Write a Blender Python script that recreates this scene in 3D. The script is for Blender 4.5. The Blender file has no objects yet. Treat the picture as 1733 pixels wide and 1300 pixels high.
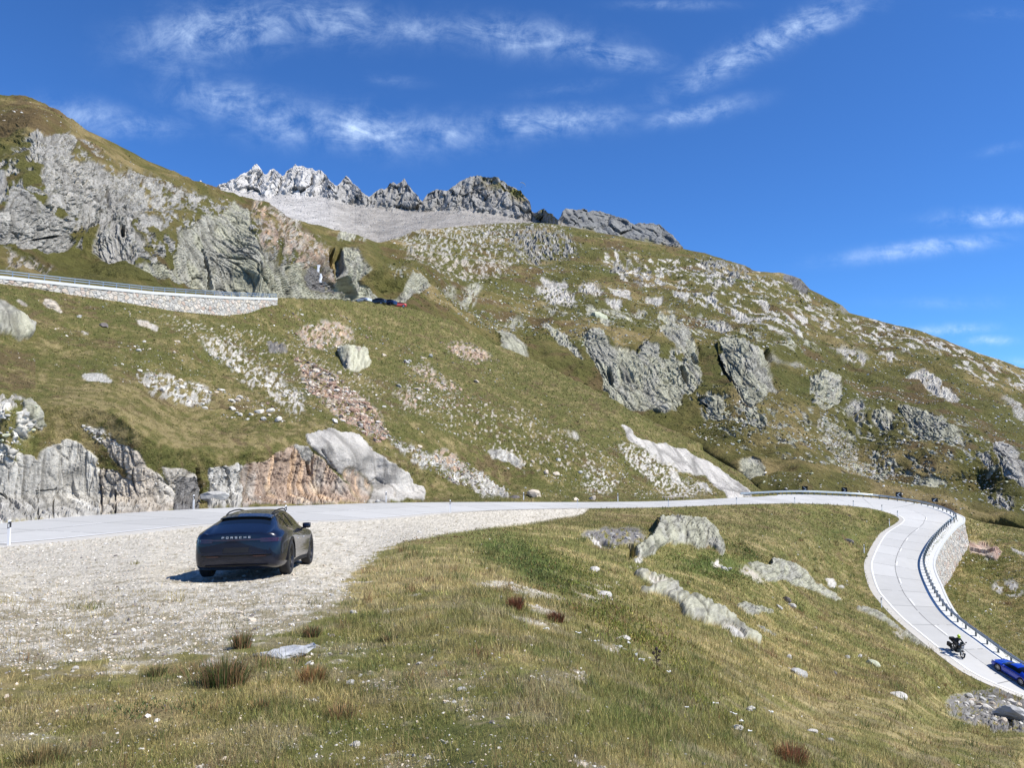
import bpy, bmesh, math, random, time
import numpy as np
from mathutils import Vector, Matrix
T0 = time.time()
random.seed(7); RNG = np.random.default_rng(7)
SC = bpy.context.scene
COL = SC.collection

# ------------------------------------------------------------------ camera, sky, sun, exposure
F = 1302.0; CX = 866.5; CY = 650.0; H0 = 735.0
PITCH = math.atan((H0 - CY) / F)
SP, CP = math.sin(PITCH), math.cos(PITCH)
cam_d = bpy.data.cameras.new("camera"); cam = bpy.data.objects.new("camera", cam_d); COL.objects.link(cam)
cam_d.sensor_width = 36.0; cam_d.lens = 36.0 * F / 1733.0
cam_d.clip_start = 0.1; cam_d.clip_end = 20000
cam.rotation_euler = (math.pi / 2 + PITCH, 0, 0)
SC.camera = cam
SC.view_settings.view_transform = 'Standard'; SC.view_settings.look = 'None'
SC.view_settings.exposure = 0.5; SC.view_settings.gamma = 1.0

SUN_EL = math.radians(49); SUN_AZ = math.radians(108)        # azimuth clockwise from +y (view direction): the sun stands to the right
sun_dir = Vector((math.sin(SUN_AZ) * math.cos(SUN_EL), math.cos(SUN_AZ) * math.cos(SUN_EL), math.sin(SUN_EL)))
sd = bpy.data.lights.new("sun", 'SUN'); sd.energy = 4.6; sd.angle = math.radians(0.53); sd.color = (1.0, 0.955, 0.88)
so = bpy.data.objects.new("sun", sd); COL.objects.link(so)
so.rotation_euler = sun_dir.to_track_quat('Z', 'Y').to_euler()

W = bpy.data.worlds.new("World"); SC.world = W; W.use_nodes = True
nt = W.node_tree; nt.nodes.clear()
def N(nt, t, **kw):
    n = nt.nodes.new(t)
    for k, v in kw.items(): setattr(n, k, v)
    return n
def MATH(nt, op, a, b=None, c=None, clamp=False):
    n = nt.nodes.new('ShaderNodeMath'); n.operation = op; n.use_clamp = clamp
    for i, v in enumerate((a, b, c)):
        if v is None: continue
        if isinstance(v, (int, float)): n.inputs[i].default_value = v
        else: nt.links.new(v, n.inputs[i])
    return n.outputs[0]
sky = N(nt, 'ShaderNodeTexSky', sky_type='NISHITA', sun_disc=False)
sky.sun_elevation = SUN_EL; sky.sun_rotation = SUN_AZ
sky.altitude = 2100; sky.air_density = 1.0; sky.dust_density = 0.25; sky.ozone_density = 3.0
tint = N(nt, 'ShaderNodeMix', data_type='RGBA', blend_type='MULTIPLY'); tint.inputs['Factor'].default_value = 1.0
nt.links.new(sky.outputs[0], tint.inputs['A']); tint.inputs['B'].default_value = (0.46, 0.88, 1.40, 1)
tc = N(nt, 'ShaderNodeTexCoord'); sep = N(nt, 'ShaderNodeSeparateXYZ'); nt.links.new(tc.outputs['Generated'], sep.inputs[0])
yy = MATH(nt, 'MAXIMUM', sep.outputs[1], 0.05)
U = MATH(nt, 'DIVIDE', sep.outputs[0], yy); V = MATH(nt, 'DIVIDE', sep.outputs[2], yy)
def uv_of(px, py):
    X = (px - CX) / F; Y = -(py - CY) / F
    d = CP - Y * SP
    return X / d, (SP + Y * CP) / d
# cirrus: (px, py, half length, half height, angle deg, strength) -> sky directions
CL = [(380,50,150,48,-8,.95),(560,35,130,40,6,.8),(700,50,150,32,4,.55),(880,62,160,34,6,.75),(1030,92,90,22,8,.85),
      (400,175,120,36,10,.8),(480,205,100,40,8,.8),(610,218,140,40,6,.95),(760,225,110,34,0,.7),(930,205,130,26,-3,.95),
      (140,195,110,28,8,.65),(230,215,90,22,0,.6),(1290,75,190,26,-27,1.0),(1380,45,110,18,-22,.8),(1180,190,90,18,-12,.85),
      (1690,367,95,15,-2,1.1),(1560,421,140,15,-7,.9),(1600,559,80,10,-3,.9),(1672,576,42,9,0,.95),(1620,512,120,12,0,.3),
      (660,135,60,12,5,.35),(960,150,90,14,-8,.3),(1700,250,50,9,-12,.35),(1690,25,60,12,0,.35),(1140,8,90,10,0,.5),(300,120,120,40,30,.35),(1715,612,40,8,0,.8)]
acc = None
for (px, py, a, b, ang, s) in CL:
    u0, v0 = uv_of(px, py); a /= F; b /= F
    ca, sa = math.cos(math.radians(-ang)), math.sin(math.radians(-ang))
    du = MATH(nt, 'SUBTRACT', U, u0); dv = MATH(nt, 'SUBTRACT', V, v0)
    p = MATH(nt, 'DIVIDE', MATH(nt, 'MULTIPLY_ADD', du, ca, MATH(nt, 'MULTIPLY', dv, sa)), a)
    q = MATH(nt, 'DIVIDE', MATH(nt, 'MULTIPLY_ADD', dv, ca, MATH(nt, 'MULTIPLY', du, -sa)), b)
    r2 = MATH(nt, 'MULTIPLY_ADD', p, p, MATH(nt, 'MULTIPLY', q, q))
    g = MATH(nt, 'MULTIPLY', MATH(nt, 'EXPONENT', MATH(nt, 'MULTIPLY', r2, -0.9)), s)
    acc = g if acc is None else MATH(nt, 'MAXIMUM', acc, g)
cmb = N(nt, 'ShaderNodeCombineXYZ'); nt.links.new(U, cmb.inputs[0]); nt.links.new(V, cmb.inputs[1])
mp = N(nt, 'ShaderNodeMapping'); mp.inputs['Scale'].default_value = (7.0, 15.0, 1.0); mp.inputs['Rotation'].default_value = (0, 0, math.radians(8))
nt.links.new(cmb.outputs[0], mp.inputs[0])
n1 = N(nt, 'ShaderNodeTexNoise'); n1.inputs['Scale'].default_value = 1.3; n1.inputs['Detail'].default_value = 9; n1.inputs['Roughness'].default_value = 0.7; n1.inputs['Distortion'].default_value = 0.9
nt.links.new(mp.outputs[0], n1.inputs['Vector'])
n2 = N(nt, 'ShaderNodeTexNoise'); n2.inputs['Scale'].default_value = 21; n2.inputs['Detail'].default_value = 8; n2.inputs['Roughness'].default_value = 0.65; n2.inputs['Distortion'].default_value = 0.4
nt.links.new(cmb.outputs[0], n2.inputs['Vector'])
nn = MATH(nt, 'MULTIPLY_ADD', n1.outputs[0], 1.25, MATH(nt, 'MULTIPLY', n2.outputs[0], 1.35))
nn = MATH(nt, 'SUBTRACT', nn, 0.98)
cl = MATH(nt, 'MULTIPLY', MATH(nt, 'MULTIPLY', acc, nn), 1.42, clamp=True)
cl = MATH(nt, 'MULTIPLY', MATH(nt, 'POWER', cl, 1.6, clamp=True), 1.0)
cl = MATH(nt, 'MULTIPLY', cl, MATH(nt, 'GREATER_THAN', sep.outputs[1], 0.06))
cmix = N(nt, 'ShaderNodeMix', data_type='RGBA'); nt.links.new(cl, cmix.inputs['Factor'])
nt.links.new(tint.outputs['Result'], cmix.inputs['A']); cmix.inputs['B'].default_value = (6.6, 8.3, 10.8, 1)
bg = N(nt, 'ShaderNodeBackground'); bg.inputs[1].default_value = 0.09
nt.links.new(cmix.outputs['Result'], bg.inputs[0])
wo = N(nt, 'ShaderNodeOutputWorld'); nt.links.new(bg.outputs[0], wo.inputs[0])

# ------------------------------------------------------------------ projection helpers (photograph direction -> world point at forward distance y)
def tanv(py):
    Y = -(np.asarray(py, float) - CY) / F
    return (SP + Y * CP) / (CP - Y * SP)
def P(px, py, y):
    px = np.asarray(px, float); py = np.asarray(py, float); y = np.asarray(y, float)
    X = (px - CX) / F; Y = -(py - CY) / F
    s = y / (CP - Y * SP)
    return np.stack([X * s, y + 0 * X, (SP + Y * CP) * s], -1)
def toP(p):
    p = np.asarray(p, float)
    d = p[..., 1] * CP + p[..., 2] * SP; v = -p[..., 1] * SP + p[..., 2] * CP
    return CX + F * p[..., 0] / d, CY - F * v / d

# ------------------------------------------------------------------ noise
def _h(ix, iy, iz, seed):
    h = (ix.astype(np.uint32) * np.uint32(374761393) + iy.astype(np.uint32) * np.uint32(668265263) + iz.astype(np.uint32) * np.uint32(2147483647 ^ 0x5bd1e995) + np.uint32((seed * 974634777 + 12345) & 0xffffffff))
    h ^= h >> np.uint32(13); h *= np.uint32(1274126177); h ^= h >> np.uint32(16); h *= np.uint32(2246822519); h ^= h >> np.uint32(13)
    return h
def _r(h): return (h & np.uint32(0xffffff)).astype(np.float32) / np.float32(16777216.0)
def vnoise(p, seed=0):
    p = np.asarray(p, np.float32); i = np.floor(p).astype(np.int64); f = p - i; i = i.astype(np.int32)
    u = f * f * f * (f * (f * 6 - 15) + 10)
    out = 0
    for dx in (0, 1):
        wx = u[..., 0] if dx else 1 - u[..., 0]
        for dy in (0, 1):
            wy = u[..., 1] if dy else 1 - u[..., 1]
            for dz in (0, 1):
                wz = u[..., 2] if dz else 1 - u[..., 2]
                h = _h(i[..., 0] + dx, i[..., 1] + dy, i[..., 2] + dz, seed)
                gx = _r(h) * 2 - 1; gy = _r(h * np.uint32(2654435761)) * 2 - 1; gz = _r((h ^ np.uint32(0x9e3779b9)) * np.uint32(2246822519)) * 2 - 1
                out = out + wx * wy * wz * (gx * (f[..., 0] - dx) + gy * (f[..., 1] - dy) + gz * (f[..., 2] - dz))
    return out * 1.6
def fbm(p, octv=4, seed=0, rough=0.5):
    p = np.asarray(p, np.float32); a = 1.0; s = 0; n = 0
    for k in range(octv):
        s = s + a * vnoise(p * (2.03 ** k) + 17.3 * k, seed + k); n += a; a *= rough
    return s / n
def ridged(p, octv=4, seed=0, rough=0.5):
    a = 1.0; s = 0; n = 0; p = np.asarray(p, np.float32)
    for k in range(octv):
        s = s + a * (1 - 2.4 * np.abs(vnoise(p * (2.07 ** k) + 9.1 * k, seed + k))); n += a; a *= rough
    return s / n
def facet(p, seed=0, tilt=1.0, crack=0.0):
    """blocky field: each cell a tilted plane of its own, optional cracks where cells meet"""
    p = np.asarray(p, np.float32); b = np.floor(p - 0.5).astype(np.int32)
    best = np.full(p.shape[:-1], 9e9, np.float32); sec = best.copy()
    hid = np.zeros(p.shape[:-1], np.uint32); rel = np.zeros(p.shape, np.float32)
    for dx in (0, 1):
        for dy in (0, 1):
            for dz in (0, 1):
                c = b + np.array([dx, dy, dz], np.int32)
                h = _h(c[..., 0], c[..., 1], c[..., 2], seed + 50)
                q = np.stack([_r(h), _r(h * np.uint32(2654435761)), _r((h ^ np.uint32(0x9e3779b9)) * np.uint32(2246822519))], -1) * 0.8 + 0.1 + c
                d = p - q; dd = (d * d).sum(-1)
                m = dd < best
                sec = np.where(m, best, np.minimum(sec, dd)); best = np.where(m, dd, best)
                hid = np.where(m, h, hid); rel = np.where(m[..., None], d, rel)
    g = np.stack([_r(hid * np.uint32(747796405)), _r(hid * np.uint32(2891336453)), _r(hid * np.uint32(1181783497))], -1) * 2 - 1
    out = (_r(hid * np.uint32(3266489917)) - 0.5) + tilt * (g * rel).sum(-1)
    if crack: out = out - crack * np.exp(-((np.sqrt(sec) - np.sqrt(best)) / 0.09) ** 2)
    return out
def sstep(a, b, x):
    t = np.clip((x - a) / (b - a), 0, 1); return t * t * (3 - 2 * t)

# ------------------------------------------------------------------ masks drawn as maps of the ground
MS = 2.0; MX0, MY0 = -360, 100; MW, MH = 1250, 900
def poly_mask(pts, blur=1.5):
    pts = np.asarray(pts, float)
    q = np.stack([(pts[:, 0] - MX0) / MS, (pts[:, 1] - MY0) / MS], -1)
    x0 = max(0, int(q[:, 0].min()) - 12); x1 = min(MW, int(q[:, 0].max()) + 13)
    y0 = max(0, int(q[:, 1].min()) - 12); y1 = min(MH, int(q[:, 1].max()) + 13)
    if x1 <= x0 or y1 <= y0: return None
    gx, gy = np.meshgrid(np.arange(x0, x1) + .5, np.arange(y0, y1) + .5)
    ins = np.zeros(gx.shape, bool); n = len(q)
    for k in range(n):
        ax, ay = q[k]; bx, by = q[(k + 1) % n]
        if ay == by: continue
        c = ((ay > gy) != (by > gy)) & (gx < (bx - ax) * (gy - ay) / (by - ay) + ax)
        ins ^= c
    m = ins.astype(np.float32)
    m = blur2(m, blur)
    return x0, x1, y0, y1, m
def blur2(m, r):
    if r <= 0: return m
    k = int(max(1, round(r * 2))); w = np.exp(-(np.arange(-k, k + 1) / max(r, .3)) ** 2); w /= w.sum()
    mp_ = np.pad(m, ((k, k), (k, k)), mode='edge')
    t = sum(w[i] * mp_[i:i + m.shape[0], :] for i in range(2 * k + 1))
    return sum(w[i] * t[:, i:i + m.shape[1]] for i in range(2 * k + 1))
def samp(img, px, py):
    x = np.clip((px - MX0) / MS - .5, 0, img.shape[1] - 1.001); y = np.clip((py - MY0) / MS - .5, 0, img.shape[0] - 1.001)
    i = x.astype(int); j = y.astype(int); fx = x - i; fy = y - j
    if img.ndim == 3: fx = fx[..., None]; fy = fy[..., None]
    return img[j, i] * (1 - fx) * (1 - fy) + img[j, i + 1] * fx * (1 - fy) + img[j + 1, i] * (1 - fx) * fy + img[j + 1, i + 1] * fx * fy
def Z(s, ox, oy, *pts): return [(ox + s * a, oy + s * b) for a, b in pts]
# ------------------------------------------------------------------ road edges (inner = towards the camera, outer = far side); t = metres below the camera
def cr(pts, n):
    """centripetal-ish Catmull-Rom through rows of numbers"""
    p = np.asarray(pts, float); p = np.vstack([2 * p[0] - p[1], p, 2 * p[-1] - p[-2]]); out = []
    for i in range(1, len(p) - 2):
        t = np.linspace(0, 1, n, endpoint=False)[:, None]
        a, b, c, d = p[i - 1], p[i], p[i + 1], p[i + 2]
        out.append(0.5 * (2 * b + (c - a) * t + (2 * a - 5 * b + 4 * c - d) * t * t + (3 * b - a - 3 * c + d) * t ** 3))
    out.append(p[-2][None]); return np.vstack(out)
INN = [(5.0,0,921),(5.2,124,910),(5.4,248,897),(5.65,369,886),(6.4,612,878.5),(7.2,756,867),(8.0,883,862),(8.8,1004,859.8),(9.5,1125,858),(10.5,1246,853.5),
       (11.2,1320,852),(11.9,1389,853),(12.5,1445,857),(13.1,1487,863),(13.7,1517,871.5),(14.2,1529,880),(14.7,1523,887),(15.4,1501,901),(15.9,1490,915),
       (16.4,1480,934),(17.1,1473,954),(17.8,1476,976),(18.5,1484,998),(18.8,1494,1012),(19.5,1522,1043),(20.1,1557,1073),(20.8,1596,1104),(21.5,1641,1137),(22.1,1690,1161),(22.6,1733,1178)]
OUT = [(5.0,-177,905),(5.55,100,877),(6.0,330,862),(6.4,480,857),(7.05,650,851.5),(7.8,830,850),(8.8,1000,850),(9.7,1130,848),(10.7,1260,842),
       (11.2,1340,838),(11.7,1400,839),(12.6,1480,844),(13.4,1560,856),(14.3,1611,875),(15.2,1598,890),(15.9,1579,909),(16.7,1562,934),(17.5,1556,959),
       (18.4,1570,998),(19.25,1594,1036),(19.95,1626,1065),(20.6,1658,1088),(21.3,1694,1115),(22.0,1733,1140)]
def edge3(L):
    L = np.array(L); y = L[:, 0] / -tanv(L[:, 2]); return P(L[:, 1], L[:, 2], y)
E_in = cr(edge3(INN), 14); E_out = cr(edge3(OUT), 14)
ta = E_in[0] - E_in[20]; ta /= np.linalg.norm(ta); tb = E_in[-1] - E_in[-30]; tb /= np.linalg.norm(tb)
E_in = np.vstack([E_in[0] + ta * 30, E_in[0] + ta * 15, E_in, E_in[-1] + tb * 10, E_in[-1] + tb * 22])
E_out = np.vstack([E_out[0] + ta * 30, E_out[0] + ta * 15, E_out, E_out[-1] + tb * 10, E_out[-1] + tb * 22])
def resample(E, n):
    s = np.concatenate([[0], np.cumsum(np.linalg.norm(np.diff(E, axis=0), axis=1))]); q = np.linspace(0, s[-1], n)
    return np.stack([np.interp(q, s, E[:, k]) for k in range(3)], -1)
def pair(a, b):
    """walk both edges together, always joining the points that lie across from each other"""
    n, m = len(a), len(b); D = np.linalg.norm(a[:, None, :2] - b[None, :, :2], axis=-1); Cst = np.full((n, m), 1e18); Cst[0, :m // 8] = D[0, :m // 8]; bk = np.zeros((n, m), np.int8)
    for i in range(n):
        for j in range(m):
            if i == 0 and j == 0: continue
            o = (Cst[i - 1, j - 1] + D[i, j] * 1.25 if i and j else 1e18, Cst[i - 1, j] + D[i, j] if i else 1e18, Cst[i, j - 1] + D[i, j] if j else 1e18)
            k = int(np.argmin(o)); Cst[i, j] = o[k]; bk[i, j] = k
    i, j = n - 1, m - 1; path = [(i, j)]
    while i or j:
        k = bk[i, j]; i, j = (i - 1, j - 1) if k == 0 else ((i - 1, j) if k == 1 else (i, j - 1)); i = max(i, 0); j = max(j, 0); path.append((i, j))
    return np.array(path[::-1], float)
_a, _b = resample(E_in, 220), resample(E_out, 220)
_p = pair(_a, _b); _w = np.hanning(25); _w /= _w.sum()
_q = np.stack([np.convolve(np.pad(_p[:, k], 12, mode='edge'), _w, 'valid') for k in range(2)], -1)
_q = _q[np.linspace(0, len(_q) - 1, 500).astype(int)]
R_in = np.stack([np.interp(_q[:, 0], np.arange(220), _a[:, k]) for k in range(3)], -1)
R_out = np.stack([np.interp(_q[:, 1], np.arange(220), _b[:, k]) for k in range(3)], -1)
R_mid = (R_in + R_out) / 2
_s = np.concatenate([[0], np.cumsum(np.linalg.norm(np.diff(R_mid, axis=0), axis=1))]); _u = np.linspace(0, _s[-1], 520)
R_in = np.stack([np.interp(_u, _s, R_in[:, k]) for k in range(3)], -1); R_out = np.stack([np.interp(_u, _s, R_out[:, k]) for k in range(3)], -1)
R_mid = (R_in + R_out) / 2; ARC = np.concatenate([[0], np.cumsum(np.linalg.norm(np.diff(R_mid, axis=0), axis=1))])

# ------------------------------------------------------------------ terrain: depth controls
def curve(pts):
    a = np.array(pts, float)
    return lambda x: np.interp(x, a[:, 0], a[:, 1])
crestA = curve([(-400,438),(0,468),(120,481),(250,494),(380,502),(450,504),(560,507),(620,512),(700,523),(760,541),(850,588),(930,622),(1000,657),(1080,701),(1150,735),(1210,767),(1255,795),(1300,834),(1340,835.5),(1400,836.5),(1480,841),(1560,852),(1612,868),(1660,884),(1733,896),(2100,940)])
skyC = curve([(-400,60),(-200,120),(0,164),(30,166),(60,178),(90,190),(120,205),(150,224),(200,248),(250,273),(300,296),(340,316),(370,328),(400,343),(410,348),(440,356),(470,366),(520,380),(560,389),(600,397),(640,411),(655,409),(690,396),(730,388),(760,384),(800,381),(850,378),(900,377),(940,380),(1000,391),(1050,401),(1100,412),(1150,421),(1190,429),(1230,441),(1262,449),(1275,457),(1290,460),(1320,462),(1340,467),(1355,472),(1370,490),(1400,505),(1425,518),(1438,530),(1480,541),(1520,551),(1560,562),(1600,577),(1650,597),(1700,614),(1733,627),(1800,650),(2100,750)])
skyP = [(-400,900),(300,480),(330,345),(348,328),(363,319),(374,314),(385,309),(394,305),(405,301),(413,294),(420,291),(427,285),(431,280),(434,278),(438,282),(443,288),(448,296),(452,295),(457,288),(463,284),(467,289),(472,292),(477,298),(482,294),(487,288),(494,285),(500,279),(505,282),(512,280),(520,284),(528,284),(534,289),(540,286),(546,291),(552,296),(557,304),(563,311),(570,315),(575,311),(580,303),(586,298),(592,304),(598,311),(606,318),(612,326),(620,331),(625,333),(631,327),(637,322),(645,318),(652,320),(660,311),(667,308),(671,313),(675,310),(680,308),(684,302),(689,311),(696,323),(703,331),(709,337),(715,341),(719,334),(724,327),(731,324),(741,320),(750,323),(758,322),(766,316),(772,312),(779,306),(786,303),(795,300),(807,297),(820,298),(835,300),(850,305),(862,313),(875,321),(885,331),(890,340),(895,350),(900,358),(906,362),(912,357),(918,355),(925,358),(932,362),(938,367),(944,372),(948,368),(951,358),(957,353),(966,354),(975,356),(985,355),(996,359),(1003,356),(1012,357),(1022,359),(1032,361),(1042,366),(1054,370),(1064,375),(1074,379),(1084,377),(1095,379),(1104,378),(1110,380),(1118,379),(1126,387),(1135,396),(1142,403),(1150,411),(1156,421),(1170,440),(1300,560),(2100,900)]
_skp = curve(skyP)
def pl(px, py): return 1.6 / (-tanv(py) - .08)
A = []
for px in (-400, -200, 0, 250, 500, 700):
    for py in (1700, 1500, 1300, 1200, 1100, 1030, 980): A.append((px, py, float(pl(px, py))))
A += [(-200,950,23),(0,950,25.5),(250,940,22.5),(500,940,21.5),(250,915,32),(500,910,31),(700,930,24),(700,890,43),
 (1000,1700,1.95),(1000,1500,2.65),(1000,1300,4.3),(1000,1200,6.2),(1000,1100,9.6),(1000,1000,19),(1000,950,31),(1000,900,54),(940,880,66),
 (850,1300,4.05),(850,1200,5.8),(850,1100,8.3),(850,1000,14),(850,950,22),(850,905,38),
 (1125,1300,5.0),(1125,1200,7.6),(1125,1100,13),(1125,1000,29),(1125,950,43),(1125,900,65),
 (1250,1700,2.5),(1250,1500,3.5),(1250,1300,6.2),(1250,1200,10.3),(1250,1100,19),(1250,1000,40),(1250,950,57),(1250,900,83),
 (1400,1300,8.5),(1400,1200,15.5),(1400,1100,33),(1400,1050,54),(1400,1000,78),(1400,950,98),(1400,900,114),
 (1550,1700,3.8),(1550,1500,6.0),(1550,1300,11.5),(1550,1200,22),(1550,1130,42),(1550,1095,68),
 (1640,1300,13.5),(1640,1235,21),(1640,1205,42),(1640,1160,68),
 (1733,1700,5.0),(1733,1500,8),(1733,1300,15.5),(1733,1240,23),(1733,1218,48),(1733,1195,68),
 (2100,1700,8),(2100,1500,14),(2100,1300,26),(2100,1240,40),(2100,1190,75),
 (1733,1122,82),(1733,1000,108),(1733,930,128),(1690,1070,92),(1640,1000,110),(1640,940,127),(1660,895,142),(1733,899,143),(2100,945,150),(2100,1050,105),(2100,1130,84)]
for E in (INN, OUT):
    for (t, px, py) in E[::2]: A.append((px, py, t / -float(tanv(py))))
for _px in range(0, 721, 60):
    _E = edge3(OUT); _k = np.argmin(np.abs(np.array([o[1] for o in OUT]) - _px)); _py = float(np.interp(_px, [o[1] for o in OUT][:8], [o[2] for o in OUT][:8])); _y = float(np.interp(_px, [o[1] for o in OUT][:8], _E[:8, 1])); A.append((_px, _py - 9, _y + 1.2))
A += [(-350,780,44),(-200,770,46),(0,775,51),(60,760,53),(150,745,57),(230,780,60),(290,795,64),(340,790,68),(420,780,73),(500,755,80),(560,736,84),(620,745,88),(680,790,87),
 (0,690,59),(100,650,71),(300,700,81),(400,720,83),(200,620,84),(0,560,81),(300,600,98),(500,650,106),(600,700,97),(700,720,104),(800,780,106),(900,830,103),(-350,560,70),
 (1000,800,117),(1100,820,124),(1200,832,133),(1000,700,152),(1100,760,145),(800,650,150),(600,600,140),(450,560,131),(700,560,188),(600,540,177),
 (-400,440,84),(0,469,101),(120,482,112),(250,495,124),(380,503,138),(460,505,148),(560,508,176),(620,513,196),(700,524,210),(760,542,215),(850,589,207),(1000,658,182),(1150,736,165),(1255,796,155),(1300,835,146),(1400,837.5,148.5),(1480,842,153),(1560,853,149),(1612,869,142)]
C = [(0,440,121),(0,400,128),(-400,60,300),(-400,300,170),(-400,430,100),(0,425,130),(0,300,150),(0,240,188),(0,165,235),(100,430,148),(70,235,182),(150,290,184),(150,440,152),(120,205,245),(230,475,141),(250,330,197),(300,296,265),
 (300,470,165),(300,380,185),(400,480,178),(400,400,200),(370,328,280),(450,380,240),(430,356,300),(500,495,187),(500,440,205),(480,400,235),(520,420,245),(545,450,225),(575,498,218),(600,500,238),
 (620,490,240),(620,440,258),(700,510,247),(700,450,295),(600,397,430),(500,374,420),(650,411,460),(650,470,262),(760,500,300),
 (760,385,820),(700,397,650),(800,430,560),(850,560,292),(760,545,255),(850,480,400),(900,377,850),(900,430,620),(1000,620,262),(1000,540,335),(1000,460,500),(1000,391,800),(1150,421,750),(1150,480,520),(1150,560,335),(1150,690,238),
 (1300,820,178),(1300,700,218),(1300,560,345),(1290,461,640),(1440,531,560),(1440,620,330),(1440,760,215),(1500,830,180),(1600,850,170),(1600,700,240),(1600,580,480),(1733,628,470),(1733,720,265),(1733,850,170),(1650,880,151),(1733,892,152),(2100,750,430),(2100,850,210),(2100,930,160),(1400,830,165)]
_yp = np.arange(0, 1900, 1.0)
_yl = np.where(_yp > 905, np.log(1.6 / np.maximum(-tanv(_yp) - .08, .03)), np.interp(_yp, [0, 300, 500, 700, 780, 820, 845, 860, 880, 905], np.log([270, 200, 150, 100, 90, 84, 74, 62, 48, float(1.6 / (-tanv(905) - .08))])))
_kw = np.exp(-(np.arange(-24, 25) / 9.0) ** 2); _kw /= _kw.sum(); _ys = np.convolve(np.pad(_yl, 24, mode='edge'), _kw, 'valid'); _yl = np.where(_yp > 930, _yl, _ys)
def ybase(py): return np.exp(np.interp(py, _yp, _yl))
def tps(ctrl, lam=1e-4):
    c = np.array(ctrl, float); xy = c[:, :2] / 500.0; v = np.log(c[:, 2] / ybase(c[:, 1])); n = len(c)
    d = np.linalg.norm(xy[:, None] - xy[None], axis=-1); K = np.where(d > 0, d * d * np.log(d + 1e-12), 0) + lam * np.eye(n)
    Pm = np.hstack([np.ones((n, 1)), xy]); M = np.zeros((n + 3, n + 3)); M[:n, :n] = K; M[:n, n:] = Pm; M[n:, :n] = Pm.T
    s = np.linalg.solve(M, np.concatenate([v, np.zeros(3)]))
    gx = np.arange(-420, 2121, 12.0); gy = np.arange(40, 1721, 4.0)
    G = np.stack(np.meshgrid(gx, gy), -1).reshape(-1, 2) / 500.0; out = np.zeros(len(G))
    for a in range(0, len(G), 8000):
        g = G[a:a + 8000]; d = np.linalg.norm(g[:, None] - xy[None], axis=-1)
        out[a:a + 8000] = np.where(d > 0, d * d * np.log(d + 1e-12), 0) @ s[:n] + s[n] + g @ s[n + 1:]
    L = out.reshape(len(gy), len(gx))
    def f(px, py):
        x = np.clip((px - gx[0]) / 12.0, 0, len(gx) - 1.001); y = np.clip((py - gy[0]) / 4.0, 0, len(gy) - 1.001)
        i = x.astype(int); j = y.astype(int); fx = x - i; fy = y - j
        return ybase(py) * np.exp(L[j, i] * (1 - fx) * (1 - fy) + L[j, i + 1] * fx * (1 - fy) + L[j + 1, i] * (1 - fx) * fy + L[j + 1, i + 1] * fx * fy)
    return f
fA = tps(A, 3e-4); fC = tps(C, 3e-4)

# ------------------------------------------------------------------ terrain grid (columns = directions, rows run away from the camera)
PXS = np.concatenate([np.arange(-400, -40, 9.0), np.arange(-40, 1774, 1.8), np.arange(1774, 2100, 9.0)]); NC = len(PXS)
BOT = 1640.0
nA, nC_, nP = 660, 400, 110
ca = crestA(PXS); sc_ = skyC(PXS); sp_ = _skp(PXS) + 1.5 * vnoise(np.stack([PXS / 3.1, PXS * 0, PXS * 0], -1), 3) * (PXS > 340)
tA = np.linspace(0, 1, nA)[:, None]
pyA = BOT + (ca[None] - BOT) * tA; pxA = np.broadcast_to(PXS, pyA.shape); yA = fA(pxA, pyA)
yA = np.maximum.accumulate(yA, axis=0) + np.arange(nA)[:, None] * 1e-4
UPR = [(Z(.2193, 950, 850, (745,175),(755,115),(860,100),(980,108),(1060,120),(1130,150),(1190,200),(1245,290),(1250,330),(1242,425),(1190,385),(1130,330),(1060,372),(1000,330),(900,318),(840,312),(740,380),(690,420),(590,440),(570,400),(590,340),(660,290),(720,230)), .42),
       (Z(.2193, 950, 850, (565,548),(700,560),(850,600),(900,640),(940,700),(1160,795),(1275,880),(1430,990),(1545,1095),(1390,1050),(1230,975),(1075,922),(950,870),(860,780),(720,700),(610,670)), .72),
       (Z(.2193, 1230, 930, (160,105),(345,132),(345,72),(500,115),(665,245),(850,345),(892,400),(750,355),(560,290),(400,250),(240,190)), .62),
       (Z(.2308, 0, 480, (-120,90),(0,110),(60,130),(130,200),(220,310),(232,400),(150,440),(50,400),(-40,360)), .55),
       ([(572,590),(596,585),(622,590),(624,622),(600,630),(578,622)], .35),
       (Z(.2885, 820, 700, (10,215),(60,205),(130,228),(190,260),(235,310),(150,312),(60,270)), .5),
       (Z(.2788, 1250, 820, (1390,305),(1480,330),(1570,385),(1600,420),(1565,472),(1480,425),(1410,365)), .7)]
def steepen(px, py, y, polys, rows_py):
    for pts, s in polys:
        x0, x1, y0, y1, m = poly_mask(pts, 1.0); fl = np.zeros((MH, MW), np.float32); fl[y0:y1, x0:x1] = m
        w = samp(fl, px, py); ins = w > .5
        c = np.where(ins.any(0))[0]
        if len(c) < 3: continue
        first = ins[:, c].argmax(0); yb = y[first, c]
        yb = np.convolve(np.pad(yb, 6, mode='edge'), np.ones(13) / 13, 'valid')
        yy = yb[None] + (y[:, c] - yb[None]) * s
        ww = sstep(.1, .6, w[:, c]); y[:, c] = y[:, c] * (1 - ww) + yy * ww
    return y
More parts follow.
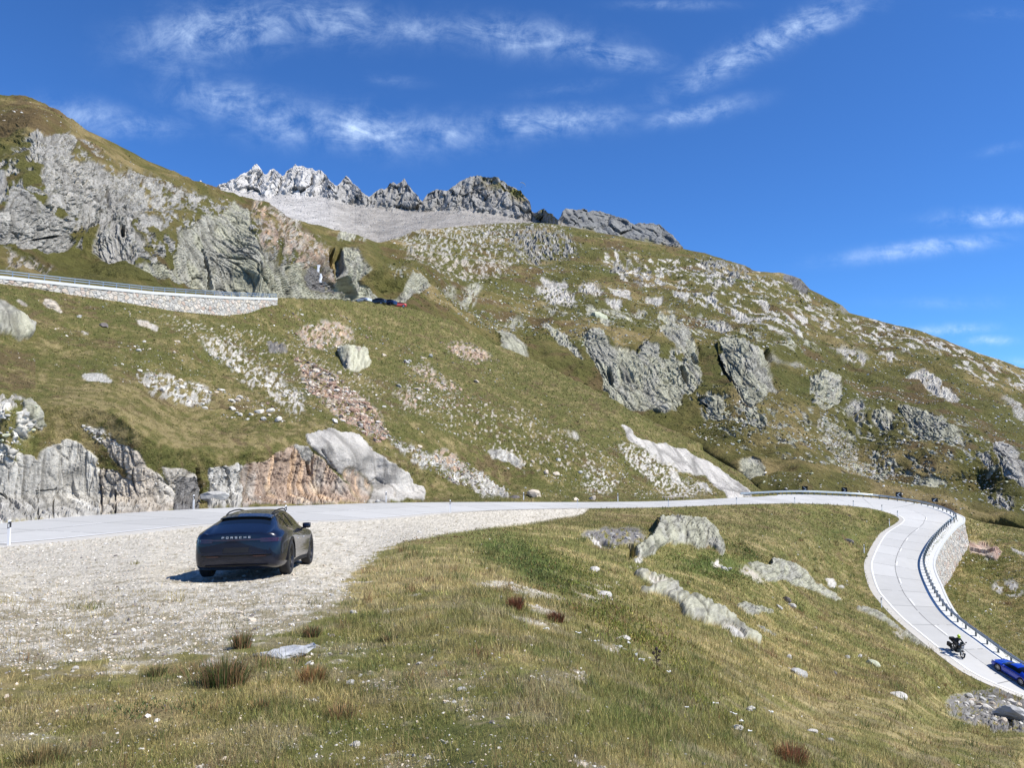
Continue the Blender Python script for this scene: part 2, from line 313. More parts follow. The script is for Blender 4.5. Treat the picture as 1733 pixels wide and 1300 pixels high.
# make the sheet meet both road edges exactly
def edgefn(L, pmax):
    a = np.array([(px, py, t / -float(tanv(py))) for (t, px, py) in L if px <= pmax]); k = [0]
    for i in range(1, len(a)):
        if a[i, 0] > a[k[-1], 0]: k.append(i)
        else: break
    E = cr(a[k], 10); return lambda x: (np.interp(x, E[:, 0], E[:, 1]), np.interp(x, E[:, 0], E[:, 2]))
f_in = edgefn(INN, 1529); f_out = edgefn(OUT, 1560)
pI, yI = f_in(PXS); pO, yO = f_out(PXS)
cI = np.log(yI / fA(PXS, pI)); cO = np.log(yO / fA(PXS, pO)); lim = (1 - sstep(1420, 1500, PXS)) * sstep(-60, 0, PXS)
k_ = np.clip((pI[None] - pyA) / np.maximum(pI - pO, 1)[None], 0, 1)
cor = (cI[None] * (1 - k_) + cO[None] * k_) * lim[None]
cor *= np.where(pyA > pI[None], np.exp(-((pyA - pI[None]) / 30) ** 2), np.where(pyA < pO[None], np.exp(-((pyA - pO[None]) / 22) ** 2), 1))
yA = yA * np.exp(cor)
WBASE = np.interp(PXS, [-400,-60,0,60,138,200,300,380,420,447,470], [466,473,475,482,495,505,524,529,524,512,505])
_cf = np.polyfit(PXS[(PXS > -300) & (PXS < 470)] / 400, fA(PXS, WBASE)[(PXS > -300) & (PXS < 470)], 3); YWALL = np.polyval(_cf, np.clip(PXS, -300, 480) / 400)
yA = steepen(pxA, pyA, yA, UPR, pyA)
wl_ = (1 - sstep(462, 500, PXS)) * sstep(-330, -250, PXS)
below = np.clip((pyA - WBASE[None]) / 40, 0, 1); yA = np.where(pyA <= WBASE[None], yA * (1 - wl_) + (YWALL[None] + (WBASE[None] - pyA) * .004) * wl_, yA * (1 - wl_ * (1 - below)) + (YWALL[None] * (yA / fA(PXS, WBASE)[None]).clip(.5, 1)) * wl_ * (1 - below))
yA = np.maximum.accumulate(yA, axis=0) + np.arange(nA)[:, None] * 1e-4
GA = P(pxA, pyA, yA)
# ledge or hidden valley behind the crest
ycr = yA[-1]; wS = sstep(470, 640, PXS) * (1 - sstep(1240, 1310, PXS))
baseY = np.where(PXS < 640, ycr + 8.5 + 20 * sstep(480, 600, PXS), 0)
drop = np.interp(PXS, [-400, 480, 620, 760, 1000, 1200, 1290, 1320, 2100], [0, 0.5, 2.5, 9, 14, 12, 5, 1.2, 1.2])
yB = fC(PXS, ca + 6); yB = np.maximum(yB, ycr + np.interp(PXS, [-400, 480, 640, 1200, 1320, 2100], [8.5, 8.5, 25, 12, 3, 3]))
yB = np.where(PXS < 480, ycr + 8.5, yB)
zB = GA[-1, :, 2] - drop
pyB = toP(np.stack([PXS * 0, yB, zB], -1))[1]
nB = 8; tB = np.linspace(0, 1, nB + 2)[1:-1, None]
crest3 = GA[-1]; base3 = P(PXS, pyB, yB)
GB = crest3[None] * (1 - tB[..., None]) + base3[None] * tB[..., None]
GB[..., 2] -= (np.sin(math.pi * tB) * np.interp(PXS, [-400, 470, 560, 700, 1200, 1300, 2100], [0, 0, .8, 4, 4, .5, .3])[None])
lot = sstep(575, 600, PXS) * (1 - sstep(700, 730, PXS))       # flat parking place just behind the crest
yl = GA[-1, :, 1][None] + np.array([.8, 2, 4, 7, 10, 13])[:, None]; LT = P(np.broadcast_to(PXS, yl.shape), np.broadcast_to(ca + 1.3, yl.shape), yl)
GB[:6] = GB[:6] * (1 - lot[None, :, None]) + LT * lot[None, :, None]
tC = np.linspace(0, 1, nC_)[:, None]
pyC = pyB + (sc_ - pyB)[None] * tC; pxC = np.broadcast_to(PXS, pyC.shape); yC = fC(pxC, pyC)
k = np.clip((pyC[0] - pyC) / 26.0, 0, 1); yC = yB[None] * (1 - k) + yC * k
yC = np.maximum.accumulate(yC, axis=0) + np.arange(nC_)[:, None] * 2e-3
UPC = [(Z(.2193, 980, 500, (30,320),(100,290),(180,310),(260,445),(440,490),(520,420),(720,225),(800,240),(910,560),(945,660),(920,760),(795,890),(740,930),(640,940),(420,870),(250,780),(120,560),(40,420)), .78),
       (Z(.2193, 980, 500, (1100,370),(1200,365),(1300,410),(1400,500),(1440,590),(1510,760),(1500,800),(1350,880),(1290,860),(1220,770),(1095,540)), .75), (Z(.2193, 980, 500, (945,830),(1010,810),(1110,830),(1130,930),(1040,970),(1000,930)), .6),
       (Z(.5095, 850, 300, (1320,780),(1380,780),(1450,810),(1500,860),(1525,915),(1480,905),(1400,870)), .78), (Z(.5095, 850, 300, (1630,900),(1670,905),(1733,975),(1790,1010),(1790,1130),(1733,1065),(1680,1010)), .78), (Z(.5095, 850, 300, (-18,520),(30,530),(60,548),(82,600),(40,612),(0,590)), .78), (Z(.5095, 850, 300, (1010,690),(1060,675),(1105,695),(1110,760),(1060,795)), .78)]
yC = steepen(pxC, pyC, yC, UPC, pyC); yC = np.maximum.accumulate(yC, axis=0) + np.arange(nC_)[:, None] * 2e-3
GC = P(pxC, pyC, yC)
# behind the skyline of the hills
yD = yC[-1] * 1.12 + 20; GDl = [P(PXS, sc_ + 1.0 + 0 * PXS, yC[-1] * 1.03 + 4)]
GDl.append(P(PXS, sc_ + 14, yD + 60)); GD = np.stack(GDl)
near_crag = sstep(915, 945, PXS)
y0P = 1150 * (1 - near_crag) + 960 * near_crag; y1P = 2300 * (1 - near_crag) + 1180 * near_crag
pyP0 = np.maximum(sc_ + 26, sp_ + 4); tP = np.linspace(0, 1, nP)[:, None]
pyP = pyP0 + (sp_ - pyP0)[None] * tP; pxP = np.broadcast_to(PXS, pyP.shape)
cragbase = np.interp(PXS, [340, 440, 520, 560, 600, 640, 700, 780, 850, 900, 915, 945, 1040, 1156, 1200], [318, 330, 332, 335, 350, 352, 358, 357, 366, 376, 378, 378, 402, 420, 424])
kk = np.clip((pyP0 - pyP) / np.maximum(pyP0 - cragbase, 4), 0, 1)
up = np.clip((cragbase - pyP) / 60.0, 0, 1)
yP = y0P + (y1P - y0P) * kk ** 1.1 + up * 160
GP = P(pxP, pyP, yP)
GF = np.stack([P(PXS, sp_ + 2, yP[-1] + 60), P(PXS, sp_ + 90, yP[-1] + 500)])
G0 = np.concatenate([GA, GB, GC, GD, GP, GF]); NR = len(G0)
rA = (0, nA); rB = (nA, nA + nB); rC = (rB[1], rB[1] + nC_); rD = (rC[1], rC[1] + 2); rP = (rD[1], rD[1] + nP); rF = (rP[1], NR)
QX = np.broadcast_to(PXS, (NR, NC)).astype(np.float32)
QY = np.concatenate([pyA, np.broadcast_to(ca, (nB, NC)), pyC, np.broadcast_to(sc_, (2, NC)), pyP, np.broadcast_to(sp_, (2, NC))]).astype(np.float32)
ZONE = np.zeros((NR, NC), np.int8); ZONE[rB[0]:rB[1]] = 1; ZONE[rC[0]:rC[1]] = 2; ZONE[rD[0]:rD[1]] = 3; ZONE[rP[0]:rP[1]] = 4; ZONE[rF[0]:] = 5
def gnormals(G):
    du = np.gradient(G, axis=1); dv = np.gradient(G, axis=0)
    n = np.cross(du, dv); n /= np.linalg.norm(n, axis=-1, keepdims=True) + 1e-9
    n[n[..., 2] < 0] *= 1
    return n
NOR = gnormals(G0)
# smooth the normals a little so that pieces of rock push out evenly
for _ in range(2):
    for ax in (0, 1):
        q = NOR.copy()
        for s in (1, 2, 4): q = q + np.roll(NOR, s, ax) + np.roll(NOR, -s, ax)
        NOR = q
NOR /= np.linalg.norm(NOR, axis=-1, keepdims=True)
print('grid', G0.shape, round(time.time() - T0, 1))
# ------------------------------------------------------------------ rock regions (outline drawn on the map of the terrain) : pts, kind, strength, size of blocks in m, relief in m, stretch, lean deg, style
GREY, LICH, PALE, RUST, DARK, WARM, PEAK = 0, 1, 2, 3, 4, 5, 6
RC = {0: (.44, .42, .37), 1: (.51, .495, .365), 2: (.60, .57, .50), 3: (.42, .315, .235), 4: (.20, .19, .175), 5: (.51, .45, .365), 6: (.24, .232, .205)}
z1 = lambda *p: Z(.3462, 0, 150, *p); z2 = lambda *p: Z(.3462, 350, 250, *p); z3 = lambda *p: Z(.5095, 850, 300, *p)
zA = lambda *p: Z(.2193, 0, 700, *p); zB = lambda *p: Z(.2193, 360, 700, *p); zC = lambda *p: Z(.2193, 950, 850, *p); zD = lambda *p: Z(.2193, 1230, 930, *p)
zE = lambda *p: Z(.2885, 820, 700, *p); z8 = lambda *p: Z(.2308, 0, 480, *p); zF = lambda *p: Z(.2193, 980, 500, *p); z4 = lambda *p: Z(.2788, 1250, 820, *p)
RG = [
 # zone 2: left mountain side
 (2, z1((150,235),(180,215),(350,265),(360,300),(330,345),(470,370),(520,420),(560,440),(670,465),(735,575),(690,620),(640,650),(650,700),(700,760),(680,830),(640,895),(560,872),(470,825),(500,700),(480,690),(400,735),(330,650),(240,575),(205,480),(215,380),(150,330)), GREY, 1, 3.4, 2.6, 3.2, 8, 'cliff'),
 (2, z1((-60,380),(150,240),(350,290),(560,400),(820,470),(1100,590),(1300,700),(1560,880),(1690,1010),(1300,990),(700,900),(480,830),(340,790),(0,765),(-60,760)), GREY, .45, 3.0, 2.0, 1.6, 15, 'mix'),
 (2, z1((60,440),(130,520),(230,600),(285,690),(340,780),(295,822),(150,790),(0,765),(-60,760),(-60,590),(0,620),(40,540)), GREY, 1, 3.6, 2.2, 1.2, 5, 'cliff'),
 (2, z1((-60,395),(30,405),(35,520),(0,570),(-60,560)), GREY, 1, 3, 1.8, 2, 5, 'cliff'),
 (2, z1((680,610),(780,635),(790,690),(700,695)), GREY, 1, 3, 1.5, 1.5, 8, 'cliff'),
 (2, z1((880,700),(960,660),(1060,640),(1130,585),(1215,640),(1230,700),(1330,780),(1400,845),(1480,830),(1560,900),(1640,960),(1700,1010),(1700,1045),(1500,1012),(1300,1002),(1100,995),(960,965),(690,915),(690,870),(870,880),(850,780)), LICH, 1, 3.6, 3.4, 4.0, 34, 'cliff'),
 (2, z1((550,425),(660,435),(800,470),(970,540),(970,600),(800,580),(700,560),(600,500)), GREY, .55, 2.6, 1.5, 1.0, 15, 'mix'),
 (2, z1((1200,570),(1330,640),(1480,740),(1600,820),(1640,900),(1700,1000),(1600,960),(1450,830),(1300,740)), RUST, .62, 2.4, 1.8, 2, 30, 'mix'),
 (2, z1((1490,880),(1570,860),(1640,960),(1690,1000),(1640,1010),(1540,950)), DARK, .8, 2.4, 1.8, 2, 30, 'mix'),
 (2, z2((640,555),(680,535),(740,545),(785,600),(735,640),(722,662),(800,690),(880,745),(960,700),(1000,635),(1060,650),(1070,690),(990,730),(945,790),(700,770),(695,700),(640,640)), LICH, 1, 3.4, 2.6, 2.2, 10, 'cliff'),
 (2, z2((870,600),(960,600),(1000,640),(960,660),(880,640)), LICH, .5, 2.4, 1.3, 1, 10, 'mix'),
 (2, z1((230,85),(320,130),(430,200),(420,215),(300,150)), PALE, .6, 2.5, 1.0, 2, 30, 'mix'), (2, z1((30,100),(130,105),(120,118),(40,112)), PALE, .8, 2, .8, 2, 0, 'mix'),
 (2, z1((0,840),(60,880),(180,880),(270,915),(200,930),(0,915)), WARM, .62, 1.6, .9, 1, 0, 'mix'),
 (2, z2((640,430),(690,425),(735,440),(690,452),(650,448)), LICH, 1, 2.5, 1.2, 1, 0, 'slab'),
 (2, z2((360,370),(440,370),(470,390),(420,410),(370,390)), PALE, .7, 2.5, 1.2, 1, 0, 'mix'),
 (2, z2((330,300),(400,380),(470,480),(520,500),(560,540),(520,560),(440,480),(380,450),(330,400)), WARM, .5, 2.4, 1.5, 1.5, 30, 'mix'),
 (2, z2((900,470),(1060,500),(1250,560),(1420,560),(1500,620),(1330,640),(1180,640),(1060,560)), WARM, .48, 3.5, 1.8, 2.4, 55, 'mix'),
 (2, z2((600,370),(760,390),(900,390),(1100,380),(1400,360),(1650,370),(1733,380),(1733,450),(1300,470),(1000,500),(860,450),(700,430)), GREY, .38, 5, 2.4, 2.2, 58, 'mix'),
 (2, z2((880,440),(1000,410),(1180,390),(1360,400),(1500,420),(1733,440),(1733,560),(1500,580),(1300,560),(1000,500)), GREY, .37, 5, 2.4, 2.0, 62, 'mix'),
 (2, z2((1240,700),(1300,670),(1340,700),(1300,770),(1250,760)), LICH, .7, 2.4, 1.6, 1.5, 10, 'mix'), (2, z2((1160,670),(1200,690),(1230,740),(1180,720)), LICH, .8, 2.4, 1.6, 1.5, 10, 'mix'),
 # zone 2: great right slope
 (2, zF((30,320),(100,290),(180,310),(200,420),(260,445),(380,450),(440,490),(520,420),(600,440),(615,520),(600,550),(760,560),(830,580),(900,590),(945,660),(920,760),(870,810),(800,800),(795,890),(740,930),(640,940),(560,920),(420,870),(330,870),(250,780),(200,690),(120,560),(40,420)), LICH, 1, 4.6, 3.8, 3.4, 40, 'cliff'),
 (2, zF((640,260),(720,225),(800,240),(860,330),(830,360),(880,470),(910,560),(860,560),(760,470),(700,400),(640,330)), LICH, 1, 4.2, 3.0, 2.6, 38, 'cliff'),
 (2, zF((1100,370),(1200,365),(1300,410),(1400,500),(1440,590),(1510,760),(1500,800),(1440,800),(1350,880),(1290,860),(1220,770),(1190,680),(1110,650),(1095,540),(1150,520)), LICH, 1, 5, 3.8, 2.4, 32, 'cliff'),
 (2, zF((1240,850),(1320,900),(1440,960),(1440,1010),(1400,1050),(1340,1020),(1300,950),(1240,890)), LICH, .9, 3, 2, 1.5, 20, 'mix'),
 (2, zF((945,830),(1010,810),(1110,830),(1110,870),(1130,930),(1040,970),(1000,930),(1010,870),(950,860)), LICH, 1, 3, 2.4, 1.5, 8, 'cliff'),
 (2, zF((90,150),(150,145),(225,200),(225,260),(130,220)), LICH, 1, 3, 1.6, 1.5, 8, 'slab'),
 (2, zF((970,210),(1060,200),(1190,260),(1180,290),(1060,270),(1000,250)), GREY, .9, 3.5, 2, 1.5, 20, 'mix'),
 (2, zF((180,50),(330,80),(320,110),(240,100)), PALE, 1, 4, 2, 1.5, 20, 'slab'), (2, zF((520,40),(620,50),(620,80),(560,70)), PALE, 1, 4, 2, 1.5, 20, 'slab'), (2, zF((740,20),(820,30),(845,75),(780,60)), PALE, 1, 4, 2, 1.5, 20, 'mix'),
 (2, zF((1160,120),(1250,130),(1400,200),(1420,230),(1300,190),(1180,140)), PALE, .85, 4, 2, 2, 30, 'mix'),
 (2, zF((1420,500),(1500,540),(1560,590),(1700,580),(1690,630),(1580,610),(1470,570)), GREY, .8, 3.5, 2.4, 1.5, 25, 'mix'),
 (2, z3((130,500),(160,510),(220,550),(275,620),(240,605),(150,530)), LICH, .9, 3.2, 2, 2, 30, 'mix'),
 (2, z3((-8,505),(40,475),(75,480),(30,520)), LICH, .8, 3, 1.6, 1, 20, 'mix'), (2, z3((-18,520),(30,530),(60,548),(82,600),(40,612),(0,590)), LICH, 1, 3, 2.0, 3, 30, 'slab'),
 (2, z3((100,380),(170,370),(240,405),(235,430),(170,425)), PALE, .8, 3.2, 2, 1, 20, 'mix'), (2, z3((130,350),(210,360),(215,378),(150,370)), PALE, .9, 3.2, 2, 1, 20, 'slab'), (2, z3((255,370),(320,375),(330,400),(270,400)), PALE, .8, 3.2, 2, 1, 20, 'mix'), (2, z3((340,380),(420,390),(435,412),(370,400)), PALE, .9, 3.2, 2, 1, 20, 'slab'), (2, z3((480,405),(530,410),(530,425),(490,425)), PALE, .9, 3.2, 2, 1, 20, 'slab'), (2, z3((560,395),(620,400),(615,425),(580,420)), GREY, .9, 3.2, 2, 1, 20, 'mix'),
 (2, z3((390,700),(440,680),(520,620),(600,600),(640,620),(650,700),(600,740),(560,700)), LICH, .45, 3, 2, 2.6, 36, 'mix'),
 (2, z3((1010,690),(1060,675),(1105,695),(1110,760),(1060,795),(1015,750)), LICH, .85, 3.2, 2.2, 2, 25, 'mix'), (2, z3((1140,770),(1190,780),(1200,830),(1150,820)), GREY, .8, 3.2, 2, 2, 25, 'mix'),
 (2, z3((1320,780),(1380,780),(1450,810),(1500,860),(1525,915),(1480,905),(1400,870),(1350,850)), LICH, 1, 3.4, 2.6, 2.5, 35, 'cliff'),
 (2, z3((1340,665),(1420,675),(1470,710),(1525,755),(1480,745),(1400,715)), PALE, .85, 3.4, 2, 2, 35, 'mix'), (2, z3((1230,600),(1290,605),(1335,640),(1280,630)), PALE, .85, 3, 2, 1.5, 30, 'mix'), (2, z3((1040,570),(1110,585),(1160,600),(1225,632),(1180,640),(1120,610)), PALE, .7, 3.4, 2, 2, 35, 'mix'),
 (2, z3((1630,900),(1670,905),(1733,975),(1790,1010),(1790,1130),(1733,1065),(1680,1010),(1635,955)), GREY, 1, 4, 3, 3, 35, 'cliff'), (2, z3((1640,740),(1700,770),(1733,800),(1733,830),(1690,800)), GREY, .8, 3, 2, 2, 35, 'mix'),
 (2, z3((1230,795),(1290,810),(1310,850),(1250,840)), LICH, .8, 3, 2, 2, 25, 'mix'), (2, z3((1370,995),(1430,990),(1472,1022),(1420,1042)), LICH, 1, 2.6, 1.6, 1, 15, 'slab'),
 (2, z3((1560,935),(1600,940),(1640,990),(1600,975)), GREY, .9, 2.6, 1.6, 1, 25, 'mix'), (2, z3((1600,1070),(1680,1085),(1700,1130),(1630,1110)), GREY, .7, 2.6, 1.6, 1, 25, 'mix'),
 (2, z3((1040,810),(1100,830),(1160,880),(1185,960),(1300,950),(1310,985),(1200,1000),(1120,950),(1060,870)), PALE, .48, 1.2, .8, 1.0, 20, 'mix'),
 (2, z3((925,325),(965,325),(1015,375),(1010,392),(960,370)), DARK, 1, 5, 5, 2, 10, 'cliff'), (2, z3((1090,420),(1150,435),(1160,455),(1110,445)), DARK, .7, 5, 3, 1, 10, 'mix'),
 (2, z3((40,190),(140,180),(240,215),(260,240),(160,290),(50,280)), 6, .56, 6, 5, 2.2, 48, 'mix'), (2, z3((340,265),(440,290),(520,330),(480,380),(380,330)), 6, .5, 6, 4, 2.2, 48, 'mix'), (2, z3((640,280),(720,285),(820,295),(800,330),(770,355),(690,350)), 6, .58, 6, 5, 2.2, 48, 'mix'),
 (2, z3((300,230),(900,330),(1100,450),(1000,560),(700,440),(400,350)), PALE, .38, 4, 2.4, 2.6, 64, 'mix'), (2, z3((1000,460),(1300,480),(1500,560),(1350,600),(1100,540)), PALE, .38, 4, 2.4, 2.6, 64, 'mix'),
 (2, z3((1350,530),(1733,620),(1733,720),(1600,700),(1400,600)), PALE, .35, 3.2, 2, 2.6, 64, 'mix'), (2, z3((500,640),(900,780),(1500,800),(1700,1000),(1200,1000),(800,900)), LICH, .36, 2.2, 1.5, 3.0, 64, 'mix'), (2, z3((0,420),(700,470),(1100,600),(800,560),(300,470)), LICH, .42, 2.6, 2, 2.6, 64, 'mix'),
 (2, zE((1520,330),(1590,320),(1650,370),(1640,430),(1560,400)), LICH, .9, 2.2, 1.6, 1.2, 15, 'slab'),
 # zone 0: slopes between the two roads and the near ground
 (0, zE((785,55),(850,90),(900,150),(960,175),(1050,165),(1120,200),(1250,260),(1400,320),(1480,400),(1550,450),(1572,498),(1440,500),(1370,450),(1290,380),(1180,350),(1100,330),(1000,270),(920,210),(850,170)), 7, 1, 3.0, .7, 3.0, 44, 'slab'),
 (0, zE((1080,340),(1130,350),(1180,430),(1120,400)), PALE, 1, 2.2, .8, 2, 38, 'slab'), (0, zE((1240,400),(1300,420),(1335,470),(1290,465)), PALE, 1, 2.2, .8, 2, 38, 'slab'),
 (0, zE((800,180),(1000,260),(1150,380),(1330,470),(1100,500),(1000,420),(850,300)), PALE, .5, .7, .4, 1, 30, 'mix'), (0, zE((560,340),(700,330),(780,400),(700,480),(600,430)), PALE, .42, .7, .4, 1, 30, 'mix'),
 (0, zE((10,215),(60,205),(130,228),(190,260),(235,310),(150,312),(60,270)), GREY, 1, 1.2, .9, 1, 20, 'cliff'), (0, zE((-30,400),(0,395),(60,420),(130,480),(140,510),(80,500)), GREY, .9, 1.2, .8, 1, 20, 'mix'), (0, zE((450,110),(520,105),(580,150),(560,170)), GREY, .7, 1, .5, 1, 20, 'mix'),
 (0, z8((-120,90),(0,110),(60,130),(130,200),(220,310),(232,400),(150,440),(50,400),(-40,360)), LICH, 1, 3.0, 1.6, 1.5, 15, 'slab'),
 (0, z8((60,830),(120,820),(180,850),(260,940),(350,1060),(210,1090),(100,1180),(0,1160),(-100,1180),(-100,860)), GREY, .60, 1.2, .7, 1, 15, 'mix'), (0, z8((165,860),(230,850),(300,950),(355,1060),(280,1030),(180,940)), LICH, 1, 1.6, .8, 1, 15, 'slab'),
 (0, z8((0,1160),(120,1230),(100,1300),(-80,1300),(-100,1200)), GREY, .9, 1.4, .8, 1, 15, 'mix'),
 (0, z8((325,108),(400,135),(485,215),(440,205),(330,175),(300,150)), WARM, 1, 1.6, .6, 1, 25, 'slab'), (0, z8((110,130),(160,135),(215,170),(170,165)), WARM, .9, 1.2, .4, 1, 25, 'slab'), (0, z8((565,330),(620,345),(660,385),(600,365)), WARM, 1, 1.2, .4, 1, 25, 'slab'),
 (0, z8((1000,270),(1060,280),(1160,310),(1150,350),(1040,310)), WARM, .9, 1.2, .5, 1, 15, 'mix'), (0, z8((600,665),(700,660),(820,705),(800,735),(660,740)), GREY, .9, .3, .06, 1, 15, 'flat'),
 (0, [(572,590),(596,585),(622,590),(624,622),(600,630),(578,622)], LICH, 1, 1.5, 1.4, 4, 3, 'cliff'),
 (0, z8((940,640),(1100,680),(1300,700),(1520,790),(1560,880),(1440,900),(1300,860),(1150,810),(1040,740)), GREY, .55, .9, .5, 1, 25, 'mix'),
 (0, [(500,612),(545,640),(600,670),(640,700),(650,742),(615,728),(560,690),(520,655)], RUST, .6, 1.2, .7, 1, 25, 'mix'), (0, [(330,570),(400,590),(470,640),(520,690),(500,705),(430,660),(370,610)], PALE, .5, .9, .4, 1, 25, 'mix'), (0, [(500,560),(560,548),(610,570),(560,590),(510,580)], RUST, .62, 1.2, .8, 1, 25, 'mix'), (0, [(450,580),(480,585),(485,600),(455,597)], DARK, .9, 1.4, .9, 1, 25, 'mix'),
 (0, [(750,588),(790,583),(840,608),(800,612)], RUST, .62, 1.2, .8, 1, 25, 'mix'), (0, [(690,615),(720,620),(790,665),(750,660)], RUST, .52, 1, .5, 1, 25, 'mix'), (0, [(655,655),(690,665),(745,700),(700,692)], RUST, .58, 1, .5, 1, 25, 'mix'), (0, [(650,742),(720,770),(780,785),(850,832),(840,845),(760,805),(690,775)], GREY, .60, 1, .5, 1, 25, 'mix'), (0, [(720,770),(760,765),(800,795),(770,800)], RUST, .6, 1, .5, 1, 25, 'mix'),
 (0, [(250,530),(420,560),(620,640),(900,700),(1050,790),(900,800),(700,700),(400,620)], WARM, .22, .8, .4, 1, 25, 'mix'),
 # road cut beside the road
 (0, zA((-300,330),(0,325),(60,330),(125,385),(130,320),(160,305),(230,325),(260,360),(330,290),(420,262),(480,230),(500,200),(545,190),(620,220),(690,290),(745,350),(752,415),(775,430),(775,800),(300,820),(0,850),(-300,880)), GREY, 1, 1.5, 1.0, 2.6, 4, 'cliff'),
 (0, zA((775,425),(830,415),(900,440),(960,500),(1000,470),(940,420),(860,330),(815,250),(790,200),(860,190),(960,250),(1040,300),(1120,380),(1200,470),(1250,490),(1320,560),(1340,620),(1340,760),(1000,780),(780,790)), WARM, 1, 1.3, 1.0, 1.6, 10, 'cliff'),
 (0, zA((630,90),(700,100),(850,150),(890,215),(800,190),(680,150)), GREY, .6, .7, .4, 1, 20, 'mix'),
 (0, zA((1240,425),(1340,430),(1420,425),(1500,470),(1540,560),(1545,740),(1345,755),(1345,620),(1310,540)), WARM, 1, 1.4, 1.1, 1.6, 6, 'cliff'), (0, zA((1345,500),(1520,480),(1540,740),(1345,755)), DARK, 1, 1.4, 1.0, 2.4, 6, 'cliff'),  # second outline lays a dark rock colour over part of the warm face
 (0, zB((-40,410),(0,415),(90,405),(200,380),(225,420),(225,715),(0,735),(-40,735)), GREY, 1, 1.5, 1.2, 2.6, -2, 'cliff'),
 (0, zB((215,400),(300,385),(400,380),(480,310),(600,270),(640,255),(760,290),(880,380),(950,460),(1050,560),(1200,650),(1210,690),(900,700),(350,712),(225,715)), 3, 1, 1.5, 1.1, 2.8, 4, 'cliff'),
 (0, zB((640,250),(720,255),(770,300),(740,420),(700,380),(640,290)), GREY, 1, 1.5, .9, 1.4, 6, 'cliff'),
 (0, zB((705,180),(780,165),(900,138),(1030,150),(1130,180),(1220,270),(1320,340),(1430,410),(1540,500),(1550,540),(1640,590),(1645,672),(1200,690),(1100,640),(1190,620),(1120,540),(1000,470),(900,390),(820,300),(730,235)), 7, 1, 5.0, .8, 1.3, 30, 'slab'),
 (0, zB((1020,420),(1080,400),(1140,500),(1200,560),(1200,690),(1110,680),(1060,560)), RUST, .8, 1.3, .4, 2, 10, 'cliff'),
 # outcrops of the near meadow
 (0, zC((745,175),(755,115),(860,100),(980,108),(1060,120),(1130,150),(1190,200),(1245,290),(1250,330),(1242,425),(1190,385),(1130,330),(1060,372),(1000,330),(900,318),(840,312),(740,380),(690,420),(590,440),(570,400),(590,340),(660,290),(720,230)), LICH, 1, 1.9, .5, 1.2, 15, 'boulder'),
 (0, zC((140,235),(260,225),(400,200),(560,205),(660,230),(620,270),(560,330),(400,350),(300,330),(190,270)), DARK, .8, .8, .5, 1, 20, 'mix'), (0, zC((200,260),(280,300),(310,360),(250,330)), PALE, .9, .6, .3, 1, 20, 'mix'), (0, zC((560,450),(640,430),(640,470),(570,475)), PALE, .9, .6, .3, 1, 20, 'slab'),
 (0, zC((1150,465),(1210,440),(1290,480),(1200,520)), WARM, .7, .6, .4, 1, 20, 'mix'),
 (0, zC((565,548),(640,540),(700,560),(760,590),(850,600),(900,640),(890,680),(940,700),(1060,740),(1160,795),(1170,820),(1230,815),(1275,880),(1350,930),(1430,990),(1545,1095),(1500,1090),(1390,1050),(1310,1000),(1230,975),(1160,950),(1075,922),(1000,905),(950,870),(930,790),(860,780),(780,740),(720,700),(630,690),(610,670),(700,660),(680,620),(600,590)), LICH, 1, 1.1, .22, 1.0, 20, 'boulder'),
 (0, zC((1225,975),(1290,965),(1380,1000),(1420,1060),(1330,1050)), PALE, 1, .8, .2, 1, 20, 'slab'), (0, zC((600,560),(700,565),(760,595),(850,610),(890,650),(760,650),(640,600)), PALE, .8, .7, .15, 1, 20, 'slab'),
 (0, zD((160,105),(240,112),(345,132),(345,72),(420,85),(500,115),(600,168),(665,245),(740,290),(800,320),(850,345),(892,400),(850,390),(750,355),(600,300),(560,290),(400,250),(300,232),(240,190)), LICH, 1, 1.6, .32, 1.0, 20, 'boulder'), (0, zD((60,130),(160,140),(230,190),(310,240),(300,275),(190,210),(100,170)), WARM, .8, .7, .4, 1, 20, 'mix'),
 (0, zD((745,225),(810,225),(860,270),(850,320),(790,280)), PALE, 1, .8, .4, 1, 20, 'slab'), (0, zD((860,285),(900,295),(925,325),(880,310)), PALE, 1, .8, .4, 1, 20, 'slab'), (0, zD((80,430),(170,425),(290,460),(385,485),(330,490),(250,480),(235,515),(150,500),(100,470)), LICH, 1, 1, .25, 1, 20, 'boulder'),
 (0, zD((215,575),(290,595),(380,645),(380,660),(290,625)), LICH, 1, .8, .2, 1, 20, 'slab'), (0, zD((1000,450),(1090,455),(1170,490),(1250,530),(1320,570),(1420,620),(1500,680),(1600,770),(1520,740),(1400,690),(1330,640),(1280,590),(1150,540),(1020,480)), LICH, 1, 1.1, .5, 1.2, 30, 'boulder'), (0, zD((1270,600),(1400,690),(1350,720),(1290,660)), WARM, .7, .7, .4, 1, 20, 'mix'),
 (0, z4((1390,305),(1480,330),(1570,385),(1600,420),(1565,472),(1480,425),(1410,365)), 8, 1, 1.8, .6, 2.0, 35, 'slab'), (0, z4((1425,430),(1500,440),(1560,500),(1500,480)), GREY, .5, .8, .5, 1, 20, 'mix'), (0, z4((1640,375),(1733,415),(1733,440),(1650,395)), PALE, .9, 1, .5, 1, 20, 'slab'), (0, z4((1520,590),(1650,600),(1733,640),(1733,680),(1600,650)), GREY, .55, 1, .6, 1, 20, 'mix'),
 (0, [(1600,1182),(1640,1172),(1680,1165),(1733,1190),(1800,1215),(1800,1240),(1733,1235),(1690,1238),(1640,1222),(1605,1205)], DARK, .75, .7, .5, 1, 20, 'mix'),
]
RC[7] = (.50, .47, .42); RC[8] = (.50, .34, .26)
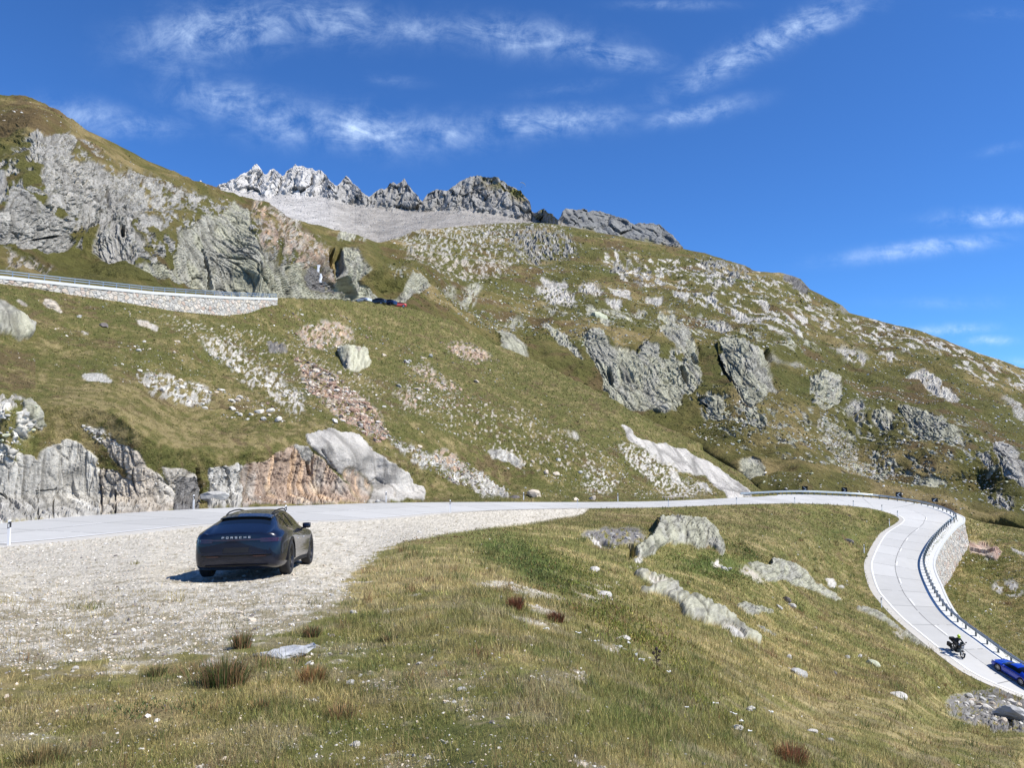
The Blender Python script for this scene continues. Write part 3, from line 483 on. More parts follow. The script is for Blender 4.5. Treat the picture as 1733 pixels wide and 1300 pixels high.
ROCK = np.zeros((NR, NC), np.float32); RCOL = np.zeros((NR, NC, 3), np.float32) + np.array(RC[0], np.float32); DISP = np.zeros((NR, NC), np.float32)
REG = np.full((NR, NC), -1, np.int16)
G0f = G0.astype(np.float32)
wob = fbm(G0f / np.clip(G0f[..., 1:2], 4, 500) * np.float32(38), 3, 91)      # wobbles every outline a little
wob2 = fbm(G0f / np.clip(G0f[..., 1:2], 4, 500) * np.float32(38) + 50, 3, 92)
def region_field(idx, size, stretch, lean, style, seed):
    # two directions lying in the mean surface: al runs down the grain as one sees it from the road, ac across it
    p = G0f[idx].astype(np.float64); nb = NOR[idx].mean(0); nb /= np.linalg.norm(nb); c0_ = p.mean(0); ray = c0_ / np.linalg.norm(c0_); th = math.radians(lean)
    d1 = np.array([math.sin(th), 0, -math.cos(th)]); d2 = np.array([math.cos(th), 0, math.sin(th)])
    al = np.cross(np.cross(ray, d1), nb); al /= np.linalg.norm(al); al *= np.sign(al @ d1); ac = np.cross(np.cross(ray, d2), nb); ac /= np.linalg.norm(ac); ac *= np.sign(ac @ d2)
    u0_ = np.array(toP(c0_)); la = np.linalg.norm(np.array(toP(c0_ + al * .5)) - u0_); lc = np.linalg.norm(np.array(toP(c0_ + ac * .5)) - u0_)
    g0 = np.cross(nb, al); g0 /= (g0 @ ac); g1 = np.cross(ac, nb); g1 /= (g1 @ al)
    k0 = float(np.clip(lc / max(la, 1e-6), .5, 9 if c0_[1] > 110 else 1.6))
    if style == 'mix': stretch, k0 = 1 + (stretch - 1) * .45, k0 ** .8
    s0_ = max(F / c0_[1] / max(lc, 1e-6) / 2 * .5, 1.0)
    q = np.stack([p @ g0 / (size * min(s0_, 3)), p @ g1 / (size * stretch * k0 * min(s0_, 3)), p @ nb / (size * 45)], -1).astype(np.float32)
    wr = {'cliff': .10 if c0_[1] < 120 else .24, 'mix': .3}.get(style, .25)
    qw = q + wr * np.stack([vnoise(q * .9 + 5, seed), vnoise(q * .9 + 15, seed), vnoise(q * .9 + 25, seed)], -1)
    def lines(u, w): return np.exp(-((np.abs(u - np.floor(u) - .5)) / w) ** 2)
    def cracks(p_, sd, w):
        p_ = np.asarray(p_, np.float32); F = facet(p_, sd, 0, 1.0) - facet(p_, sd, 0, 0); return np.clip(-F, 0, 1) ** w
    if style == 'cliff':
        jt = lines(q[:, 0] * .55 + .5 * fbm(q * .5, 3, seed + 4), .05) * sstep(-.1, .15, fbm(q * .8, 2, seed + 5)) + .6 * lines(q[:, 0] * 1.7 + .4 * fbm(q * .9, 3, seed + 6) + .2 * q[:, 2], .09) * sstep(-.05, .2, fbm(q * 1.3, 2, seed + 15))
        ck = np.maximum(cracks(qw * .8, seed, 1.3), .6 * cracks(qw * 2.1, seed + 1, 1.5)); ck = np.maximum(ck, .9 * jt)
        h = .40 * facet(qw * .8, seed, .7) + .26 * facet(qw * 2.1, seed + 1, .9) + .15 * facet(qw * 5.1, seed + 2, 1.1) + .07 * facet(qw * 11, seed + 3, 1.1) + .14 * fbm(q * .5, 3, seed) - .45 * ck
        c = (1 + .12 * facet(qw * 1.3, seed + 7, .2) + .10 * facet(qw * 3.7, seed + 8, .2) + .24 * fbm(q * np.float32([4, .8, 4]), 4, seed + 9)) * (1 - .5 * ck)
    elif style == 'slab':
        ck = cracks(qw * .45, seed, 1.2) * .8
        h = .12 * facet(qw * .45, seed, .4) + .10 * facet(qw * 2.1, seed + 1, .5, .2) + .35 * fbm(q * .6, 3, seed) + .08 * fbm(qw * 7, 4, seed) - .15 * ck
        c = (1 + .12 * facet(qw * 2, seed + 7, .2) + .42 * fbm(q * np.float32([4, .7, 3]), 5, seed + 9, .65)) * (1 - .55 * ck) * (1 - .4 * sstep(.12, .3, fbm(q * np.float32([5, .5, 3]) + 9, 4, seed + 13)))
    elif style == 'boulder':
        ck = np.maximum(cracks(qw * .8, seed, 5.) * .95, .8 * cracks(qw * 2.0, seed + 1, 4.) * sstep(0, .2, fbm(q * .7, 2, seed + 5)))
        h = .13 * facet(qw * .8, seed, .6) + .12 * facet(qw * 2.3, seed + 1, .9) + .10 * facet(qw * 6, seed + 2, 1.) + .12 * fbm(q * .5, 3, seed) - .3 * ck
        c = (1 + .10 * facet(qw * 2, seed + 7, .2) + .5 * fbm(q * 3, 5, seed + 9, .7) - .25 * sstep(.1, .3, fbm(q * 1.4 + 7, 4, seed + 12, .65))) * (1 - .75 * ck)
    elif style == 'flat':
        h = .3 * fbm(q * 3, 3, seed); c = 1 + .3 * fbm(q * 6, 4, seed)
    else:
        h = .8 * facet(qw * 1.4, seed, 1.2, .5) + .45 * facet(qw * 3.3, seed + 1, 1.1, .3) + .2 * fbm(qw * 9, 3, seed)
        c = 1 + .25 * facet(qw * 1.4, seed + 7, .1) + .2 * facet(qw * 3.3, seed + 8, .2)
    return h, c, q
for ri, (zone, pts, kind, strength, size, amp, stretch, lean, style) in enumerate(RG):
    pm = poly_mask(pts, 1.0 if strength >= .85 else 5.0)
    if pm is None: continue
    x0, x1, y0, y1, m = pm
    px0, px1 = MX0 + x0 * MS - 4, MX0 + x1 * MS + 4; py0, py1 = MY0 + y0 * MS - 4, MY0 + y1 * MS + 4
    zr = slice(rC[0], rC[1]) if zone == 2 else slice(rA[0], rA[1])
    cs = np.where((PXS > px0) & (PXS < px1))[0]
    if len(cs) == 0: continue
    cs = slice(cs[0], cs[-1] + 1)
    qx = QX[zr, cs]; qy = QY[zr, cs]
    wb = 7.0 if strength < .85 else 4.2
    qxw = qx + wb * wob[zr, cs] * 2; qyw = qy + wb * wob2[zr, cs] * 2
    mm = np.zeros(qx.shape, np.float32)
    inside = (qxw > px0) & (qxw < px1) & (qyw > py0) & (qyw < py1)
    full = np.zeros((MH, MW), np.float32); full[y0:y1, x0:x1] = m
    mm[inside] = samp(full, qxw[inside], qyw[inside])
    sel = np.where(mm > .02)
    if len(sel[0]) < 4: continue
    idx = (sel[0] + zr.start, sel[1] + cs.start); mv = mm[sel]
    h, c, q = region_field(idx, size, stretch, lean, style, 100 + ri * 3)
    if strength < .99 and style not in ('flat',):
        # broken outcrop: rock shows where the ground noise lets it
        nf = fbm(q * np.float32([.9, .8, .9]), 4, 300 + ri) * 1.5 + .35 * facet(q * 1.7, 310 + ri, .1)
        thr = np.interp(strength, [.2, .5, .8, 1], [.42, .06, -.35, -1.2])
        w = sstep(thr - .05, thr + .10, nf) * sstep(.15, .55, mv)
    else:
        w = sstep(.30, .62, mv + (0 if zone == 0 else 1.5 * np.clip(fbm(q * np.float32([.8, .45, .8]), 5, 500 + ri, .7) + .10, -1, .22)))
    w = w.astype(np.float32)
    bulge = {'boulder': .5, 'cliff': .40, 'slab': .35, 'flat': 0, 'mix': .45}[style]
    if style == 'boulder': bul = sstep(.1, 1, mv) * (1.0 + .8 * (ri % 2 == 0))
    else: bul = sstep(.1, 1, mv)
    base = np.array(RC[kind], np.float32)
    alt = np.array({1: RC[0], 0: RC[2], 3: RC[0], 2: RC[5], 5: RC[2], 4: RC[4], 6: RC[0], 7: RC[0], 8: RC[5]}[kind], np.float32)
    mixn = sstep(-.12, .30, fbm(q * .8, 4, 700 + ri))[:, None] * (.65 if kind != 2 else .35)
    cc = (base * (1 - mixn) + alt * mixn) * np.clip(c, .55, 1.5)[:, None]
    if kind == 0 and zone == 0: cc = cc * (1 + .55 * sstep(.05, .3, fbm(q * np.float32([1.6, .35, 1.6]), 4, 800 + ri))[:, None] * np.float32([1, 1.03, 1.08]))
    if kind == 3: cc = cc * (1 + .5 * sstep(.05, .3, fbm(q * np.float32([2.2, .3, 2.2]), 3, 820 + ri))[:, None] * np.float32([1.0, .8, .4]))
    if kind == 1 and style in ('boulder', 'slab') and zone == 0: cc = cc * .84
    if kind == 1: cc = cc * (1 - .35 * sstep(.1, .35, fbm(q * 2.2, 4, 840 + ri))[:, None])
    ROCK[idx] = np.maximum(ROCK[idx] * (1 - w), w); RCOL[idx] = RCOL[idx] * (1 - w[:, None]) + cc * w[:, None]
    if zone == 2: amp *= .34 if style == 'cliff' else .45; cc = cc * (1.12 if style == 'cliff' else .80) * np.array([1.04, 1.0, .90])
    elif style == 'mix' and kind == 3: amp *= .55; cc = cc * .74
    elif style == 'mix': amp *= .55 if pts[0][1] < 855 else .18
    elif style == 'cliff': amp *= .5
    DISP[idx] = DISP[idx] * (1 - w) + amp * (h * w + bulge * bul * w)
    if strength >= .99: REG[idx] = np.where(w > .5, ri, REG[idx])
print('regions', round(time.time() - T0, 1))

# ---- the jagged range far behind: crags over scree
sl = slice(rP[0], rP[1])
qx = QX[sl]; qy = QY[sl]; cb = cragbase[None] + 8 * fbm(np.stack([qx / 9, qx * 0, qx * 0], -1), 3, 41) + 16 * fbm(np.stack([qx / 31, qx * 0, qx * 0], -1), 3, 42) + 5 * wob[sl]
crag = sstep(2, -5, qy - cb)
g = G0f[sl]
qq = g / np.float32([34, 60, 75]); 
hc = .9 * facet(qq * np.float32([.8, .8, .5]), 61, 1.0, .3) + .45 * facet(qq * np.float32([2, 2, .9]), 62, 1.0, .25) + .16 * facet(qq * np.float32([5, 5, 2]), 63, 1.0) + 1.0 * ridged(g / np.float32([52, 200, 170]), 3, 64)
hs = .5 * facet(g / np.float32([14, 14, 10]), 65, 1) + .35 * facet(g / 40, 165, 1) + .8 * fbm(g / 70, 4, 66) + .9 * ridged(g / np.float32([45, 220, 160]), 3, 166)
edge = 1 - sstep(rP[1] - rP[0] - 5.0, rP[1] - rP[0] - 1.0, np.arange(rP[1] - rP[0]))[:, None] * .6
scal = np.where(qx > 925, .5, 1.0)
DISP[sl] = (crag * hc * 20 + (1 - crag) * hs * 3.5) * edge * scal
ROCK[sl] = 1
shade = 1 + .14 * facet(qq * 1.5, 67, .2) + .2 * fbm(qq * 2, 3, 68)
pc = np.where((qx < 560)[..., None], np.float32([.50, .49, .47]), np.where((qx < 905)[..., None], np.float32([.30, .295, .29]), np.float32([.20, .20, .19])))
wx = sstep(500, 640, qx)[..., None]; pc = np.where((qx < 905)[..., None], np.float32([.47, .455, .43]) * (1 - wx) + np.float32([.27, .26, .24]) * wx, pc)
sc2 = (np.float32([.42, .40, .37]) * (1 - .9 * wx) + np.float32([.27, .25, .22]) * .9 * wx) * (1 + .35 * fbm(g / np.float32([30, 200, 120]), 4, 75) + .25 * facet(g / 8, 76, .2))[..., None]
RCOL[sl] = (pc * crag[..., None] + sc2 * (1 - crag[..., None])) * np.clip(shade, .6, 1.5)[..., None]
top = sstep(36, 6, qy - sp_[None]) * sstep(790, 840, qx) * (1 - sstep(885, 900, qx)) * sstep(-.1, .2, fbm(g / 40, 3, 69) + .12)
top = np.maximum(top, sstep(950, 1000, qx) * (1 - crag) * (qx < 1200) * .8); top = np.maximum(top, (qx > 905) * (qx < 950) * .8 * sstep(-.1, .1, fbm(g / 30, 3, 70)))
ROCK[sl] = 1 - top

# ------------------------------------------------------------------ cuts into the rock: waterfall cleft and deep joints
def groove(zone, pts, width, depth):
    """pts along the photo line; width px, depth m"""
    global DISP
    zr = slice(rC[0], rC[1]) if zone == 2 else slice(rA[0], rA[1])
    pts = np.array(pts, float); c = (PXS > pts[:, 0].min() - 15) & (PXS < pts[:, 0].max() + 15); cs = np.where(c)[0]; cs = slice(cs[0], cs[-1] + 1)
    x = QX[zr, cs]; y = QY[zr, cs]; dm = np.full(x.shape, 1e9)
    for a, b in zip(pts[:-1], pts[1:]):
        t = np.clip(((x - a[0]) * (b[0] - a[0]) + (y - a[1]) * (b[1] - a[1])) / (((b - a) ** 2).sum() + 1e-9), 0, 1)
        dm = np.minimum(dm, np.hypot(x - a[0] - t * (b[0] - a[0]), y - a[1] - t * (b[1] - a[1])))
    DISP[zr, cs] -= depth * (1 - sstep(width * .4, width, dm + 3 * wob[zr, cs]))
groove(2, z2((640,560),(655,620),(690,690),(715,745)), 10, 4.5)
groove(2, z2((605,545),(640,640),(680,720)), 6, 6)
groove(2, z2((550,560),(570,620),(640,700)), 4, 3)
for g_, w_, d_ in ((z1((530,480),(545,560),(560,600)), 2.5, 2.5), (z1((600,690),(600,740)), 3.5, 4), (z1((1000,760),(1020,860),(1040,960)), 2.5, 2.5), (z1((1280,790),(1330,870),(1390,960)), 3, 3), (z1((1430,860),(1465,930)), 4.5, 4), (z1((145,745),(260,728)), 2.5, 3),
                   (zF((860,505),(880,560),(910,585)), 4, 5), (zF((780,610),(820,690)), 4, 5), (zF((1100,540),(1120,600),(1180,690)), 4.5, 5), (zF((1415,500),(1450,560)), 4, 4), (zF((230,600),(250,650)), 4, 4), (zF((970,860),(1000,880)), 3, 2.5)): groove(2, g_, w_, d_)
for g_, w_, d_ in ((zA((1515,430),(1540,560),(1560,670)), 2.5, .8), (zA((895,590),(890,760)), 2, .7), (zA((1010,470),(1020,560)), 1.5, .4), (zA((765,430),(775,560),(790,790)), 1.5, .4), (zA((270,600),(300,810)), 1.5, .5), (zA((0,620),(90,690),(140,740)), 3, .9), (zA((415,580),(405,810)), 1.5, .4), (zA((275,600),(410,590)), 1.2, .35),
                   (zB((85,420),(110,530),(130,690)), 2.2, .9), (zB((720,380),(745,470)), 3, .8), (zB((840,290),(950,440)), 1.8, .4), (zB((1190,540),(1250,500),(1380,590),(1400,660)), 1.2, .3), (zC((530,340),(560,400),(520,420)), 4.5, 1.6), (zC((310,320),(370,345)), 4, .8), (z4((640,325),(700,335)), 3, .6), ([(1702,1205),(1712,1228)], 4, 1.4)): groove(0, g_, w_, d_)
# ------------------------------------------------------------------ ground cover masks: gravel, concrete verge, tints of the grass
gm = poly_mask([(-360,925),(0,919),(124,908),(369,884),(640,875),(883,859),(1004,858),(985,872),(930,880),(880,887),(830,893),(760,903),(690,915),(640,935),(600,962),(575,995),(560,1020),(500,1045),(430,1062),(350,1085),(260,1098),(120,1108),(0,1112),(-360,1118)], 3)
full = np.zeros((MH, MW), np.float32); full[gm[2]:gm[3], gm[0]:gm[1]] = gm[4]
GRAV = np.zeros((NR, NC), np.float32); s0 = slice(rA[0], rA[1])
dist = G0f[..., 1]
sc_n = G0f[s0] / np.clip(dist[s0][..., None], 3, 80)
edgew = fbm(G0f[s0] * .8, 5, 21, .7); edgew2 = fbm(G0f[s0] * 3.1, 3, 22)
GRAV[s0] = samp(full, QX[s0] + 40 * edgew * (dist[s0] < 40), QY[s0] + 30 * edgew * (QY[s0] > 985) + 8 * edgew2 * (QY[s0] > 960))
GRAV[s0] = sstep(.3, .7, GRAV[s0] + .5 * edgew2 * (QY[s0] > 960))
spots = sstep(.22, .34, fbm(G0f[s0] * .8, 4, 23) + .16 * edgew2 + .0 * ((QX[s0] < 760) & (QY[s0] > 1080))) * (QY[s0] > 985) * (QX[s0] < 1050)
for (cx_, cy_, rx_, ry_) in ((575,1105,60,16),(500,1250,50,18),(780,1185,70,22),(700,1290,70,14),(180,1215,50,12),(640,1160,40,14),(60,1255,60,12)):
    spots *= 1 - .9 * (QX[s0] < 330) * (QY[s0] > 1135)
    spots = np.maximum(spots, (.35 + .65 * sstep(-.1, .15, fbm(G0f[s0] * 7, 3, 24))) * .6 * sstep(1.0, .0, ((QX[s0] - cx_) / rx_) ** 2 + ((QY[s0] - cy_) / ry_) ** 2 + 2.4 * edgew2 + .8 * edgew) * .8)
_g2 = poly_mask([(-360,925),(0,919),(124,908),(369,884),(640,875),(883,859),(1004,858),(985,872),(880,887),(760,903),(690,915),(640,935),(600,962),(575,995),(560,1020),(500,1045),(430,1062),(350,1085),(260,1098),(120,1108),(0,1112),(-360,1118)], 16)
_f2 = np.zeros((MH, MW), np.float32); _f2[_g2[2]:_g2[3], _g2[0]:_g2[1]] = _g2[4]; fade = samp(_f2, QX[s0], QY[s0] - 24 * (QY[s0] > 985))
GRAV[s0] = np.maximum(GRAV[s0], .8 * sstep(.42, .75, fade + .8 * edgew2 + .5 * edgew) * (QY[s0] > 940))
GRAV[s0] = np.maximum(GRAV[s0], spots * .85) * (1 - ROCK[s0])
# grass tuft colours; 0 lush green .. 1 straw, plus heather brown
def grass_tint(p, px=None, py=None, far=False):
    p = np.asarray(p, np.float32); s = np.float32([1, 1, 1])
    if far:
        dry = fbm(p / 55, 5, 31) * 1.5 + fbm(p / 9, 4, 32) * .9; br = fbm(p / 38 + 4, 5, 33) * 1.3 + fbm(p / 7, 4, 34) * .8
    else:
        dry = fbm(p / 6, 5, 31, .7) * 1.1 + fbm(p / .9, 4, 32) * 1.1; br = fbm(p / 9 + 4, 5, 33, .7) * 1.0 + fbm(p / 1.3, 4, 34) * 1.0
    return dry, br
GREEN = np.float32([.155, .155, .048]); DRY = np.float32([.370, .300, .140]); BROWN = np.float32([.185, .132, .068]); LUSH = np.float32([.085, .120, .028]); OLIVE = np.float32([.230, .200, .075])
def grass_col(p, px, py, far):
    dry, br = grass_tint(p, far=far)
    if not far:
        # where the meadow is lush, dry or heathery
        lush = np.exp(-(((px - 900) / 110) ** 2 + ((py - 955 - (px - 900) * .45) / 42) ** 2)) + .8 * np.exp(-(((px - 1210) / 90) ** 2 + ((py - 960) / 26) ** 2)) + .7 * np.exp(-(((px - 1160) / 120) ** 2 + ((py - 1190) / 34) ** 2)) + .7 * np.exp(-(((px - 760) / 260) ** 2 + ((py - 1240) / 50) ** 2))
        lush = lush + .55 * np.exp(-(((px - 1440) / 80) ** 2 + ((py - 900) / 25) ** 2))
        dryb = .9 * np.exp(-(((px - 1400) / 190) ** 2 + ((py - 1190 - (px - 1400) * .3) / 40) ** 2)) + .7 * np.exp(-(((px - 1290) / 60) ** 2 + ((py - 920) / 14) ** 2)) + .7 * np.exp(-(((px - 640) / 110) ** 2 + ((py - 1000) / 50) ** 2)) + .5 * np.exp(-(((px - 1060) / 80) ** 2 + ((py - 871) / 8) ** 2)) + .6 * ((py < 760) & (py > 640)) * np.exp(-((px - 300) / 260) ** 2)
        brb = .6 * np.exp(-(((px - 760) / 90) ** 2 + ((py - 918) / 12) ** 2)) + .4 * np.exp(-(((px - 1300) / 200) ** 2 + ((py - 872) / 10) ** 2)) + .5 * np.exp(-(((px - 1450) / 80) ** 2 + ((py - 1160) / 25) ** 2)) + .6 * ((px < 60) & (py < 660) & (py > 590))
        up = (py < 850)
        dry = dry + .55 * dryb - .3 * lush * 1.2 + np.where(up, .12, .24); br = br + .55 * brb - .5 * lush + np.where(up, -.02, -.06)
        lu = sstep(.35, .9, lush + fbm(np.asarray(p, np.float32) / 2.2, 3, 35) * .6)
    else:
        dry = dry + .04; br = br + .02; lu = sstep(.25, .6, fbm(np.asarray(p, np.float32) / 60 + 9, 4, 36) * 1.4) * .5
    a = sstep(-.15, .45, dry)[..., None]; b = sstep(.12, .5, br)[..., None]
    c = (GREEN * (1 - a) + OLIVE * a); c = c * (1 - sstep(.3, .75, dry)[..., None]) + DRY * sstep(.3, .75, dry)[..., None]
    c = c * (1 - .8 * b) + BROWN * .8 * b
    return c * (1 - lu[..., None] * .8) + LUSH * lu[..., None] * .8
BASEC = np.zeros((NR, NC, 3), np.float32)
BASEC[s0] = grass_col(G0f[s0], QX[s0], QY[s0], False)
BASEC[nA:] = grass_col(G0f[nA:], QX[nA:], QY[nA:], True) * np.float32([.80, .76, .74])
BASEC[s0] *= np.where(QY[s0] < 850, .80, 1.0)[..., None] * (1 + .5 * fbm(G0f[s0] * 2.4, 3, 77) * (QY[s0] > 850))[..., None]
soil = (sstep(.02, .28, fbm(G0f[s0] * 1.7, 4, 78) + .3 * fbm(G0f[s0] * 9, 3, 79)) * sstep(26, 9, dist[s0]) * .75)[..., None]; BASEC[s0] = BASEC[s0] * (1 - soil) + np.float32([.27, .225, .13]) * soil
gp = G0f[s0]
peb = .5 * facet(gp * 14, 71, .2) + .5 * facet(gp * 40, 72, .2)
gcol = np.float32([.565, .52, .425]) * (1 + .30 * fbm(gp * 1.2, 4, 73) + .5 * peb)[..., None]
straw = sstep(.02, .30, fbm(gp * 3.0, 5, 74, .7) + .32 * sstep(930, 1090, QY[s0]) - .08)[..., None]
gcol = gcol * (1 - straw * .75) + np.float32([.245, .205, .115]) * straw * .75
BASEC[s0] = BASEC[s0] * (1 - GRAV[s0][..., None]) + gcol * GRAV[s0][..., None]
ALB = BASEC * (1 - ROCK[..., None]) + RCOL * ROCK[..., None]

# ------------------------------------------------------------------ relief
REL = np.zeros((NR, NC), np.float32)
d0 = dist[s0]; nearroad_free = np.ones_like(d0)
REL[s0] = .34 * fbm(gp / 11, 4, 81) * sstep(28, 60, d0) * (1 - GRAV[s0]) + .07 * fbm(gp / 1.1, 3, 82) * sstep(3, 9, d0) * (1 - GRAV[s0]) + .30 * ridged(gp / np.float32([3.2, 3.2, 1.6]), 3, 83) * sstep(50, 80, d0) * (QY[s0] < 850)
REL[s0] += .035 * facet(gp * 1.1, 84, 1) * GRAV[s0] * 0 + .012 * facet(gp * 11, 85, 1.2) * GRAV[s0] * sstep(30, 8, d0) + .005 * fbm(gp * 2.2, 3, 86) * GRAV[s0]
g2 = G0f[nA:rD[0]]; w2 = sstep(0, 30, np.arange(rD[0] - nA))[:, None]
REL[nA:rD[0]] = w2 * (6.5 * fbm(g2 / 80, 5, 87, .55) + 2.2 * ridged(g2 / np.float32([34, 50, 30]), 3, 188, .5) * sstep(0, 60, np.arange(rD[0] - nA))[:, None] + 1.0 * (1 - ROCK[nA:rD[0]]) * ridged(g2 / np.float32([14, 14, 9]), 4, 88, .6) + .35 * facet(g2 / 2.6, 89, 1.2) * sstep(.0, .4, fbm(g2 / 25, 3, 90)))
edge = 1 - sstep(rC[1] - 12, rC[1] - 1, np.arange(nA, rD[0]))[:, None] * .8
REL[nA:rD[0]] *= edge; DISP[nA:rD[0]] *= edge
REL *= (1 - .35 * ROCK * (ZONE == 0))
ND = NOR.copy(); ND[rC[0]:rC[1], :, 2] *= .45; ND[rP[0]:] = np.array([.25, -1, .05]); ND /= np.linalg.norm(ND, axis=-1, keepdims=True)
calm = 1 - sstep(500, 460, QX[s0]) * sstep(75, 40, QY[s0] - ca[None]); REL[s0] *= calm; DISP[s0] *= calm
G = G0 + ND * DISP[..., None] + NOR * REL[..., None]

# ------------------------------------------------------------------ lay the terrain under the road
def nearest_on(line, x, y, chunk=60000):
    a = line[:-1, :2]; b = line[1:, :2]; ab = b - a; L2 = (ab ** 2).sum(1) + 1e-9
    di = np.empty(len(x)); ii = np.empty(len(x), int); tt = np.empty(len(x))
    for s in range(0, len(x), chunk):
        p = np.stack([x[s:s + chunk], y[s:s + chunk]], -1)
        t = np.clip(((p[:, None] - a[None]) * ab[None]).sum(-1) / L2, 0, 1)
        q = a[None] + t[..., None] * ab[None]; d = ((p[:, None] - q) ** 2).sum(-1); j = d.argmin(1)
        di[s:s + chunk] = np.sqrt(d[np.arange(len(j)), j]); ii[s:s + chunk] = j; tt[s:s + chunk] = t[np.arange(len(j)), j]
    return di, ii, tt
RS = slice(0, len(R_mid), 3); rin = R_in[RS]; rout = R_out[RS]; rmid = R_mid[RS]
flat = G.reshape(-1, 3); cand = np.where((flat[:, 1] < 175) & (flat[:, 1] > 8) & (flat[:, 2] < 4) & (ZONE.ravel() < 3))[0]
x, y = flat[cand, 0], flat[cand, 1]
dm, im, tm = nearest_on(rmid, x, y)
close = dm < 26; cand = cand[close]; x = x[close]; y = y[close]; im = im[close]; tm = tm[close]; dm = dm[close]
di, ii, ti = nearest_on(rin, x, y); do, io, to = nearest_on(rout, x, y)
zi = rin[ii, 2] * (1 - ti) + rin[np.minimum(ii + 1, len(rin) - 1), 2] * ti; zo = rout[io, 2] * (1 - to) + rout[np.minimum(io + 1, len(rout) - 1), 2] * to
# inside test: quad strip polygon
def in_poly(px, py, poly):
    ins = np.zeros(len(px), bool); n = len(poly)
    for k in range(n):
        ax, ay = poly[k]; bx, by = poly[(k + 1) % n]
        if ay == by: continue
        ins ^= ((ay > py) != (by > py)) & (px < (bx - ax) * (py - ay) / (by - ay) + ax)
    return ins
roadpoly = np.vstack([rin[:, :2], rout[::-1, :2]])
ins = in_poly(x, y, roadpoly)
zroad = (zi * do + zo * di) / (di + do + 1e-6)
isin = (di <= do)
wd = np.where(ins, 0, np.minimum(di, do)); zr_ = np.where(isin, zi, zo); zr_ = np.where(ins, zroad, zr_)
fi = np.concatenate([[0], np.cumsum(np.linalg.norm(np.diff(rmid, axis=0), axis=1))])
# outer side: left part has the cliff close by, the bend has a wall falling away
io_px = toP(rout[io])[0]; wallside = (~isin) & (io_px > 1312)
w_in = np.where(zr_ > -7.0, 7.0, 3.0)
lap = np.where(isin, 1 - sstep(1.3, 1.3 + w_in, wd), np.where(wallside, 1 - sstep(.9, 1.6, wd), 1 - sstep(.05, .5, wd)))
lap = np.where(ins, 1, lap)
zt = zr_ - np.where(ins, .10 + .12 * np.minimum(di, do), np.where(wd < 1.2, .05, .0))
z0_ = flat[cand, 2]
znew = z0_ * (1 - lap) + zt * lap
# outside the wall the ground must stay under the road level
fall = np.interp(io_px, [1250, 1330, 1500, 1560, 1620], [.4, .5, .9, 2.0, 4.4])
bend_dn = (rout[io, 2] < -14.6); fall = np.where(bend_dn, np.interp(rout[io, 2], [-24, -18.6, -17.6, -16, -14.6], [1.0, 1.2, 3.6, 5.6, 4.6]), fall)
cap = zr_ - fall - .15 * np.clip(wd - 1.2, 0, 3) + .55 * np.maximum(wd - 5, 0)
znew = np.where(wallside & (wd > 1.5), np.minimum(znew, cap), znew)
flat[cand, 2] = znew
G = flat.reshape(G.shape)
road_near = np.zeros(NR * NC, np.float32); road_near[cand] = lap; road_near = road_near.reshape(NR, NC)
inroad = np.zeros(NR * NC, bool); inroad[cand] = ins | (wd < .6); inroad = inroad.reshape(NR, NC)
print('carved', round(time.time() - T0, 1))

def surf(px, py, zone=0):
    """point of the finished terrain seen in direction px,py (zone 0 near ground, 2 hills behind)"""
    px = np.asarray(px, float); py = np.asarray(py, float)
    c = np.interp(px, PXS, np.arange(NC)); c0 = np.clip(c.astype(int), 0, NC - 2); fc = c - c0
    out = np.zeros(px.shape + (3,))
    if zone == 0: top = np.interp(px, PXS, ca); r = (BOT - py) / (BOT - top) * (nA - 1); lo, hi = 0, nA - 2
    elif zone == 4: b = np.interp(px, PXS, pyP0); t = np.interp(px, PXS, sp_); r = rP[0] + (b - py) / (b - t) * (nP - 1); lo, hi = rP[0], rP[1] - 2
    else: b = np.interp(px, PXS, pyB); t = np.interp(px, PXS, sc_); r = rC[0] + (b - py) / (b - t) * (nC_ - 1); lo, hi = rC[0], rC[1] - 2
    r = np.clip(r, lo, hi + .999); r0 = r.astype(int); fr = r - r0
    for a, wa in ((0, 1 - fr), (1, fr)):
        for b_, wb_ in ((0, 1 - fc), (1, fc)): out += (wa * wb_)[..., None] * G[r0 + a, c0 + b_]
    return out
def fieldat(Fd, px, py, zone=0):
    px = np.asarray(px, float); py = np.asarray(py, float)
    c = np.clip(np.round(np.interp(px, PXS, np.arange(NC))).astype(int), 0, NC - 1)
    if zone == 0: top = np.interp(px, PXS, ca); r = (BOT - py) / (BOT - top) * (nA - 1); r = np.clip(r, 0, nA - 1)
    else: b = np.interp(px, PXS, pyB); t = np.interp(px, PXS, sc_); r = rC[0] + (b - py) / (b - t) * (nC_ - 1); r = np.clip(r, rC[0], rC[1] - 1)
    return Fd[np.round(r).astype(int), c]

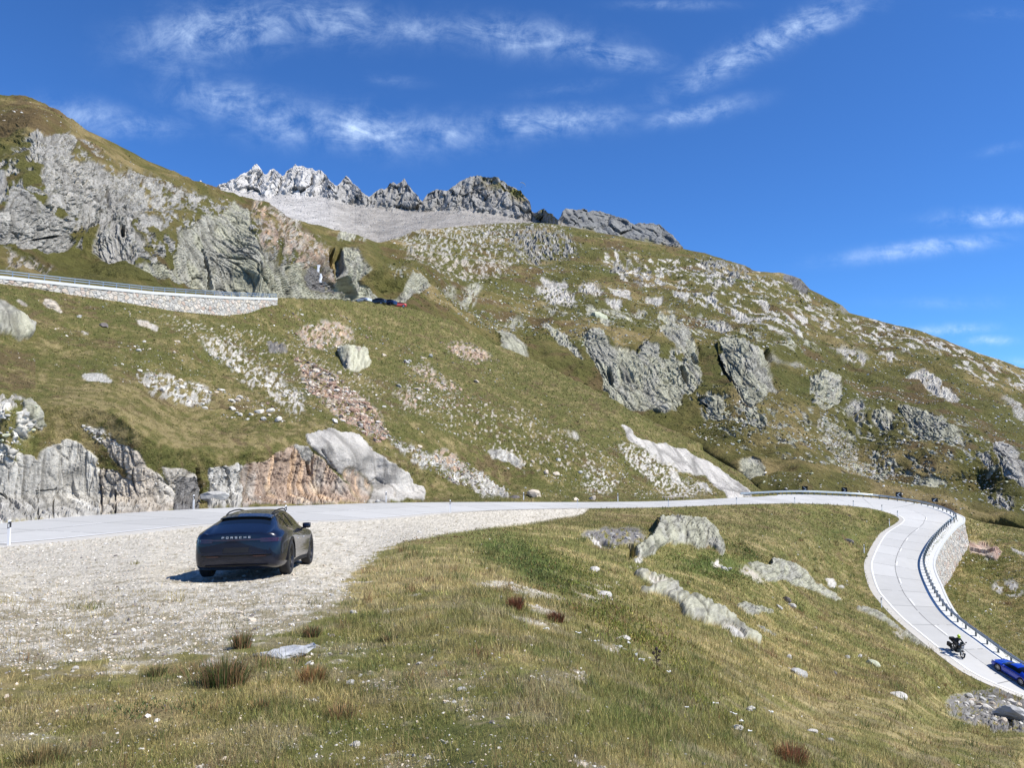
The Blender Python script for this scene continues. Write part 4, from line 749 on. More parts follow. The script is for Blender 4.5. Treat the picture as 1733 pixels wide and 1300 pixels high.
# ------------------------------------------------------------------ mesh helpers
def tag(o, label=None, cat=None, group=None, kind=None):
    if label: o['label'] = label
    if cat: o['category'] = cat
    if group: o['group'] = group
    if kind: o['kind'] = kind
    return o
def np_mesh(name, verts, faces, mat, parent=None, cols=None, smooth=True, extra=None):
    """faces: (n,3) or (n,4) integer array"""
    me = bpy.data.meshes.new(name); verts = np.asarray(verts, np.float32); faces = np.asarray(faces, np.int32); k = faces.shape[1]
    me.vertices.add(len(verts)); me.vertices.foreach_set('co', verts.ravel())
    me.loops.add(faces.size); me.loops.foreach_set('vertex_index', faces.ravel())
    me.polygons.add(len(faces)); me.polygons.foreach_set('loop_start', np.arange(0, faces.size, k, dtype=np.int32)); me.polygons.foreach_set('loop_total', np.full(len(faces), k, np.int32))
    me.polygons.foreach_set('use_smooth', np.full(len(faces), smooth))
    me.update(calc_edges=True)
    if cols is not None:
        a = me.color_attributes.new('Col', 'FLOAT_COLOR', 'POINT'); c4 = np.ones((len(verts), 4), np.float32); c4[:, :cols.shape[1]] = cols; a.data.foreach_set('color', c4.ravel())
    if extra is not None:
        a = me.attributes.new('mask', 'FLOAT_VECTOR', 'POINT'); a.data.foreach_set('vector', extra.astype(np.float32).ravel())
    if mat: me.materials.append(mat)
    o = bpy.data.objects.new(name, me); COL.objects.link(o)
    if parent: o.parent = parent
    return o
def new_mat(name):
    m = bpy.data.materials.new(name); m.use_nodes = True; nt = m.node_tree; nt.nodes.clear()
    b = N(nt, 'ShaderNodeBsdfPrincipled'); o = N(nt, 'ShaderNodeOutputMaterial'); nt.links.new(b.outputs[0], o.inputs[0])
    return m, nt, b
def noise(nt, vec, scale, detail=6, rough=.6, dist=0):
    n = N(nt, 'ShaderNodeTexNoise'); n.inputs['Scale'].default_value = scale; n.inputs['Detail'].default_value = detail; n.inputs['Roughness'].default_value = rough; n.inputs['Distortion'].default_value = dist
    if vec is not None: nt.links.new(vec, n.inputs['Vector'])
    return n.outputs[0]
def mixc(nt, fac, a, b, mode='MIX'):
    m = N(nt, 'ShaderNodeMix', data_type='RGBA', blend_type=mode)
    for s, v in (('Factor', fac), ('A', a), ('B', b)):
        if isinstance(v, (int, float)): m.inputs[s].default_value = v
        elif isinstance(v, tuple): m.inputs[s].default_value = (*v, 1) if len(v) == 3 else v
        else: nt.links.new(v, m.inputs[s])
    return m.outputs['Result']
def scalec(nt, col, f):
    """colour times a scalar socket"""
    m = N(nt, 'ShaderNodeVectorMath', operation='SCALE'); nt.links.new(col, m.inputs[0])
    if isinstance(f, (int, float)): m.inputs['Scale'].default_value = f
    else: nt.links.new(f, m.inputs['Scale'])
    return m.outputs[0]
def bump(nt, b, h, strength=.5, distance=.05):
    n = N(nt, 'ShaderNodeBump'); n.inputs['Strength'].default_value = strength; n.inputs['Distance'].default_value = distance
    nt.links.new(h, n.inputs['Height']); nt.links.new(n.outputs[0], b.inputs['Normal'])
def terrain_mat(name, fine, coarse, bd):
    m, nt, b = new_mat(name); at = N(nt, 'ShaderNodeAttribute', attribute_name='Col'); mk = N(nt, 'ShaderNodeAttribute', attribute_name='mask')
    ob = N(nt, 'ShaderNodeTexCoord').outputs['Object']
    a = noise(nt, ob, fine, 8, .72); c = noise(nt, ob, coarse, 8, .68, .3)
    f = MATH(nt, 'MULTIPLY_ADD', a, 1.1, MATH(nt, 'MULTIPLY_ADD', c, .9, -.0))
    b.inputs['Base Color'].default_value = (.2, .2, .2, 1); nt.links.new(scalec(nt, at.outputs['Color'], f), b.inputs['Base Color'])
    b.inputs['Roughness'].default_value = .93; b.inputs['Specular IOR Level'].default_value = .12
    h = MATH(nt, 'MULTIPLY_ADD', noise(nt, ob, fine * .7, 9, .75), 1.0, MATH(nt, 'MULTIPLY', noise(nt, ob, coarse * 2, 6, .7), 1.6))
    bump(nt, b, h, 1.0, bd); return m
M_near = terrain_mat('ground_near', 28.0, 3.0, .035)
M_hill = terrain_mat('ground_hill', 3.2, .5, .35)
M_far = terrain_mat('ground_far', .8, .12, 1.4)
M_rock = terrain_mat('rock_near', 7.0, 1.1, .14)
M_peak = terrain_mat('ground_peak', .06, .02, 2.5)
# ------------------------------------------------------------------ split the sheet into named pieces of the place
MASKS = np.stack([ROCK, GRAV, QY * 0], -1)
def cut(name, sel, mat, smooth=True):
    """sel: boolean (NR-1,NC-1) of grid cells"""
    r, c = np.where(sel)
    if len(r) == 0: return None
    f = np.stack([r * NC + c, r * NC + c + 1, (r + 1) * NC + c + 1, (r + 1) * NC + c], -1)
    u, inv = np.unique(f.ravel(), return_inverse=True)
    return np_mesh(name, G.reshape(-1, 3)[u], inv.reshape(f.shape), mat, cols=ALB.reshape(-1, 3)[u], extra=MASKS.reshape(-1, 3)[u], smooth=smooth)
Zc = ZONE[:-1, :-1]; Rc = REG[:-1, :-1]; Qy = QY[:-1, :-1]; Qx = QX[:-1, :-1]; Gv = GRAV[:-1, :-1]; rw = np.arange(NR - 1)[:, None] + 0 * Qx
used_ = np.zeros(Zc.shape, bool)
OUTCROPS = {}   # photo position -> words
def reg_at(px, py, zone=0):
    return int(fieldat(REG, np.array([px]), np.array([py]), zone)[0])
NAMED = [
 (1165, 905, 'large boulder', 'big rounded boulder with yellow-green lichen in the meadow inside the bend', 'boulder'),
 (1150, 1030, 'rock_slab', 'long cracked lichen-covered rock slab running down the meadow below the big boulder', 'rock'),
 (1330, 975, 'rock_slab', 'pale green cracked slab sticking out of the grass just left of the road bend', 'rock'),
 (1500, 1045, 'rock_slab', 'narrow lichen-spotted ledge beside the road edge above the motorcycle', 'rock'),
 (1262, 1029, 'rock_slab', 'small flat lichen slab in the grass between the two long slabs', 'rock'),
 (1240, 1072, 'rock_slab', 'bluish white stone plate at the foot of the long cracked slab', 'rock'),
 (1415, 990, 'rock_slab', 'pale bare rock lying right of the pale green slab near the road', 'rock'),
 (1290, 1065, 'rock_slab', 'short thin lichen strip of rock below the small flat slab', 'rock'),
 (70, 830, 'rock_cliff', 'grey and white blasted rock face at the roadside on the far left', 'cliff'),
 (220, 830, 'rock_cliff', 'light stepped rock face with big cracks right of the grey roadside face', 'cliff'),
 (300, 820, 'rock_cliff', 'dark grey rock face beside the white marker post', 'cliff'),
 (390, 820, 'rock_cliff', 'blue-grey jointed rock blocks behind the parked black car', 'cliff'),
 (470, 810, 'rock_cliff', 'rusty orange streaked rock wall behind the parked black car', 'cliff'),
 (620, 790, 'rock_dome', 'smooth pale rock hump rising from the roadside right of the rusty wall', 'rock'),
 (15, 550, 'boulder', 'lichen-covered grey boulder on the slope under the upper road at the far left', 'boulder'),
 (85, 515, 'rock_slab', 'flat sandy-coloured slab in the grass below the upper retaining wall', 'rock'),
 (598, 605, 'rock_outcrop', 'small upright ribbed rock on the middle of the green slope', 'rock'),
 (1190, 800, 'rock_slab', 'long white polished slab sliding down to the road before the bend', 'rock'),
 (1668, 930, 'rock_slab', 'reddish smooth rock slab in the grass below the stone wall of the bend', 'rock'),
 (842, 772, 'rock_outcrop', 'low grey outcrop with a rusty end above the marker posts', 'rock'),
 (57, 695, 'rock_outcrop', 'lichen-edged rock hump above the scree over the roadside face', 'rock'),
]
done = set()
for (px, py, nm, lb, ct) in NAMED:
    ri = reg_at(px, py)
    if ri < 0 or ri in done:
        print('no region for', lb, ri); continue
    done.add(ri); s = (Rc == ri) & (Zc == 0) & ~used_
    o = cut(nm.replace(' ', '_'), s, M_rock, nm not in ('rock_cliff', 'large boulder', 'rock_slab'))
    if o: used_ |= s; tag(o, lb, ct)
FAR_CL = [(130, 290, 'tall grey cliff face on the upper left mountainside'), (15, 380, 'broken grey cliff at the left edge above the upper road'), (450, 440, 'pale ribbed cliff sloping down above the end of the upper road'), (720, 480, 'rounded rock bluff behind the cars parked on the upper road'),
          (1110, 660, 'broad lichen-grey rock face in the middle of the right slope'), (1260, 620, 'tall lichen-grey rock dome right of the broad rock face'), (1210, 685, 'mushroom-shaped rock between the two big faces')]
for (px, py, lb) in FAR_CL:
    ri = reg_at(px, py, 2)
    if ri < 0 or ri in done: print('no far region', lb, ri); continue
    done.add(ri); s = (Rc == ri) & (Zc == 2); o = cut('cliff', s, M_far, False)
    if o: used_ |= s; tag(o, lb, None, kind='structure')
free = ~used_
road_c = inroad[:-1, :-1]
tag(cut('gravel_pad', free & (Zc == 0) & (Gv > .5) & (Qy > 850), M_near), kind='structure'); used_ |= (Zc == 0) & (Gv > .5) & (Qy > 850)
free = ~used_
nearz = G[:-1, :-1, 1] < 60
tag(cut('meadow', free & (Zc == 0) & nearz, M_near), kind='structure')
tag(cut('hillside', free & ((Zc == 0) & ~nearz | (Zc == 1) | ((rw >= nA - 1) & (rw < nA))), M_hill), kind='structure')
tag(cut('mountain', free & ((Zc == 2) | (Zc == 3)), M_far, False), kind='structure')
tag(cut('mountain_range', free & ((Zc == 4) | (Zc == 5)), M_peak, False), kind='structure')
# ground behind the camera
gx, gy = np.meshgrid(np.linspace(-90, 90, 61), np.linspace(-120, 7, 64)); gz = -1.95 - .05 * gy - .42 * np.maximum(gx - .2, 0) * (1 / (1 + .02 * np.maximum(gx, 0))) + .05 * vnoise(np.stack([gx, gy, gx * 0], -1) / 3, 5)
gz = np.where(gy > 2.2, gz - .25, gz)
gi = np.arange(61 * 64).reshape(64, 61); gf = np.stack([gi[:-1, :-1], gi[:-1, 1:], gi[1:, 1:], gi[1:, :-1]], -1).reshape(-1, 4)
gc = np.tile(np.float32([.17, .15, .07]), (61 * 64, 1))
tag(np_mesh('ground', np.stack([gx, gy, gz], -1).reshape(-1, 3), gf, M_near, cols=gc), kind='structure')

# ------------------------------------------------------------------ road
def simple_mat(name, col, rough=.5, metal=0.0, spec=.5, coat=0.0, var=0.0, vscale=8, bmp=0.0, emis=None, alpha=None, trans=0.0):
    m, nt, b = new_mat(name); b.inputs['Base Color'].default_value = (*col, 1); b.inputs['Roughness'].default_value = rough
    b.inputs['Metallic'].default_value = metal; b.inputs['Specular IOR Level'].default_value = spec
    if coat: b.inputs['Coat Weight'].default_value = coat; b.inputs['Coat Roughness'].default_value = .03
    if trans: b.inputs['Transmission Weight'].default_value = trans
    ob = N(nt, 'ShaderNodeTexCoord').outputs['Object']
    if var:
        f = MATH(nt, 'MULTIPLY_ADD', noise(nt, ob, vscale, 6, .65), var * 2, 1 - var)
        rgb = N(nt, 'ShaderNodeRGB'); rgb.outputs[0].default_value = (*col, 1); nt.links.new(scalec(nt, rgb.outputs[0], f), b.inputs['Base Color'])
    if bmp: bump(nt, b, noise(nt, ob, vscale * 2, 6, .7), .8, bmp)
    return m
mR, nt, b = new_mat('road_concrete')
ra = N(nt, 'ShaderNodeAttribute', attribute_name='mask'); sx = N(nt, 'ShaderNodeSeparateXYZ'); nt.links.new(ra.outputs['Vector'], sx.inputs[0])
arc, acr, wdt = sx.outputs
ob = N(nt, 'ShaderNodeTexCoord').outputs['Object']
SL = 5.6
lane = MATH(nt, 'FLOOR', MATH(nt, 'MULTIPLY', acr, 2.0))
sid = MATH(nt, 'FLOOR', MATH(nt, 'DIVIDE', arc, SL))
wn = N(nt, 'ShaderNodeTexWhiteNoise', noise_dimensions='2D'); cv = N(nt, 'ShaderNodeCombineXYZ'); nt.links.new(sid, cv.inputs[0]); nt.links.new(lane, cv.inputs[1]); nt.links.new(cv.outputs[0], wn.inputs['Vector'])
fr = MATH(nt, 'FRACT', MATH(nt, 'DIVIDE', arc, SL)); jt = MATH(nt, 'LESS_THAN', MATH(nt, 'MULTIPLY', MATH(nt, 'MINIMUM', fr, MATH(nt, 'SUBTRACT', 1.0, fr)), SL), .045)
lj = MATH(nt, 'LESS_THAN', MATH(nt, 'MULTIPLY', MATH(nt, 'ABSOLUTE', MATH(nt, 'SUBTRACT', acr, .5)), wdt), .045)
jn = MATH(nt, 'MAXIMUM', jt, lj)
jn = MATH(nt, 'MULTIPLY', jn, MATH(nt, 'GREATER_THAN', noise(nt, ob, .9, 3, .6), .40))
rgb = N(nt, 'ShaderNodeRGB'); rgb.outputs[0].default_value = (.46, .455, .43, 1)
f = MATH(nt, 'MULTIPLY_ADD', wn.outputs['Value'], .14, MATH(nt, 'MULTIPLY_ADD', noise(nt, ob, .8, 8, .65), .22, MATH(nt, 'MULTIPLY_ADD', noise(nt, ob, 30, 4, .7), .16, .74)))
c0 = scalec(nt, rgb.outputs[0], f); nt.links.new(mixc(nt, MATH(nt, 'MULTIPLY', jn, .8), c0, (.10, .10, .095)), b.inputs['Base Color']); b.inputs['Roughness'].default_value = .85; b.inputs['Specular IOR Level'].default_value = .2
def ribbon(name, a, bb, mat, nacross=6, dz=0.0, arc=None, kind='structure'):
    n = len(a); t = np.linspace(0, 1, nacross + 1)[None, :, None]
    v = a[:, None] * (1 - t) + bb[:, None] * t; v[..., 2] += dz; w = np.linalg.norm(a - bb, axis=1)
    i = np.arange(n * (nacross + 1)).reshape(n, nacross + 1); f = np.stack([i[:-1, :-1], i[1:, :-1], i[1:, 1:], i[:-1, 1:]], -1).reshape(-1, 4)
    if arc is None: arc = np.zeros(n)
    ex = np.stack([np.broadcast_to(arc[:, None], (n, nacross + 1)), np.broadcast_to(t[..., 0], (n, nacross + 1)), np.broadcast_to(w[:, None], (n, nacross + 1))], -1).reshape(-1, 3)
    return tag(np_mesh(name, v.reshape(-1, 3), f, mat, extra=ex), kind=kind)
ribbon('road', R_in, R_out, mR, 6, arc=ARC)
ac_ = R_out - R_in; ac_[:, 2] = 0; ac_ /= np.linalg.norm(ac_, axis=1, keepdims=True)
def hn(E):   # horizontal normal of an edge, pointing away from the road, smoothed
    t = np.gradient(E, axis=0); t[:, 2] = 0
    k = np.ones(9) / 9; t = np.stack([np.convolve(np.pad(t[:, j], 4, mode='edge'), k, 'valid') for j in range(3)], -1); t /= np.linalg.norm(t, axis=1, keepdims=True)
    return np.stack([-t[:, 1], t[:, 0], 0 * t[:, 0]], -1)
nI = hn(R_in); nI *= np.sign(-(nI * ac_).sum(1))[:, None]
nO = hn(R_out); nO *= np.sign((nO * ac_).sum(1))[:, None]
M_white = simple_mat('white_paint', (.80, .80, .78), .7, var=.08, vscale=6)
M_verge = simple_mat('verge_concrete', (.50, .475, .42), .9, var=.22, vscale=1.6, bmp=.01)
ribbon('road_marking', R_in + ac_ * .10, R_in + ac_ * .26, M_white, 1, dz=.006)
ribbon('road_marking', R_out - ac_ * .22, R_out - ac_ * .08, M_white, 1, dz=.006)
wv = np.interp(R_in[:, 2], [-14.5, -14, -7.6, -6.4, -3], [.75, .5, .35, 1.9, 2.3])[:, None]
a_ = R_in + nI * 0.0; b_ = R_in + nI * wv; b_[:, 2] -= .02
ribbon('road_verge', a_, b_, M_verge, 3, dz=-.012)
# dashed middle line
dv = []; df = []
s = 3.0
while s < ARC[-1] - 4:
    m = np.interp(s, ARC, np.arange(len(ARC)))
    if R_mid[int(m), 1] > 40:
        pts = []
        for q in np.linspace(s, s + 2.4, 4):
            k = np.interp(q, ARC, np.arange(len(ARC))); k0 = min(int(k), len(ARC) - 2); fr_ = k - k0
            c = R_mid[k0] * (1 - fr_) + R_mid[k0 + 1] * fr_; a = ac_[k0]
            zc = c[2]; pts += [c + a * .14 + [0, 0, .007], c + a * .25 + [0, 0, .007]]
        i0 = len(dv); dv += pts
        for k in range(3): df.append([i0 + 2 * k, i0 + 2 * k + 1, i0 + 2 * k + 3, i0 + 2 * k + 2])
    s += 8.4
tag(np_mesh('road_marking', dv, df, M_white), kind='structure')

# ------------------------------------------------------------------ grass
def grass_mat():
    m, nt, b = new_mat('grass_blade'); at = N(nt, 'ShaderNodeAttribute', attribute_name='Col')
    nt.links.new(at.outputs['Color'], b.inputs['Base Color']); b.inputs['Roughness'].default_value = .75; b.inputs['Specular IOR Level'].default_value = .18
    tr = N(nt, 'ShaderNodeBsdfTranslucent'); nt.links.new(at.outputs['Color'], tr.inputs[0]); mx = N(nt, 'ShaderNodeMixShader'); mx.inputs[0].default_value = .28
    nt.links.new(b.outputs[0], mx.inputs[1]); nt.links.new(tr.outputs[0], mx.inputs[2]); nt.links.new(mx.outputs[0], [n for n in nt.nodes if n.type == 'OUTPUT_MATERIAL'][0].inputs[0]); return m
M_grass = grass_mat()
def blades(name, base, h, w, cols, lean=.55, five=False, parent=None, kind='stuff', az=None):
    n = len(base); th = RNG.uniform(0, 2 * math.pi, n) if az is None else az; fa = th + RNG.uniform(-1, 1, n) * 1.2
    side = np.stack([np.cos(fa + 1.57), np.sin(fa + 1.57), 0 * th], -1) * (w / 2)[:, None]
    l = (RNG.random(n) ** .8) * lean; tip = base + np.stack([np.cos(th) * l, np.sin(th) * l, np.sqrt(np.maximum(1 - l * l, .1))], -1) * h[:, None]
    if five:
        mid = base * .45 + tip * .55; mid[:, 2] += .10 * h * (l / .5)
        v = np.stack([base - side, base + side, mid + side * .75, mid - side * .75, tip], 1).reshape(-1, 3); k = np.arange(n)[:, None] * 5
        f = np.concatenate([k + [0, 1, 2], k + [0, 2, 3], k + [3, 2, 4]]); c = np.repeat(cols, 5, 0)
    else:
        v = np.stack([base - side, base + side, tip], 1).reshape(-1, 3); f = np.arange(n * 3).reshape(-1, 3); c = np.repeat(cols, 3, 0)
    o = np_mesh(name, v, f, M_grass, parent, cols=c.astype(np.float32), smooth=False)
    if kind: tag(o, kind=kind)
    return o
GSOFT = np.zeros((NR, NC), np.float32)
gm2 = poly_mask([(-360,925),(0,919),(124,908),(369,884),(640,875),(883,859),(1004,858),(985,872),(930,880),(880,887),(830,893),(760,903),(690,915),(640,935),(600,962),(575,995),(560,1020),(500,1045),(430,1062),(350,1085),(260,1098),(120,1108),(0,1112),(-360,1118)], 16)
_f = np.zeros((MH, MW), np.float32); _f[gm2[2]:gm2[3], gm2[0]:gm2[1]] = gm2[4]; GSOFT[s0] = samp(_f, QX[s0], QY[s0] - 22 * (QY[s0] > 985) - 10)
BARE = np.zeros((NR, NC), np.float32); BARE[s0] = np.clip(.85 * sstep(.0, .30, fbm(G0f[s0] * 1.3, 5, 178, .65)) * sstep(30, 10, dist[s0]) + sstep(.04, .5, GSOFT[s0] + .35 * edgew2) * .85, 0, .93) * (QY[s0] > 900)
def ok_grass(px, py, zone, thr=.35):
    r = fieldat(ROCK, px, py, zone); g = fieldat(GRAV, px, py, zone) if zone == 0 else 0 * r
    keep = (r < thr) & ((g < .45) | (RNG.random(len(px)) < .035)) if zone else (r < thr) & (RNG.random(len(px)) > np.maximum(fieldat(BARE, px, py, 0), np.clip(g * 1.02, 0, .985 - .25 * ((py > 1000) & (g > .4)))))
    if zone == 0: keep &= ~fieldat(inroad, px, py, 0) & ((fieldat(road_near, px, py, 0) < .97) | (RNG.random(len(px)) < .4))
    return keep
def scatter(n, x0, x1, y0, y1, zone, thr=.35):
    px = RNG.uniform(x0, x1, n); py = RNG.uniform(y0, y1, n)
    if zone == 0: k = py > crestA(px) + 1
    else: k = (py > skyC(px) + 2) & (py < crestA(px) + 2)
    px, py = px[k], py[k]; k = ok_grass(px, py, zone, thr); return px[k], py[k]
CAR_XY = (-5.45, 17.6)
def tone(px, py, zone, n, var=.35):
    c = fieldat(BASEC, px, py, zone).astype(np.float32); g = fieldat(GRAV, px, py, zone)
    if zone == 0: c = c * np.where(py > 900, 1.45, 1.0)[:, None]
    c = np.where((g > .3)[:, None], np.float32([.34, .28, .15]), c)
    j = np.exp(RNG.normal(0, var, (n, 1))); hue = RNG.random((n, 1))
    straw = (RNG.random(n) < np.where(py > 980, .34, .2))[:, None]; out = c * j * (1 + (hue - .5) * np.float32([.25, .0, .2]))
    return np.where(straw, (c * .35 + np.float32([.42, .34, .14]) * .65) * np.clip(j, .7, 1.3), out)
px, py = scatter(330000, -60, 1800, 985, 1420, 0)
p = surf(px, py); D = p[:, 1]; tall = sstep(-.1, .35, fbm(p / 1.6, 3, 51)) * sstep(2.5, 7, D) + .8 * np.exp(-(((px - 1180) / 330) ** 2 + ((py - 1230 - (px - 1180) * .25) / 90) ** 2))
hh = (.022 + .065 * np.clip(tall, 0, 1.3) * RNG.random(len(px)) ** 1.5) * (1 + .6 * RNG.random(len(px))) * np.interp(D, [3, 12, 40], [.9, 1.15, 1.9]); ww = np.maximum(.0022, D * .00050) * (1 + .5 * RNG.random(len(px)))
blades('grass', p - [0, 0, .005], hh, ww, tone(px, py, 0, len(px)), .75, five=True)
cx_, cy_ = scatter(1500, -40, 1780, 905, 1330, 0); nb_ = 34
cp = surf(cx_, cy_); cd = np.repeat(cp[:, 1], nb_); typ = RNG.random(len(cx_)); tc_ = np.where((typ < .45)[:, None], np.float32([.40, .33, .15]), np.where((typ < .7)[:, None], np.float32([.13, .16, .05]), np.where((typ < .88)[:, None], np.float32([.22, .20, .07]), np.float32([.26, .16, .08]))))
rr_ = np.repeat(RNG.uniform(.05, .16, len(cx_)), nb_) * np.interp(cd, [3, 12, 60], [.6, 1, 3]); bp = np.repeat(cp, nb_, 0) + np.stack([RNG.normal(0, 1, len(cd)) * rr_, RNG.normal(0, 1, len(cd)) * rr_, 0 * rr_ - .02], -1)
blades('grass', bp, np.repeat(RNG.uniform(.5, 1.2, len(cx_)), nb_) * np.interp(cd, [3, 12, 60, 120], [.12, .22, .42, .5]) * RNG.uniform(.5, 1.1, len(cd)), np.maximum(.0022, cd * .0006), (np.repeat(tc_, nb_, 0) * np.exp(RNG.normal(0, .25, (len(cd), 1)))).astype(np.float32), .8, five=True)
px, py = scatter(260000, -40, 1780, 850, 1180, 0); p = surf(px, py); D = p[:, 1]; k = (D > 9) & (py > 850); px, py, p, D = px[k], py[k], p[k], D[k]
hh = np.interp(D, [9, 30, 80, 130], [.12, .20, .30, .36]) * RNG.uniform(.5, 1.2, len(px)) * (1 - .5 * fieldat(GRAV, px, py, 0)); ww = D * .00075 * RNG.uniform(.7, 1.5, len(px))
blades('grass', p - [0, 0, .02], hh, ww, tone(px, py, 0, len(px)), .8)
px, py = scatter(170000, -40, 1780, 465, 852, 0); p = surf(px, py); D = p[:, 1]
blades('grass', p - [0, 0, .04], D * .0024 * RNG.uniform(.4, 1.2, len(px)), D * .0011 * RNG.uniform(.6, 1.4, len(px)), tone(px, py, 0, len(px), .28), .7)
px, py = scatter(150000, 1580, 1780, 870, 1180, 0)
px, py = px[:9000], py[:9000]; p = surf(px, py); D = p[:, 1]
blades('grass', p - [0, 0, .04], D * .0024 * RNG.uniform(.4, 1.2, len(px)), D * .0011 * RNG.uniform(.6, 1.4, len(px)), tone(px, py, 0, len(px), .28), .7)
print('grass', round(time.time() - T0, 1))
# ------------------------------------------------------------------ stones
def stone_proto(seed, sub=2, flat=.6):
    bm = bmesh.new(); bmesh.ops.create_icosphere(bm, subdivisions=sub, radius=1.0); v = np.array([q.co[:] for q in bm.verts]); f = np.array([[w.index for w in q.verts] for q in bm.faces]); bm.free()
    r = np.random.default_rng(seed)
    for _ in range(9):      # cut with random planes: flat broken sides
        n = r.normal(size=3); n /= np.linalg.norm(n); d = r.uniform(.45, .85); h = v @ n; m = h > d; v[m] -= np.outer(h[m] - d, n) * .95
    v *= np.array([1.0, r.uniform(.55, .9), flat * r.uniform(.7, 1.2)]); v += .03 * r.normal(size=v.shape); return v.astype(np.float32), f
PROT = [stone_proto(k, 1, .6) for k in range(14)]; PROT2 = [stone_proto(40 + k, 2, .62) for k in range(10)]
def stone_mat():
    m, nt, b = new_mat('stone'); at = N(nt, 'ShaderNodeAttribute', attribute_name='Col'); ob = N(nt, 'ShaderNodeTexCoord').outputs['Object']
    f = MATH(nt, 'MULTIPLY_ADD', noise(nt, ob, 4, 6, .7), 1.1, .45); nt.links.new(scalec(nt, at.outputs['Color'], f), b.inputs['Base Color']); b.inputs['Roughness'].default_value = .9; b.inputs['Specular IOR Level'].default_value = .15
    bump(nt, b, noise(nt, ob, 6, 6, .7), .6, .05); return m
M_stone = stone_mat()
def rotz(a): 
    c, s = np.cos(a), np.sin(a); z = 0 * c; o = z + 1
    return np.stack([np.stack([c, -s, z], -1), np.stack([s, c, z], -1), np.stack([z, z, o], -1)], -2)
def many_stones(name, pos, size, cols, sink=.25, protos=PROT, kind='stuff'):
    V, Fc, Cc = [], [], []; off = 0; pick = RNG.integers(0, len(protos), len(pos)); ang = RNG.uniform(0, 6.28, len(pos)); tilt = RNG.normal(0, .25, (len(pos), 2))
    for k, (pv, pf) in enumerate(protos):
        i = np.where(pick == k)[0]
        if len(i) == 0: continue
        v = np.einsum('nij,vj->nvi', rotz(ang[i]), pv); v[..., 2] += v[..., 0] * tilt[i, 0:1] + v[..., 1] * tilt[i, 1:2]
        v = v * size[i][:, None, None] + pos[i][:, None]; v[..., 2] += (.35 - sink) * size[i][:, None] * .6
        V.append(v.reshape(-1, 3)); Fc.append((pf[None] + (np.arange(len(i)) * len(pv))[:, None, None] + off).reshape(-1, 3)); Cc.append(np.repeat(cols[i], len(pv), 0)); off += len(i) * len(pv)
    return tag(np_mesh(name, np.concatenate(V), np.concatenate(Fc), M_stone, cols=np.concatenate(Cc).astype(np.float32), smooth=False), kind=kind)
SCOL = {'pale': (.58, .55, .49), 'grey': (.42, .41, .38), 'rust': (.35, .235, .175), 'lich': (.48, .49, .35), 'warm': (.55, .47, .37), 'dark': (.17, .15, .14)}
def mixcol(n, names, p):
    c = np.array([SCOL[k] for k in names])[RNG.choice(len(names), n, p=p)]; return c * np.exp(RNG.normal(0, .18, (n, 1)))
def in_pts(n, poly, zone):
    a = np.array(poly, float); px = RNG.uniform(a[:, 0].min(), a[:, 0].max(), n * 6); py = RNG.uniform(a[:, 1].min(), a[:, 1].max(), n * 6)
    k = in_poly(px, py, a); px, py = px[k][:n], py[k][:n]
    k = (py > crestA(px) + 1.5) if zone == 0 else (py > skyC(px) + 3) & (py < crestA(px))
    return px[k], py[k]
def scree(poly, n, lo, hi, names, p, zone=0, name='scree', dens=None, sink=.25):
    """sizes in photo px at the stone's own distance"""
    px, py = in_pts(n, poly, zone)
    if dens is not None:
        w = fbm(surf(px, py, zone) / dens, 3, 61); k = w > RNG.normal(.06, .10, len(px)); px, py = px[k], py[k]
    if zone == 0: k = ~fieldat(inroad, px, py, 0); px, py = px[k], py[k]
    if not len(px): return
    q = surf(px, py, zone); u = RNG.random(len(px)); s = (lo + (hi - lo) * u ** 5) * q[:, 1] / F / 2
    return px, py, q, s, mixcol(len(px), names, p), sink
def emit(name, parts):
    parts = [p for p in parts if p is not None]
    return many_stones(name, np.concatenate([p[2] for p in parts]), np.concatenate([p[3] for p in parts]), np.concatenate([p[4] for p in parts]), .25)
